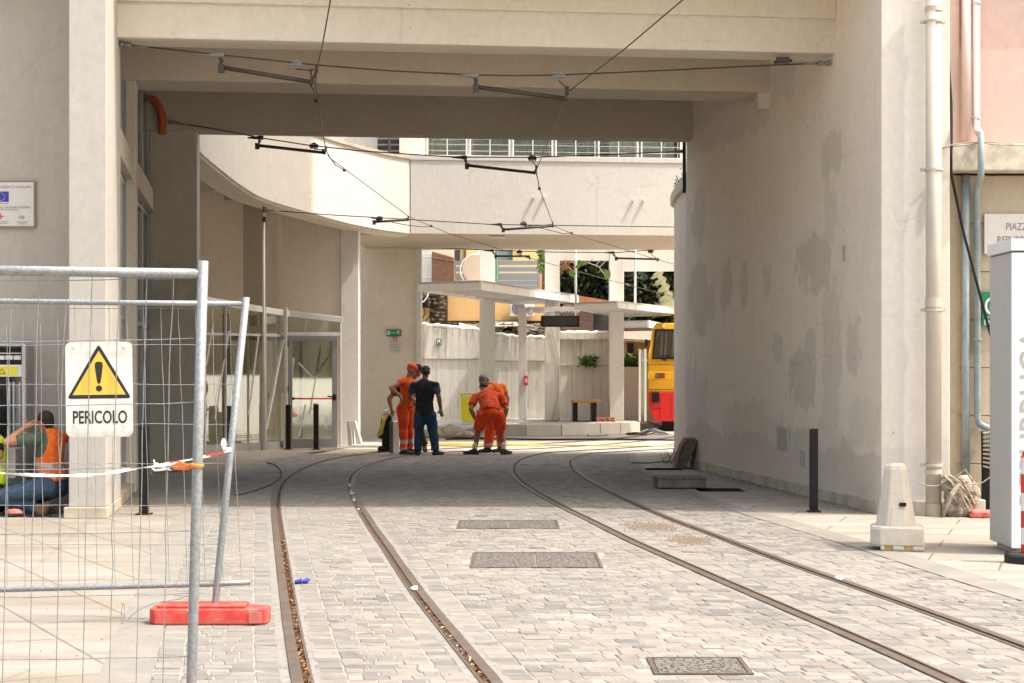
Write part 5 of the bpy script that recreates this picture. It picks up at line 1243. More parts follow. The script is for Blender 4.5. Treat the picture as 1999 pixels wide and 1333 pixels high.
for k in range(-14, 14):
    xt = 11+33.6*k; xb = 14+35.2*k
    if xt > 476: continue
    ks = rnd.uniform(-3.5, 3.5); top = 594
    pts = []
    for i, py in enumerate((594, 630, 673, 712, 750, 790, 828, 866, 905, 945, 986, 1024, 1062, 1100, 1144)):
        t = (py-594)/550; xx = xt+(xb-xt)*t + (rnd.uniform(-1.0, 1.0)+ks*.6 if 640 < py < 1000 else 0)
        pts.append(f2(xx, py, .004 if i % 2 else -.004))
    wm.tube(pts, .0019, 4)
for py in (601, 673, 750, 828, 905, 986, 1062, 1132):
    xe = 473-(py-593)*.1
    wm.tube([f2(-540, py+rnd.uniform(-3, 3), .2)]+[f2(x, py+rnd.uniform(-1.5, 1.5), .0) for x in range(-60, int(xe), 60)]+[f2(xe, py)], .0019, 4)
wm.build('mesh_wires', M['galv'], FB)
fb = MB(); c = f2(410, 1200); c.z = 0
zt = .128; xa, xb = PX(296, Y2), PX(526, Y2)
fb.prism([(xa+.04, Y2-.115), (xb-.12, Y2-.115), (xb-.01, Y2-.08), (xb, Y2+.08), (xb-.1, Y2+.115), (xa+.04, Y2+.115), (xa, Y2+.07), (xa, Y2-.07)], .012, .112)
fb.prism([(xa+.05, Y2-.095), (xb-.14, Y2-.095), (xb-.14, Y2+.095), (xa+.05, Y2+.095)], .1125, .135)
o = fb.build('fence_foot', M['redplastic'], FB, bevel=.022, seg=3)
MB().prism([(xb-.115, Y2-.1195), (xb-.03, Y2-.1165), (xb-.035, Y2-.112), (xb-.11, Y2-.112)], .022, .095).build('foot_recess', M['redlight'], FB, bevel=.003)
# loose tie wire hanging from the mesh
mb = MB(); q = [f1(368, 1163), f1(345, 1170), f1(300, 1178), f1(275, 1188), f1(258, 1200), f1(246, 1214)]; mb.tube(q, .0018, 5)
ct = f1(240, 1198); mb.tube([ct+Vector((math.cos(t)*.007, math.sin(t)*.01, math.sin(t)*.042)) for t in [k*.5 for k in range(28)]], .0016, 5)
tag(mb.build('tie_wire', M['galv']), 'thin coiled tie wire hanging from the near fence', 'wire')
# ----------------------------------------------------------------- danger sign
SG = empty('danger_sign', f1(194, 853, .02), 'white danger sign with yellow warning triangle on the near fence', 'sign')
def rrect(x0, x1, z0, z1, r, n=5):
    out = []
    for cx, cz, a0 in ((x1-r, z1-r, 0), (x0+r, z1-r, 90), (x0+r, z0+r, 180), (x1-r, z0+r, 270)):
        for k in range(n+1): a = R(a0+90*k/n); out.append((cx+r*math.cos(a), cz+r*math.sin(a)))
    return out
tilt = Matrix.Rotation(R(-.7), 3, 'Y')
sc0 = f1(193.5, 760, .012); s_ = Y1/F
def spt(px, py, d=0):                                          # sign-plane point, measured in photo pixels from its centre
    v = tilt @ Vector(((px-193.5)*s_, 0, -(py-760)*s_)); return sc0+v+Vector((0, d, 0))
def splate(poly, name, mat, d0, d1, parent=SG, bev=0): return MB().slab([spt(a, b, d0) for a, b in poly], (0, d1-d0, 0)).build(name, mat, parent, bevel=bev)
pts = [(193.5+x, 760+z) for x, z in rrect(-65.5, 65.5, -93, 93, 12)]
splate(pts, 'sign_plate', M['signwhite'], 0, .0025)
def rtri(cx, top, bot, half, r, n=6):
    V3 = [Vector((cx, top)), Vector((cx+half, bot)), Vector((cx-half, bot))]; out = []
    for i in range(3):
        a, b, c = V3[i-1], V3[i], V3[(i+1) % 3]; u = (a-b).normalized(); v = (c-b).normalized(); p = b+u*r*1.6; q = b+v*r*1.6
        for k in range(n+1):
            t = k/n; out.append(tuple((1-t)**2*p+2*t*(1-t)*b+t*t*q))
    return out
splate(rtri(193.5, 671, 778, 63, 5), 'triangle_border', M['ink'], -.0006, -.0001)
splate(rtri(193.5, 684, 770.5, 52, 1), 'triangle', M['yellowsign'], -.0012, -.0007)
ex = [(186, 709), (188, 706.5), (193.5, 705.5), (199, 706.5), (201, 709), (201.5, 714), (197.5, 743), (196, 748), (193.5, 749), (191, 748), (189.5, 743), (185.5, 714)]
splate(ex, 'exclamation_mark', M['ink'], -.0018, -.0013)
splate([(193.5+6.2*math.cos(t), 758+6*math.sin(t)) for t in [k*math.pi/10 for k in range(20)]], 'exclamation_dot', M['ink'], -.0018, -.0013)
text_mesh('PERICOLO', 35*s_, spt(140.5, 826, -.0008), tilt @ Vector((1, 0, 0)), tilt @ Vector((0, 0, 1)), M['ink'], SG, sx=.655, depth=.0004, bold=.0011)
for px, py in ((144, 679), (243, 679), (144, 831), (242, 832)):
    MB().tube([spt(px-3, py-2, -.002), spt(px+3, py+3, -.003)], .0012, 5).build('wire_tie', M['brass'], SG)
# ----------------------------------------------------------------- barrier tape and its knots
tpth = [(-60, 918, 7.9), (0, 923, 8.0), (60, 927, 8.1), (140, 928, 8.4), (190, 926, 8.7), (235, 919, 9.0), (300, 910, 9.5), (360, 899, 10.0), (410, 889, 10.5), (448, 880, 10.85)]
fine = cr(tpth, 6); mb = MB(); mb.cur = 0
for i in range(len(fine)-1):
    a = P(*fine[i]); b = P(*fine[i+1]); w2 = .006+.003*math.sin(i*.7); tw = Vector((0, .012*math.sin(i*.5), 0))
    u = Vector((0, 0, w2))
    px = fine[i][0]; mb.cur = 1 if (404 < px < 438 or -40 < px < -10) else 0
    mb.quad(a-u-tw, b-u-tw, b+tw*.5, a+tw*.5)
    mb.cur = 1 if (398 < px < 441 or 330 < px < 350 or 255 < px < 264) else 0
    mb.quad(a+tw*.5, b+tw*.5, b+u+tw, a+u+tw)
tag(mb.build('barrier_tape', [M['tape'], M['red']]), 'white and red barrier tape sagging between the fence posts', 'tape')
mb = MB(); a = f2(445, 880)
for k in range(3): mb.tube([a+Vector((math.cos(t)*.026, math.sin(t)*.026, .008*k)) for t in [j*math.pi/6 for j in range(13)]], .008, 5)
bagc = f2(437, 867); mb.ball(bagc, (.02, .015, .04), 8, 6)
for v in mb.v: v += noise.noise_vector(v*40)*.005
tag(mb.build('tape_knot', M['tape']), 'white crumpled tape knot on the leaning post', 'tape')
mb = MB(); q = f1(384, 908, -.0)
mb.tube([q+Vector((math.cos(t)*.0245, math.sin(t)*.0245, -.001)) for t in [j*math.pi/8 for j in range(17)]], .008, 6)
for k in range(3):
    mb.tube([f1(378, 908+k, .02), f1(366, 909+k*2, .02), f1(352, 905+4*k, .02), f1(338, 909+3*k, .02)], [.006, .008, .010, .005], 5)
for v in mb.v: v += noise.noise_vector(v*30)*.005
tag(mb.build('orange_strap', M['orange']), 'orange plastic strip knotted round the near post', 'strap')
mb = MB()
for pts in ([(300, 897), (302, 906), (312, 910), (336, 908)], [(296, 913), (302, 918), (318, 917), (332, 913)], [(305, 903), (318, 914), (335, 918)], [(336, 908), (350, 906), (360, 903)]):
    mb.tube([f1(a, b, .02) for a, b in pts], [.003]+[.0055]*(len(pts)-2)+[.002], 5)
tag(mb.build('plastic_shreds', M['tape']), 'white torn plastic shreds dangling on the near fence', 'tape')
# ----------------------------------------------------------------- bollards
def bollard(px0, px1, ytop, ybase, label, w_=None, lean=0):
    Y = 5440/(ybase-HZ); x = PX((px0+px1)/2, Y); wd = (px1-px0)*Y/F; zt = PZ(ytop, Y)
    r = empty('bollard', (x, Y, .011), label, 'bollard', 'black square bollards')
    MB().box(x-wd/2, x+wd/2, Y-wd/2, Y+wd/2, .018, zt-.011).build('post', M['black'], r, bevel=.006)
    MB().box(x-wd/2-.002, x+wd/2+.002, Y-wd/2-.002, Y+wd/2+.002, zt-.011, zt).build('cap', M['black'], r, bevel=.004)
    MB().box(x-wd*.85, x+wd*.85, Y-wd*.85, Y+wd*.85, .0112, .026).build('base_plate', M['black'], r, bevel=.004)
bollard(1581, 1596, 837, 1001, 'black bollard standing alone before the right tunnel wall')
bollard(273, 290, 832, 1006, 'black bollard behind the fence, beside the left column')
bollard(558, 567.5, 790, 878.5, 'left one of two black bollards before the glass door')
bollard(612.5, 622, 790, 878.5, 'right one of two black bollards before the glass door')
# ----------------------------------------------------------------- hatch covers
HC = empty('pit_cover', G(1327, 952), 'thick grey stone cover slab lying flat beside its pit', 'cover slab', 'lifted pit covers')
Y = 23.75; zb = PZ(950, Y); 
MB().prism([(PX(1281, Y), Y-.3), (PX(1374, Y), Y-.3), (PX(1372, Y), Y+.35), (PX(1279, Y), Y+.35)], zb+.0, zb+.135).build('slab', M['darkslab'], HC, bevel=.012)
MB().prism([(PX(1279, Y), Y-.31), (PX(1375, Y), Y-.31), (PX(1373, Y), Y+.36), (PX(1278, Y), Y+.36)], zb+.118, zb+.137).build('rim', M['cast'], HC)
MB().box(PX(1289, Y), PX(1362, Y), Y-.22, Y+.3, .013, zb-.001).build('timber_block', M['rubble'], HC)
HL = empty('pit_cover', G(1342, 917), 'dark rusty cover slab leaning upright against the right wall', 'cover slab', 'lifted pit covers')
Y = 28.25; q0, q1 = Vector((PX(1321, Y), Y-.0, .02)), Vector((PX(1343, Y), Y-.05, .02)); up = Vector((.22, .05, .50)); dep = Vector((.05, .62, 0))
lean = [q0, q1, q1+up, q0+up]
MB().slab([Vector((PX(1321, Y), Y, .02)), Vector((PX(1338, Y), Y, .02)), P(1363, 862, Y), P(1357, 855, Y), P(1341, 856, Y), P(1333, 870, Y), P(1326, 890, Y)], (.02, .5, 0)).build('slab', M['darkslab'], HL, bevel=.01)
mb = MB()
mb.slab([Vector((PX(1319, Y), Y-.02, .02)), Vector((PX(1324, Y), Y-.02, .02)), P(1330, 890, Y-.02), P(1344, 858, Y-.02), P(1341, 855, Y-.02), P(1331, 870, Y-.02), P(1324, 892, Y-.02)], (.0, .53, 0))
for t in (.35, .65): a = P(1319+t*20, 915-t*58, Y-.03); mb.box(a.x-.02, a.x+.09, Y-.035, Y-.021, a.z-.006, a.z+.006)
mb.build('steel_pan', M['rust'], HL)
tw = MB(); rr = random.Random(5)
for k in range(26):
    a = G(rr.uniform(1292, 1322), rr.uniform(896, 908), .02); tw.tube([a, a+Vector((rr.uniform(-.15, .15), rr.uniform(-.1, .1), rr.uniform(.02, .2)))], .004, 3)
tw.tube([G(1233, 903, .03), G(1262, 904, .03), G(1300, 901, .05), G(1322, 899, .12)], .012, 5)
tag(tw.build('dry_twigs', M['bark']), 'bundle of dry twigs in front of the leaning cover', 'twigs', kind='stuff')
# ----------------------------------------------------------------- plastic road barrier
BR = empty('plastic_barrier', G(1752, 1070), 'cream plastic road barrier block with a black plug', 'barrier')
Yb = 15.55; cx = PX(1751, Yb); rz = Matrix.Rotation(R(-12), 3, 'Z')
def bpt(x, y, z): return Vector((cx, Yb, 0)) + rz @ Vector((x, y, 0)) + Vector((0, 0, z))
base = MB(); w0, d0_ = .235, .20
pl_ = [(-w0, -d0_+.08), (-w0+.09, -d0_), (w0, -d0_), (w0, d0_), (-w0, d0_)]
n = len(pl_)
base.v = [bpt(x, y, .055) for x, y in pl_]+[bpt(x, y, .205) for x, y in pl_]+[bpt(x*.93, y*.93, .225) for x, y in pl_]
for k in (0, 1):
    for i in range(n): j = (i+1) % n; base.face([k*n+i, k*n+j, (k+1)*n+j, (k+1)*n+i])
base.face(list(range(n))[::-1]); base.face([2*n+i for i in range(n)])
for (x0, x1) in ((-w0+.09, -.11), (-.04, .06), (.13, w0)):
    b4 = [(x0, -d0_), (x1, -d0_), (x1, d0_), (x0, d0_)]; base.v += [bpt(x, y, .012) for x, y in b4]+[bpt(x, y, .056) for x, y in b4]; b0_ = len(base.v)-8
    for f in ((0,3,2,1),(4,5,6,7),(0,1,5,4),(1,2,6,5),(2,3,7,6),(3,0,4,7)): base.face([b0_+i for i in f])
base.build('barrier_base', M['plastic'], BR, bevel=.012)
st_ = MB()
for (x0, x1) in ((-.11, -.04), (.06, .13)):
    b4 = [(x0, -d0_+.012), (x1, -d0_+.012), (x1, d0_-.02), (x0, d0_-.02)]; st_.v += [bpt(x, y, .013) for x, y in b4]+[bpt(x, y, .053) for x, y in b4]; b0_ = len(st_.v)-8
    for f in ((0,3,2,1),(4,5,6,7),(0,1,5,4),(1,2,6,5),(2,3,7,6),(3,0,4,7)): st_.face([b0_+i for i in f])
st_.build('stained_foot', M['plasticst'], BR)
tw_ = MB(); lv = [(.223, .175, .155), (.30, .165, .145), (.55, .125, .115), (.72, .10, .095), (.755, .085, .085), (.775, .06, .06)]
for z, a, b in lv:
    c_ = .38; tw_.v += [bpt(x-.01, y, z - (.05*(x+a)*0)) for x, y in ((-a, -b*c_), (-a*.45, -b), (a*.55, -b), (a, -b*.3), (a, b), (-a, b))]
for k in range(len(lv)-1):
    for i in range(6): j = (i+1) % 6; tw_.face([k*6+i, k*6+j, k*6+6+j, k*6+6+i])
tw_.face([(len(lv)-1)*6+i for i in range(6)])
tw_.build('barrier_tower', M['plastic'], BR, bevel=.012, seg=3)
MB().add([bpt(-.06, -.165, .225), bpt(.075, -.165, .225), bpt(.06, -.135, .40), bpt(-.045, -.135, .40), bpt(-.06, -.10, .225), bpt(.075, -.10, .225), bpt(.06, -.10, .40), bpt(-.045, -.10, .40)], [(0,1,2,3),(3,2,6,7),(1,5,6,2),(0,3,7,4)]).build('moulded_ledge', M['plastic'], BR, bevel=.006)
MB().box(bpt(.02, 0, 0).x-.028, bpt(.02, 0, 0).x+.028, Yb-.16, Yb-.10, .402, .435).build('black_plug', M['black'], BR, bevel=.004)
# ----------------------------------------------------------------- totem
TT = empty('station_totem', (4.75, 15.4, 0), 'tall white station totem with grey vertical lettering', 'totem')
xt, yt, yt2 = PX(1975, 15.05), 15.05, 15.78
MB().box(xt+.01, xt+.7, yt+.02, yt2, .07, 2.625).build('side_body', M['totemside'], TT, bevel=.004)
MB().box(xt-.002, xt+.71, yt-.01, yt+.019, .07, 2.622).build('front_panel', M['totem'], TT, bevel=.003)
MB().box(xt-.01, xt+.72, yt-.02, yt2+.012, 2.640, 2.74).build('cap', M['totem'], TT, bevel=.004)
MB().box(xt+.02, xt+.69, yt+.03, yt2-.01, 2.6252, 2.6398).build('cap_gap', M['inkgrey'], TT)
MB().box(xt+.06, xt+.6, yt+.08, yt2-.06, .011, .07).build('plinth', M['skirt'], TT)
text_mesh('REPUBBLICA', .30, Vector((PX(1986, yt)+.225, yt-.013, PZ(642, yt))), (0, 0, 1), (-1, 0, 0), M['totemink'], TT, sx=.92, align='RIGHT', depth=.001, bold=.002)
# red and white delineator post
DL = empty('delineator_post', (PX(2003, 14.45), 14.45, 0), 'red and white striped plastic post on a black rubber foot', 'delineator')
Yd = 14.45; xd = PX(2006, Yd); zz = [PZ(v, Yd) for v in (1080, 1062, 1030, 997, 962, 925, 893)]
for i, (a, b) in enumerate(zip(zz, zz[1:])):
    MB().tube([(xd, Yd, a+.0005), (xd, Yd, b)], .055, 20).build('red_band' if i % 2 == 0 else 'white_band', M['red'] if i % 2 == 0 else M['white'], DL, smooth=False)
MB().tube([(xd, Yd, zz[-1]+.0006), (xd, Yd, zz[-1]+.02), (xd, Yd, zz[-1]+.05)], [.062, .045, .04], 16).build('top_cap', M['red'], DL)
f_ = MB(); f_.v = [Vector((xd+math.cos(a)*.19*k, Yd+math.sin(a)*.19*k, z)) for k, z in ((1, .012), (1, .07), (.9, .09)) for a in [R(22.5+45*i) for i in range(8)]]
for k in (0, 1):
    for i in range(8): j = (i+1) % 8; f_.face([k*8+i, k*8+j, (k+1)*8+j, (k+1)*8+i])
f_.face([16+i for i in range(8)]); f_.build('rubber_foot', M['blackrub'], DL, bevel=.008)
# rags bundle, red block, black pipes, white block near the wall foot
rg = MB(); c = G(1872, 1006); rr = random.Random(8)
for (px, py, sx, sz) in ((1862, 965, .10, .16), (1878, 948, .14, .10), (1893, 962, .12, .13), (1856, 990, .07, .10), (1868, 998, .10, .09), (1886, 996, .08, .10), (1850, 945, .08, .10), (1899, 975, .06, .10)):
    q = P(px, py, 19.05); rg.ball(q, (sx, .10, sz), 12, 9)
for v in rg.v:
    k = noise.noise(v*7)*.05+noise.noise(v*19)*.02; v.x += k; v.z = max(.012, v.z+noise.noise(v*8+Vector((4, 4, 4)))*.05); v.y += k
for k in range(34):
    a = P(rr.uniform(1840, 1870), rr.uniform(925, 960), 18.93); b = P(rr.uniform(1868, 1905), rr.uniform(940, 1000), 18.9); rg.tube([a, (a+b)/2+Vector((0, -.03, rr.uniform(.0, .12))), b], rr.uniform(.004, .014), 4)
rg.tube([P(1875, 940, 18.9), P(1858, 965, 18.86), P(1848, 990, 18.86), P(1842, 1007, 18.9)], [.02, .03, .02, .012], 6)
for pts in ([(1792, 941), (1808, 948), (1830, 949), (1845, 940), (1860, 930)], [(1900, 946), (1918, 942), (1935, 930)]): rg.tube([P(a, b, 18.95) for a, b in pts], .007, 5)
tag(rg.build('rag_bundle', M['rag']), 'tangled bundle of beige rags and straps at the downpipe foot', 'bundle')
r = empty('red_plastic_foot', G(1915, 1014), 'faded red plastic block on the ground by the rags', 'block')
Yq = 18.9; MB().box(PX(1893, Yq), PX(1945, Yq), Yq-.1, Yq+.12, .011, PZ(996, Yq)).build('block', M['redlight'], r, bevel=.02)
for px in (1898, 1922): MB().tube([P(px, 1005, Yq-.112), P(px, 1005, Yq-.1)], .025, 12).build('round_lug', M['redplastic'], r)
tag(MB().box(PX(1892, 19.2), PX(1922, 19.2), 19.15, 19.4, .011, PZ(975, 19.2)).build('white_block', M['limb'], bevel=.01), 'small pale stone block behind the red plastic block', 'block')
r = empty('pipe_bundle', (PX(1928, 19.3), 19.3, 0), 'black wrapped pipes behind the totem', 'pipes')
mb = MB()
for k in range(4): mb.tube([P(1921+k*5, 1000, 19.35), P(1922+k*5, 930, 19.35), P(1921+k*5, 842, 19.38)], .035, 8)
mb.build('black_pipes', M['black'], r, smooth=True)
mb = MB()
for k in range(9): mb.tube([P(1919, 846+k*8, 19.30), P(1940, 843+k*9, 19.28)], .012, 5)
mb.build('wrapping_straps', M['rag'], r)
# green plate behind the totem, and street plate
r = empty('green_sign', P(1930, 636, 19.5), 'green sign with a white emblem mostly hidden by the totem', 'sign')
MB().box(PX(1919, 19.5), PX(1975, 19.5), 19.53, 19.55, PZ(636, 19.5), PZ(569, 19.5)).build('plate', M['green'], r)
mb = MB(); c = P(1937, 598, 19.52); mb.tube([c+Vector((math.cos(t)*.075, 0, math.sin(t)*.09)) for t in [k*math.pi/10 for k in range(21)]], .014, 6); mb.box(c.x-.08, c.x+.2, 19.515, 19.529, PZ(619, 19.5), PZ(618, 19.5)); mb.build('emblem', M['white'], r)
text_mesh('DAE', .09, Vector((PX(1922, 19.5), 19.527, PZ(634, 19.5))), (1, 0, 0), (0, 0, 1), M['white'], r, depth=.001)
SP = empty('street_plate', P(1965, 495, 19.4), 'pale enamel street name plate on the stone wall', 'street sign')
MB().box(PX(1928, 19.4), PX(1928, 19.4)+.78, 19.535, 19.56, PZ(494, 19.4), PZ(415, 19.4)).build('plate', M['plate'], SP, bevel=.004)
xc = PX(1928, 19.4)+.39
text_mesh('PIAZZA', .115, Vector((xc, 19.532, PZ(447, 19.4))), (1, 0, 0), (0, 0, 1), M['inkgrey'], SP, sx=.78, align='CENTER', depth=.001)
text_mesh('REPUBBLICA', .115, Vector((xc, 19.532, PZ(473, 19.4))), (1, 0, 0), (0, 0, 1), M['inkgrey'], SP, sx=.78, align='CENTER', depth=.001)
# ----------------------------------------------------------------- project plate on the left wall
PP = empty('project_plate', P(0, 445, 19.9), 'framed metal information plate with flag and logos on the left wall', 'plaque')
Yp = 19.93; X0 = PX(70, Yp); XW = 1.25; x_l = X0-XW; z0, z1 = PZ(445, Yp), PZ(353, Yp)
MB().box(x_l, X0, Yp-.012, Yp+.015, z0, z1).build('frame', M['brass'], PP, bevel=.003)
MB().box(x_l+.022, X0-.022, Yp-.016, Yp-.0125, z0+.022, z1-.018).build('panel', M['plate'], PP)
def pt(t, size, right_px, py, al='RIGHT', mat='blue'): text_mesh(t, size, Vector((PX(right_px, Yp), Yp-.0175, PZ(py, Yp))), (1, 0, 0), (0, 0, 1), M[mat], PP, sx=.92, align=al, depth=.0005)
pt('METROPOLITANA LEGGERA DI CAGLIARI', .044, 62, 367.5, mat='inkgrey'); pt('UNIONE EUROPEA', .02, 17.5, 398.5, mat='inkgrey')
pt("PROGETTO COFINANZIATO DALL'UNIONE EUROPEA", .038, 60.5, 407, mat='inkgrey'); pt('FONDO EUROPEO DI SVILUPPO REGIONALE', .022, 36, 411, mat='inkgrey')
pt('FdS', .052, 49, 427, mat='blue'); pt('FERROVIE DELLA', .020, 57, 434.5, mat='inkgrey'); pt('SARDEGNA', .020, 52, 438, mat='inkgrey'); pt('REGIONE AUTONOMA', .018, 18, 434, mat='inkgrey'); pt('DELLA SARDEGNA', .018, 16, 437.5, mat='inkgrey')
MB().box(PX(-14, Yp), PX(18, Yp), Yp-.019, Yp-.0165, PZ(394, Yp), PZ(374, Yp)).build('flag', M['blue'], PP)
mb = MB(); c = P(2, 384, Yp-.021)
for k in range(12):
    t = k*math.pi/6; mb.box(c.x+math.cos(t)*.042-.004, c.x+math.cos(t)*.042+.004, Yp-.0205, Yp-.0195, c.z+math.sin(t)*.042-.004, c.z+math.sin(t)*.042+.004)
mb.build('flag_stars', M['gold'], PP)
mb = MB(); c = P(2, 422.5, Yp); mb.box(c.x-.035, c.x+.035, Yp-.019, Yp-.0165, c.z-.006, c.z+.006); mb.box(c.x-.006, c.x+.006, Yp-.0191, Yp-.0166, c.z-.035, c.z+.035)
mb.build('red_cross', M['red'], PP)
# ----------------------------------------------------------------- cabinet on the left
CB = empty('electrical_cabinet', (PX(20, 19.8), 19.8, 0), 'open grey electrical cabinet on the left wall', 'cabinet')
Yc = 19.75; q = lambda a: PX(a, Yc); zq = lambda a: PZ(a, Yc)
mb = MB(); mb.box(q(48), q(56), Yc-.12, 19.94, .3, zq(671)); mb.box(q(-90), q(48), Yc-.12, 19.94, zq(676), zq(671)); mb.box(q(-96), q(-90), Yc-.12, 19.94, .3, zq(671)); mb.box(q(-90), q(48), 19.90, 19.94, .3, zq(676)-.003)
mb.build('cabinet_frame', M['greym'], CB, bevel=.004)
MB().box(q(-90), q(46), Yc-.02, Yc+.02, zq(710), zq(680)).build('relay_row', M['black'], CB)
mb = MB()
for a in (-30, -6, 12, 26):
    mb.box(q(a), q(a+16), Yc-.028, Yc-.021, zq(702), zq(694)); 
mb.box(q(-80), q(42), Yc-.027, Yc-.021, zq(690.5), zq(688.5)); mb.build('relay_label', M['signwhite'], CB)
MB().box(q(-90), q(44), Yc-.03, Yc, zq(735), zq(712)).build('white_panel', M['white'], CB)
MB().box(q(-30), q(36), Yc-.036, Yc-.031, zq(733), zq(715)).build('warning_label', M['ygarb'], CB)
tri = MB(); c = P(4, 724, Yc-.038)
tri.slab([c+Vector((-.04, 0, -.035)), c+Vector((.04, 0, -.035)), c+Vector((0, 0, .035))], (0, -.001, 0)); tri.build('warning_triangle', M['ink'], CB)
tri = MB(); tri.slab([c+Vector((-.026, -.0015, -.027)), c+Vector((.026, -.0015, -.027)), c+Vector((0, -.0015, .02))], (0, -.001, 0)); tri.build('triangle_field', M['ygarb'], CB)
MB().box(q(-90), q(16), Yc-.01, Yc+.05, .6, zq(738)).build('dark_wiring', M['dark'], CB)
mb = MB()
for a in (18, 26, 38): mb.box(q(a), q(a+3.5), Yc-.03, Yc+.03, .5, zq(745))
for k in range(30): mb.box(q(30), q(37), Yc, Yc+.01, .55+k*.03, .565+k*.03)
mb.build('mounting_rack', M['greym'], CB)
mb = MB()
rr = random.Random(4)
for k in range(14): a = rr.uniform(-20, 12); mb.tube([P(a, 760, Yc-.03), P(a+rr.uniform(-8, 8), 800, Yc-.06), P(a+rr.uniform(-8, 8), 850, Yc-.03)], .006, 5)
mb.build('loose_wires', M['black'], CB)
MB().box(q(-90), q(52), Yc-.35, 19.94, .02, .30).build('plinth_box', M['greym'], CB, bevel=.01)
MB().box(q(12), q(50), Yc-.40, Yc-.13, zq(930), zq(872)).build('lower_box', M['greym'], CB, bevel=.01)
# tools by the seated man
tl = MB(); rr = random.Random(2)
for k in range(12): a = P(rr.uniform(2, 60), 1004, 19.05); a.z = .012; tl.obox(a+Vector((0, rr.uniform(-.1, .2), .03)), (rr.uniform(.05, .16), .05, rr.uniform(.02, .06)), Matrix.Rotation(rr.uniform(0, 3), 3, 'Z'))
for k in range(8): a = P(rr.uniform(-10, 60), 1010, 18.9); a.z = .02; tl.tube([a, a+Vector((.15, .02, .02)), a+Vector((.35, -.03, .0))], .008, 5)
tag(tl.build('scattered_tools', M['black'], bevel=.004), 'dark tools and cable ends scattered under the kneeling man', 'tools', kind='stuff')
tag(MB().ball((PX(28, 18.98), 18.98, .055), (.10, .06, .045), 10, 6).build('red_cloth', M['redlight']), 'small red cloth lying under the kneeling man', 'cloth')
# exit sign and notice on the passage wall
Ye = 42.96
r = empty('exit_sign', P(769, 657, Ye), 'green emergency exit sign with arrow and running figure', 'sign')
MB().box(PX(755, Ye), PX(783, Ye), Ye-.03, Ye+.035, PZ(656, Ye), PZ(643, Ye)).build('plate', M['green'], r)
mb = MB(); mb.box(PX(757, Ye), PX(761, Ye), Ye-.035, Ye-.031, PZ(653.5, Ye), PZ(645.5, Ye)); mb.box(PX(763, Ye), PX(773, Ye), Ye-.035, Ye-.031, PZ(650, Ye), PZ(649, Ye))
c = P(777.5, 649, Ye-.033); mb.ball(c+Vector((.01, 0, .045)), (.013, .003, .013), 8, 5)
for a, b in (((0, .03), (-.01, -.005)), ((-.01, -.005), (.03, -.045)), ((-.01, -.005), (-.045, -.03)), ((0, .03), (.04, .01)), ((0, .03), (-.035, .035))): mb.tube([c+Vector((a[0], 0, a[1])), c+Vector((b[0], 0, b[1]))], .008, 5)
mb.build('pictogram', M['white'], r)
r = empty('notice_sheet', P(771, 689, Ye), 'white no smoking notice below the exit sign', 'notice')
MB().box(PX(760.5, Ye), PX(782, Ye), Ye-.002, Ye+.035, PZ(688, Ye), PZ(657.5, Ye)).build('sheet', M['plate'], r)
mb = MB(); c = P(771.5, 661.5, Ye-.01); mb.tube([c+Vector((math.cos(t)*.05, 0, math.sin(t)*.05)) for t in [k*math.pi/8 for k in range(17)]], .009, 6); mb.tube([c+Vector((-.035, 0, .035)), c+Vector((.035, 0, -.035))], .007, 5); mb.build('ban_symbol', M['red'], r)
text_mesh('VIETATO FUMARE', .034, Vector((PX(762, Ye), Ye-.004, PZ(669.5, Ye))), (1, 0, 0), (0, 0, 1), M['inkgrey'], r, sx=.9, depth=.0005)
mb = MB()
for k, (a, b) in enumerate(((762, 781), (764, 779), (762, 781), (768, 781), (763, 780))): mb.box(PX(a, Ye), PX(b, Ye), Ye-.005, Ye-.0025, PZ(672.5+k*3.2, Ye), PZ(671.7+k*3.2, Ye))
mb.build('text_lines', M['inkgrey'], r)
# road edge post on the tunnel exit
tag(MB().box(PX(1332.5, 29.25), PX(1338.5, 29.25), 29.2, 29.26, PZ(376, 29.2), 5.6).build('steel_upright', M['black']), 'dark steel upright on the right edge of the tunnel mouth', 'post')
# pole holding the third span
r = empty('anchor_pole', (PX(515, 34.9), 34.9, 0), 'slim white anchor pole rising beside the glass vestibule', 'pole')
MB().tube([(PX(515, 34.85), 34.85, .011), (PX(515, 34.85), 34.85, PZ(389, 34.85))], .024, 12).build('pole', M['whitem'], r, smooth=True)
for py in (409, 428): MB().box(PX(512.5, 34.8), PX(518.5, 34.8), 34.79, 34.83, PZ(py+5, 34.8), PZ(py-5, 34.8)).build('bracket', M['wire'], r)

# scattered grit and leaves on the pavements
def grit(name, n, xf, mat, smin, smax, label):
    rr = random.Random(n); mb = MB()
    for _ in range(n):
        x, y_ = xf(rr); t = rr.uniform(smin, smax); q = Vector((x, y_, .012)); a = rr.uniform(0, 6)
        v = [q+Vector((math.cos(a+k*2.1)*t, math.sin(a+k*2.1)*t, 0)) for k in range(3)]
        mb.add(v+[q+Vector((0, 0, t*.6))], [(0, 1, 3), (1, 2, 3), (2, 0, 3)])
    return tag(mb.build(name, mat), label, 'grit', kind='stuff')
grit('paving_grit', 1400, lambda r_: (r_.uniform(-3.5, 4.2), 8+r_.random()**1.5*26), M['darkslab'], .003, .009, 'fine dark grit scattered over the paving')
grit('wall_foot_dirt', 700, lambda r_: (lambda y_: (RX(y_)-.03-abs(r_.gauss(0, .12)), y_))(r_.uniform(19.4, 29)), M['bark'], .004, .014, 'dirt crumbs gathered along the right wall foot')
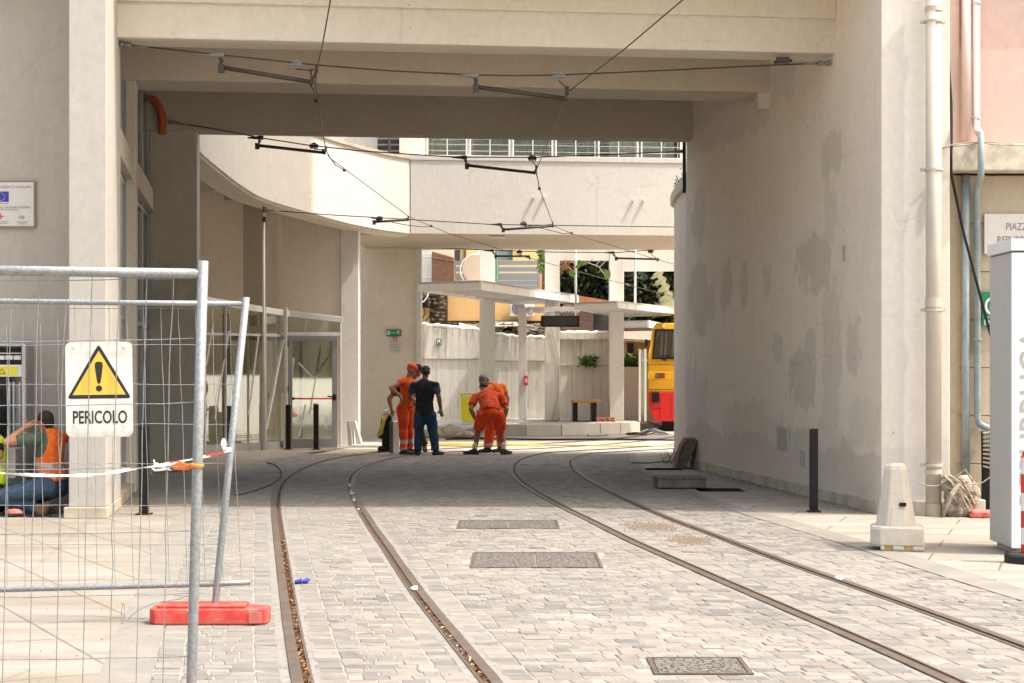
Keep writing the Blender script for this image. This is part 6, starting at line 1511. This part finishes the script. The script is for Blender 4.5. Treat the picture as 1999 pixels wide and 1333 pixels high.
# ================================================================= overhead line
def span(label, pts, arms, r_=.009, ends=(True, True), sc_=1.0):
    a = P(*pts[0]); T = empty('span_wire', a, label, 'span wire', 'cross span wires of the overhead line')
    MB().tube([P(*p) for p in pts], r_, 7).build('wire', M['wire'], T, smooth=True)
    for e, on in zip((0, -1), ends):
        if not on: continue
        q = P(*pts[e]); q2 = P(*pts[1 if e == 0 else -2]); d = (q2-q).normalized()
        mb = MB(); mb.tube([q, q+d*.12], .028, 8); mb.tube([q+d*.12, q+d*.30], .014, 6); mb.ball(q, .04, 8, 6); mb.build('end_fitting', M['steelw'], T, smooth=True)
    for (c0, h0, h1, i0, w0) in arms:
        # c0: clamp on the span, h0-h1: insulated rod, i0: cone insulator on the span, w0: contact wire clamp
        C0, H0, H1, I0, W0 = (P(*v) for v in (c0, h0, h1, i0, w0)); dx = Vector((1, 0, 0)); k = sc_
        cl = MB(); cl.tube([C0-dx*.20*k, C0-dx*.03*k], [.012*k, .028*k], 8); cl.tube([C0-dx*.03*k, C0+dx*.06*k], .034*k, 8); cl.build('span_clamp', M['steelw'] if k == 1.0 else M['insul'], T, smooth=False)
        mb = MB(); mb.tube([C0, C0.lerp(H0, .5)+Vector((-.01, 0, -.02)), H0], .012*k, 6); mb.obox(H0+Vector((-.03*k, 0, -.01)), (.07*k, .05, .10*k)); mb.ball(C0.lerp(H0, .45), .028*k, 8, 6); mb.build('link', M['insul'], T)
        MB().tube([H0, H1], .026*k, 10).build('insulated_rod', M['insul'], T, smooth=True)
        mb = MB()
        for j in range(6): mb.tube([I0+dx*(-.055+j*.022)*k+Vector((0, 0, -.045*k)), I0+dx*(-.055+j*.022)*k+Vector((0, 0, .035*k))], .010*k, 6)
        mb.tube([I0-dx*.075*k, I0+dx*.075*k], .022*k, 8); mb.slab([I0+Vector((-.06*k, 0, .035*k)), I0+Vector((0, 0, .065*k)), I0+Vector((.06*k, 0, .035*k))], (0, .02, 0)); mb.build('cone_insulator', M['steelw'] if k == 1.0 else M['insul'], T)
        mb = MB(); mid = I0.lerp(W0, .6)+Vector((.03, 0, -.04))*k; mb.tube([I0+Vector((0, 0, -.05)), mid], .009*k, 5); mb.tube([mid, H1], .011*k, 5); mb.tube([mid, W0], .009*k, 5); mb.ball(mid, .024*k, 8, 6); mb.build('hanger', M['insul'], T)
        mb = MB(); mb.tube([H1, W0+Vector((0, 0, -.02))], .016*k, 6); mb.obox(W0, (.03*k, .05, .09*k)); mb.ball(H1, .032*k, 8, 6); mb.build('wire_clamp', M['insul'], T)
span('nearest span wire, just under the front beam', [(237, 86, 20.15), (330, 96, 20.2), (430, 107, 20.25), (520, 116, 20.3), (620, 127, 20.4), (760, 138, 20.5), (925, 146, 20.55), (1000, 147.5, 20.6), (1090, 146.5, 20.7), (1300, 137, 20.85), (1530, 126, 21.0), (1616, 123, 21.05)],
     [((428, 106.5, 20.25), (437, 132, 20.3), (608, 160, 20.45), (577, 126, 20.35), (618, 134, 20.45)), ((925, 147, 20.55), (934, 170, 20.6), (1103, 192, 20.75), (1091, 149, 20.7), (1108, 176, 20.75))])
q = P(1527, 118, 21.0)
tag(MB().box(q.x-.07, q.x+.08, 20.97, 21.03, q.z-.03, q.z+.04).tube([q+Vector((-.1, 0, -.02)), q+Vector((.12, 0, 0))], .02, 6).build('tension_spring', M['insul']), 'black tensioner near the right end of the nearest span', 'tensioner')
span('second span wire, crossing below the rear beam', [(333, 238, 27.45), (410, 250, 27.55), (490, 265, 27.7), (500, 267.5, 27.75), (600, 283, 28.1), (700, 294, 28.4), (800, 301, 28.65), (890, 306.5, 28.8), (1040, 307, 29.0), (1200, 301, 29.15), (1334, 295, 29.3)],
     [((507, 268.8, 27.77), (506, 284, 27.8), (633, 298, 28.2), (613, 285, 28.15), (636, 290, 28.2)), ((905, 307, 28.8), (915, 323, 28.8), (1043, 337, 29.0), (1039, 309, 29.0), (1047, 328, 29.0))], .010, sc_=.97)
span('third span wire, fixed to the slim anchor pole', [(516, 409.5, 34.8), (640, 419, 35.2), (760, 426, 35.6), (810, 429, 35.7), (960, 438, 36), (1100, 440, 36.2), (1200, 441.5, 36.3), (1316, 443, 36.4)],
     [((742, 425.5, 35.5), (733, 433, 35.5), (796, 429, 35.6), (740, 427, 35.5), (797, 425, 35.6)), ((975, 438, 36), (985, 448, 36), (1079, 441, 36.1), (1022, 437, 36.1), (1079, 437, 36.1))], .010, (True, False), sc_=.93)
span('farthest span wire, crossing behind the passage', [(772, 480, 42.9), (860, 484, 43.0), (960, 488.5, 43.1), (1080, 492, 43.3), (1200, 493, 43.5), (1330, 484, 43.7)],
     [((960, 489, 43.1), (970, 500, 43.1), (1032, 500, 43.2), (1014, 492, 43.2), (1034, 504, 43.2)), ((1195, 493, 43.4), (1205, 504, 43.4), (1285, 506, 43.5), (1270, 491, 43.5), (1283, 508, 43.5))], .011, (True, False), sc_=.95)
def contact(label, pts, r_=.0075):
    pts = [P(*p) for p in pts]
    tag(MB().tube(pts, r_, 7).build('contact_wire', M['cwire'], smooth=True), label, 'contact wire', 'tram contact wires')
contact('left contact wire, running above the left track', [(670, -160, 12.5), (645, 0, 15.5), (630, 85, 17.8), (617, 145, 20.3), (616, 165, 20.6), (628, 245, 25), (636, 292, 28.4), (645, 309, 29.2), (800, 424, 35.6), (880, 457, 38.5), (1032, 503, 43.2), (1180, 544, 45), (1330, 583, 46)])
contact('right contact wire, running above the right track', [(1460, -130, 13), (1332, 0, 15.5), (1220, 95, 18), (1108, 180, 20.7), (1100, 200, 21.2), (1070, 275, 25.5), (1047, 332, 29), (1052, 365, 31), (1081, 441, 36.1), (1120, 457, 37), (1200, 481, 40), (1284, 507, 43.5), (1340, 522, 44.5)])
# thin registration stays beside the wires
for pts, lab in (([(640, 302, 28.5), (655, 322, 29.6), (672, 332, 30.3)], 'short stay beside the left wire at the second span'), ([(1047, 338, 29), (1050, 352, 30), (1053, 368, 31)], 'short stay beside the right wire at the second span'),
                 ([(765, 434, 35.5), (800, 440, 36.2), (826, 443, 36.9), (842, 441, 37)], 'thin stay below the left arm of the third span'), ([(1022, 437, 36.1), (1060, 446, 36.5), (1100, 456, 37), (1116, 455, 37)], 'thin stay below the right arm of the third span'),
                 ([(604, 162, 20.5), (612, 176, 21.4), (617, 196, 22.3)], 'short stay beside the left wire at the nearest span')):
    mb = MB(); mb.tube([P(*p) for p in pts], .009, 5); mb.ball(P(*pts[-1]), .03, 8, 6); tag(mb.build('wire_stay', M['insul'], smooth=True), lab, 'stay', 'stays of the overhead line')
# ================================================================= people
def capsule(mb, p0, r0, p1, r1, flat=None, cut=False, n=14):
    """tapered capsule; flat=(axis, factor) squashes the section along an axis"""
    p0, p1 = Vector(p0), Vector(p1); d = p1-p0; L = max(d.length, 1e-5); d = d/L
    u = d.orthogonal().normalized(); v = d.cross(u); prof = []
    for k in range(5): a = -math.pi/2+math.pi/2*k/4; prof.append((p0+d*math.sin(a)*r0, math.cos(a)*r0))
    for k in range(1, 4): t = k/4; prof.append((p0.lerp(p1, t), r0+(r1-r0)*t))
    for k in range(5):
        a = math.pi/2*k/4; q = .12 if cut else 1.0; prof.append((p1+d*math.sin(a)*r1*q, (math.cos(a)**(.25 if cut else 1.0) if k < 4 else 0)*r1))
    b = len(mb.v)
    for c, r in prof:
        for k in range(n):
            a = 2*math.pi*k/n; o = (u*math.cos(a)+v*math.sin(a))*max(r, 1e-4)
            if flat: ax = Vector(flat[0]).normalized(); o = o-ax*o.dot(ax)*(1-flat[1])
            mb.v.append(c+o)
    m_ = len(prof)
    for i in range(m_-1):
        for k in range(n): k2 = (k+1) % n; mb.face([b+i*n+k, b+i*n+k2, b+(i+1)*n+k2, b+(i+1)*n+k])
    mb.face([b+k for k in range(n)][::-1]); mb.face([b+(m_-1)*n+k for k in range(n)])
def remeshed(name, caps, balls, mats, parent, voxel=.012, smooth=4, wrinkle=0.0, zone=None, wfreq=9.0):
    mb = MB()
    for c in caps: capsule(mb, *c)
    for c, r, *rot in balls: mb.ball(c, r, 16, 10, rot[0] if rot else None)
    tmp = mb.build('tmp', [], loc=worldloc(parent)); md = tmp.modifiers.new('r', 'REMESH'); md.mode = 'VOXEL'; md.voxel_size = voxel
    s = tmp.modifiers.new('s', 'SMOOTH'); s.factor = .5; s.iterations = smooth
    dg = bpy.context.evaluated_depsgraph_get(); me = bpy.data.meshes.new_from_object(tmp.evaluated_get(dg)); bpy.data.objects.remove(tmp)
    me.name = name; org = worldloc(parent)
    if wrinkle:
        for v in me.vertices:
            w_ = v.co+org; v.co += v.normal*(wrinkle*(noise.noise(Vector((w_.x*wfreq, w_.y*wfreq, w_.z*wfreq*.8)))*1.0+.5*abs(noise.noise(Vector((w_.x*wfreq*2.3, w_.y*wfreq*2.3, w_.z*wfreq*2.6))))))
    me.materials.clear()
    for m in mats: me.materials.append(m)
    if zone:
        for p in me.polygons: p.material_index = zone(p.center+org)
    me.polygons.foreach_set('use_smooth', [True]*len(me.polygons)); me.update()
    o = bpy.data.objects.new(name, me); COL.objects.link(o); o.parent = parent; return o
def hand(caps, w_, d, side, s=1.0, curl=.35, down=None):
    """palm, four unequal curled fingers and a thumb. w_: wrist, d: pointing direction, side: direction of the thumb"""
    d = Vector(d).normalized(); side = Vector(side); side = (side-d*side.dot(d)).normalized(); nrm = d.cross(side)
    w_ = Vector(w_); k = .085*s
    caps.append((w_, .025*s, w_+d*k*.55, .034*s, (nrm, .55))); caps.append((w_+d*k*.5, .034*s, w_+d*k, .033*s, (nrm, .5)))
    for i, (o, L) in enumerate(((.027, .066), (.009, .075), (-.009, .070), (-.026, .054))):
        b = w_+d*k*1.05+side*o*s; m1 = b+(d*math.cos(curl)+nrm*math.sin(curl))*L*.5*s; t = m1+(d*math.cos(curl*2.3)+nrm*math.sin(curl*2.3))*L*.5*s
        caps.append((b-d*.012, .0105*s, m1, .0098*s)); caps.append((m1, .0098*s, t, .0085*s))
    b = w_+d*k*.35+side*.026*s; m1 = b+(d*.6+side*.75)*.038*s; t = m1+(d*.95+side*.25+nrm*.3)*.032*s
    caps.append((b, .014*s, m1, .0125*s)); caps.append((m1, .0125*s, t, .010*s))
def boot(caps, ank, toe, r=.045):
    ank, toe = Vector(ank), Vector(toe); h = ank.z; d = (toe-Vector((ank.x, ank.y, 0))); d.z = 0
    if d.length < .05: d = Vector((0, 1, 0))*.2
    dn = d.normalized(); heel = Vector((ank.x, ank.y, .045))-dn*.045; tip = heel+dn*.25
    caps += [(ank+Vector((0, 0, .03)), r*1.05, Vector((ank.x, ank.y, .06)), r*1.1), (heel, .043, heel+dn*.13+Vector((0, 0, .0)), .047), (heel+dn*.10, .046, Vector((tip.x, tip.y, .036)), .036), (Vector((ank.x, ank.y, .08)), .05, heel+dn*.13+Vector((0, 0, .012)), .043)]
def head(parent, c, face, up, skin, hair, hairkind='short', r=.1, cap=None):
    """head with jaw, nose, ears, eyes and hair; face = direction it looks"""
    c = Vector(c); f = Vector(face).normalized(); u = Vector(up); u = (u-f*u.dot(f)).normalized(); s = f.cross(u)
    Mx = Matrix((s, f, u)).transposed()
    w = lambda x, y, z: c+Mx @ Vector((x, y, z))
    balls = [(w(0, -.012, .022), (.076, .094, .096), Mx), (w(0, .022, -.045), (.058, .066, .068), Mx), (w(0, .045, -.078), (.035, .035, .026), Mx)]
    caps = [(w(0, .083, .012), .009, w(0, .105, -.026), .014), (w(.028, .078, .022), .014, w(-.028, .078, .022), .014), (w(0, .078, -.052), .017, w(0, .08, -.052), .017)]
    for sg in (-1, 1): balls.append((w(sg*.078, -.002, -.008), (.012, .022, .034), Mx))
    return w, Mx, caps, balls
def finish_head(parent, w, Mx, hairmat, hairkind, cap=None, skin=None):
    e = MB()
    for sg in (-1, 1): e.ball(w(sg*.030, .079, .008), (.012, .010, .007), 8, 6, Mx)
    e.build('eyes', M['ink'], parent, smooth=True)
    MB().tube([w(-.022, .092, -.052), w(0, .097, -.053), w(.022, .092, -.052)], .004, 5).build('mouth', M['cl_shirtred'], parent)
    if hairkind:
        balls = [(w(0, -.024, .036), (.085, .094, .092), Mx), (w(0, -.058, -.005), (.072, .056, .075), Mx)]
        def zone(p): return 0
        o = remeshed('hair', [], balls, [hairmat], parent, .008, 2, .007, wfreq=34)
        # cut the hair away from the face
        inv = Mx.inverted(); org = worldloc(parent); c0 = w(0, 0, 0); bm = bmesh.new(); bm.from_mesh(o.data)
        dl = [v for v in bm.verts if (lambda q: q.y > .045-max(0, (q.z-.055))*-1.2 and q.z < .075)(inv @ (v.co+org-c0))]
        bmesh.ops.delete(bm, geom=dl, context='VERTS'); bm.to_mesh(o.data); bm.free()
    if cap:
        mat = cap; cp = MB(); cp.ball(w(0, -.012, .05), (.092, .108, .082), 18, 10, Mx)
        o = remeshed('cap', [(w(0, .07, .055), .03, w(0, .135, .038), .022, (Mx @ Vector((0, .3, 1)), .28)), (w(-.035, .075, .052), .03, w(-.02, .12, .040), .02, (Mx @ Vector((0, .3, 1)), .28)), (w(.035, .075, .052), .03, w(.02, .12, .040), .02, (Mx @ Vector((0, .3, 1)), .28))],
                     [(w(0, -.010, .062), (.092, .108, .072), Mx)], [mat], parent, .008, 2, .003, wfreq=25)
def person(label, Y0, pts, face, up, facing, spec):
    """pts: joint name -> (px, py, dy) measured on the figure plane at distance Y0"""
    J = {k: P(a, b, Y0+c) if False else Vector((PX(a, Y0), Y0+c, PZ(b, Y0))) for k, (a, b, c) in pts.items()}
    base = Vector((J['pelvis'].x, Y0, 0)); E = empty('person', base, label, 'person')
    fz = Vector(facing).normalized(); sk = M[spec.get('skin', 'skin')]; s = spec.get('s', 1.0); vx = spec.get('voxel', .011)
    caps, balls = [], []
    w, Mx, hc, hb = head(E, J['head'], face, up, sk, None); caps += hc; balls += hb
    caps.append((J['neck'], .058*s, J['head'].lerp(J['neck'], .15), .052*s))
    fl = (fz, spec.get('flat', .68)); tz = spec.get('tw', 1.0)
    caps += [(J['pelvis'], .135*s*tz, J['waist'], .125*s*tz, fl), (J['waist'], .125*s*tz, J['chest'], .155*s*tz, fl), (J['chest'], .155*s*tz, J['neck'].lerp(J['chest'], .35), .10*s, fl)]
    hands = spec.get('hands', {})
    for sd in 'LR':
        sh, el, wr = J['sh'+sd], J['el'+sd], J['wr'+sd]
        caps += [(J['neck'].lerp(J['chest'], .3), .06*s, sh, .062*s), (sh, .062*s, sh.lerp(el, .3), .058*s), (sh.lerp(el, .3), .058*s, el, .043*s), (el, .044*s, el.lerp(wr, .3), .046*s), (el.lerp(wr, .3), .046*s, wr, .028*s)]
        hd, th = hands.get(sd, ((0, 0, -1), (0, 1, 0)))
        if not spec.get('gloves'): hand(caps, wr, hd, th, s, spec.get('curl', .4))
        hp, kn, an = J['hip'+sd], J['kn'+sd], J['an'+sd]
        caps += [(hp, .095*s, hp.lerp(kn, .4), .085*s), (hp.lerp(kn, .4), .085*s, kn, .058*s), (kn, .058*s, kn.lerp(an, .3), .060*s), (kn.lerp(an, .3), .060*s, an, .038*s), (an, .04*s, Vector((an.x, an.y, max(.06, an.z-.06))), .04*s)]
    remeshed('body', caps, balls, [sk], E, vx*.85, 3)
    finish_head(E, w, Mx, M[spec.get('hair', 'hair')], spec.get('hairkind', 'short'), M[spec['cap']] if spec.get('cap') else None)
    # shirt
    g = spec.get('sg', .022); caps = [(J['waist'], (.130*tz+g)*s, J['pelvis'].lerp(J['waist'], spec.get('hem', .05)), (.146*tz+g)*s, fl, True), (J['waist'], (.125*tz+g)*s, J['chest'], (.155*tz+g*.8)*s, fl), (J['chest'], (.155*tz+g*.8)*s, J['neck'].lerp(J['chest'], .42), (.105+g*.4)*s, fl)]
    sl = spec.get('sleeve', .55)
    for sd in 'LR':
        sh, el = J['sh'+sd], J['el'+sd]; caps.append((J['neck'].lerp(J['chest'], .35), (.065+g*.5)*s, sh, (.062+g*(.6 if sl else .25))*s))
        if sl: caps += [(sh, (.063+g*.45)*s, sh.lerp(el, sl), (.052+g*.75)*s, None, True)]
    remeshed('shirt', caps, spec.get('shirtballs', []), [M[spec['shirt']]]+[M[m_] for m_ in spec.get('shirtmats', [])], E, vx, 3, .018, spec.get('shirtzone'), 8)
    if spec.get('under'):
        for sd in 'LR':
            sh, el = J['sh'+sd], J['el'+sd]; caps = [(sh.lerp(J['chest'], .3), (.058+.008)*s, sh, .070*s), (sh, .070*s, sh.lerp(el, .62), (.054+.014)*s, None, True)]
            remeshed('sleeve', caps, [], [M[spec['under']]], E, vx, 2, .010)
    # trousers
    g = spec.get('tg', .022); L_ = spec.get('leglen', .96); caps = [(J['pelvis'].lerp(J['waist'], .45), (.130*tz+.010)*s, J['pelvis'], (.140*tz+.012)*s, fl)]
    for sd in 'LR':
        hp, kn, an = J['hip'+sd], J['kn'+sd], J['an'+sd]
        if L_ > .6:
            e = kn.lerp(an, (L_-.5)/.46); caps += [(hp, (.095+g)*s, hp.lerp(kn, .4), (.088+g)*s), (hp.lerp(kn, .4), (.088+g)*s, kn, (.062+g)*s), (kn, (.062+g)*s, e, (.046+g*1.25)*s, None, True)]
        else:
            e = hp.lerp(kn, L_*2); caps += [(hp, (.098+g)*s, e, (.078+g*1.1)*s, None, True)]
    caps += spec.get('trousercaps', [])
    remeshed('trousers', caps, [], [M[spec['trousers']], M['reflect']], E, vx, 3, .020, spec.get('trzone'), 7.5)
    for sd in 'LR':
        caps = []; boot(caps, J['an'+sd], J['toe'+sd])
        if not spec.get('noboots'): remeshed('boot', caps, [], [M[spec.get('boots', 'boot')]], E, .009, 2)
    if spec.get('gloves'):
        for sd in 'LR':
            caps = []; hd, th = hands.get(sd, ((0, 0, -1), (0, 1, 0))); hand(caps, J['wr'+sd], hd, th, 1.12, .5); caps.append((J['wr'+sd]-Vector(hd).normalized()*.03, .038, J['wr'+sd], .034))
            remeshed('glove', caps, [], [M['glove']], E, .008, 1)
    if spec.get('socks'):
        for sd in 'LR': an = J['an'+sd]; remeshed('sock', [(an+Vector((0, 0, .085)), .047, an, .048)], [], [M['sock']], E, .010, 1)
    return E, J
band = lambda zs: (lambda p: 1 if any(a < p.z < b for a, b in zs) else 0)
# man in orange with cap, seen from behind right
person('man in orange sleeveless overalls and coral cap, hand on hip', 33.2,
  dict(head=(803.5, 722, 0), neck=(797, 738, 0), chest=(794, 754, 0), waist=(794, 776, 0), pelvis=(792, 793, 0),
       shR=(782, 747, -.14), elR=(765, 757, -.24), wrR=(782, 773, -.20), shL=(805, 747, .16), elL=(812, 766, .2), wrL=(806, 782, .14),
       hipR=(787, 797, -.07), knR=(788, 838, -.06), anR=(788, 877, -.08), toeR=(803, 886, .0), hipL=(796, 797, .08), knL=(797, 838, .10), anL=(799, 876, .14), toeL=(815, 884, .2)),
  (.9, .35, -.45), (0, 0, 1), (.85, .5, 0),
  dict(shirt='cl_orange', trousers='cl_redor', sleeve=0, sg=.024, tg=.024, cap='cap', hairkind=None, gloves=True, hands={'R': ((.45, .1, -1), (.3, -1, 0)), 'L': ((0, 0, -1), (1, 0, 0))}, trzone=band(((.22, .29), (.075, .135))), tuck=False))
# man in navy waistcoat and jeans, back view
person('man in dark navy waistcoat and blue jeans seen from behind', 32.9,
  dict(head=(831, 727, .03), neck=(829, 742, 0), chest=(829, 761, 0), waist=(829, 788, 0), pelvis=(830, 807, 0),
       shL=(808, 752, 0), elL=(799, 774, .10), wrL=(806, 782, .32), shR=(851, 752, 0), elR=(857, 776, -.02), wrR=(860, 798, .05),
       hipL=(820, 812, 0), knL=(817, 848, .02), anL=(816, 879, -.02), toeL=(815, 887, .2), hipR=(840, 812, 0), knR=(846, 848, .03), anR=(850, 878, 0), toeR=(861, 886, .14)),
  (-.1, 1, -.55), (0, 0, 1), (0, 1, 0),
  dict(shirt='cl_navy', under='cl_blue', trousers='cl_jean', sleeve=0, sg=.028, tg=.022, tw=1.06, hem=-.12, hair='hair', gloves=True, skin='skindark', hands={'R': ((.15, .1, -1), (-1, .2, 0)), 'L': ((.4, .8, -.2), (0, 0, 1))}))
# man with black cap behind them
person('man in black cap and tee standing behind, reaching to the black machine', 34.4,
  dict(head=(816, 724, 0), neck=(806, 740, .02), chest=(797, 758, .03), waist=(796, 782, 0), pelvis=(797, 800, 0),
       shL=(778, 757, .0), elL=(760, 778, -.05), wrL=(765, 799, -.1), shR=(815, 757, .0), elR=(820, 778, .05), wrR=(815, 797, .05),
       hipL=(790, 803, 0), knL=(788, 838, 0), anL=(787, 868, 0), toeL=(787, 878, -.2), hipR=(804, 803, 0), knR=(818, 838, 0), anR=(829, 868, 0), toeR=(832, 877, -.2)),
  (.35, -1, -.45), (0, 0, 1), (0, -1, 0),
  dict(shirt='cl_black', trousers='cl_black', skin='skindark', cap='cl_black', hairkind=None, hands={'L': ((.2, -.1, -1), (1, 0, 0)), 'R': ((0, 0, -1), (-1, 0, 0))}))
# bending man in shorts
person('man in faded red tee and orange shorts bending forward, back to camera', 33.2,
  dict(head=(943, 757, .52), neck=(948, 768, .40), chest=(952, 777, .24), waist=(956, 790, .06), pelvis=(957, 803, -.04),
       shL=(927, 775, .34), elL=(919, 799, .16), wrL=(929, 822, .14), shR=(980, 777, .30), elR=(989, 799, .14), wrR=(983, 822, .14),
       hipL=(942, 811, 0), knL=(933, 843, .12), anL=(927, 877, -.02), toeL=(921, 886, .0), hipR=(972, 811, 0), knR=(979, 843, .12), anR=(983, 877, -.02), toeR=(989, 886, .05)),
  (-.15, .35, -1), (0, 1, .4), (0, .55, -.8),
  dict(shirt='cl_shirtred', trousers='cl_redor', leglen=.42, sg=.030, tg=.030, tw=1.14, flat=.80, sleeve=.66, skin='skindark', socks=True, hands={'L': ((.3, .3, -1), (1, 0, 0)), 'R': ((-.3, .3, -1), (-1, 0, 0))}))
# grey haired man behind him
person('grey haired man in rust orange tee and long orange trousers, leaning left', 34.1,
  dict(head=(944, 744, 0), neck=(958, 751, .03), chest=(969, 765, .05), waist=(974, 786, .05), pelvis=(971, 803, .05),
       shL=(949, 762, -.14), elL=(945, 783, -.16), wrL=(938, 798, -.1), shR=(980, 757, .18), elR=(991, 778, .12), wrR=(988, 801, .05),
       hipL=(963, 807, -.06), knL=(957, 840, -.08), anL=(953, 872, -.02), toeL=(942, 880, -.1), hipR=(976, 807, .08), knR=(977, 840, .06), anR=(980, 872, .06), toeR=(968, 880, -.02)),
  (-.8, -.35, -.7), (-.4, 0, 1), (-.85, -.3, -.3),
  dict(shirt='cl_ortee', trousers='cl_redor', hair='hairgrey', sg=.034, tg=.034, skin='skindark', trzone=band(((.13, .19),)), hands={'L': ((-.3, -.2, -1), (-1, 0, 0)), 'R': ((-.2, 0, -1), (-1, 0, 0))}))
# kneeling man in orange vest
Yg = 19.35; org_s = 1.0
def vestzone(p):
    # armhole: green tee shows round the near shoulder
    px = p.x/p.y*F+CX; py = HZ-(p.z-H)*F/p.y
    c = Vector((PX(72, Yg), Yg-.2, PZ(862, Yg))); d = Vector((p.x-c.x, (p.z-c.z)*.88))
    if p.y < Yg+.02 and d.length < .165 and p.z > PZ(892, Yg): return 1
    z = p.z-(p.x-PX(100, Yg))*-.16
    if PZ(913, Yg) < z < PZ(904, Yg) or PZ(929, Yg) < z < PZ(921, Yg): return 2
    return 0
person('kneeling man in orange reflective vest with hand at his face', Yg,
  dict(head=(86, 824, .0), neck=(96, 843, .02), chest=(98, 868, .02), waist=(96, 906, .02), pelvis=(106, 941, .02),
       shR=(74, 856, -.20), elR=(28, 861, -.30), wrR=(53, 836, -.14), shL=(112, 856, .20), elL=(78, 880, .30), wrL=(50, 860, .24),
       hipR=(100, 950, -.12), knR=(8, 968, -.20), anR=(72, 990, -.12), toeR=(90, 1000, -.12), hipL=(112, 950, .12), knL=(15, 978, .12), anL=(84, 992, .14), toeL=(100, 1004, .14)),
  (-1, .25, -.12), (0, 0, 1), (-1, .1, 0),
  dict(shirt='cl_vest', shirtmats=['cl_green', 'reflect'], shirtzone=vestzone, trousers='cl_jean2', sleeve=0, under='cl_green', sg=.034, tg=.026, tw=1.10, flat=.80, voxel=.009, noboots=True, s=1.0,
       hands={'R': ((.55, .15, .35), (0, 0, 1)), 'L': ((-.6, 0, .2), (0, 0, 1))}))
E = [o for o in sc.objects if o.get('label', '').startswith('kneeling man in orange')][0]
a = P(76, 990, Yg-.14); b = P(88, 1004, Yg-.14); b.z = .05
remeshed('shoe', [(a, .045, a.lerp(b, .6), .05), (P(68, 992, Yg-.14), .05, P(82, 1001, Yg-.14), .055), (P(82, 1001, Yg-.14), .055, P(92, 985, Yg-.13), .045), (P(84, 992, Yg+.14), .045, P(98, 1000, Yg+.14), .05)], [], [M['bootbrown']], E, .008, 2, .004)
# man in yellow vest beside him, mostly out of frame
Yh = 19.3
person('kneeling man in bright yellow vest at the left edge', Yh,
  dict(head=(-22, 826, .0), neck=(-26, 846, .0), chest=(-24, 872, 0), waist=(-20, 908, 0), pelvis=(-22, 944, 0),
       shR=(-2, 862, -.05), elR=(4, 890, -.12), wrR=(-16, 905, -.2), shL=(-52, 862, .05), elL=(-60, 890, .1), wrL=(-60, 915, .0),
       hipR=(-12, 952, -.05), knR=(-14, 972, -.28), anR=(-8, 992, .12), toeR=(-8, 1000, .3), hipL=(-36, 952, .05), knL=(-50, 972, -.2), anL=(-44, 992, .15), toeL=(-44, 1000, .3)),
  (.1, 1, -.2), (0, 0, 1), (0, 1, 0),
  dict(shirt='cl_hivis', shirtmats=['reflect'], shirtzone=lambda p: 1 if PZ(910, Yh) < p.z < PZ(900, Yh) else 0, trousers='cl_black', sg=.034, tg=.024, tw=1.1, sleeve=0, under='cl_black', voxel=.010))
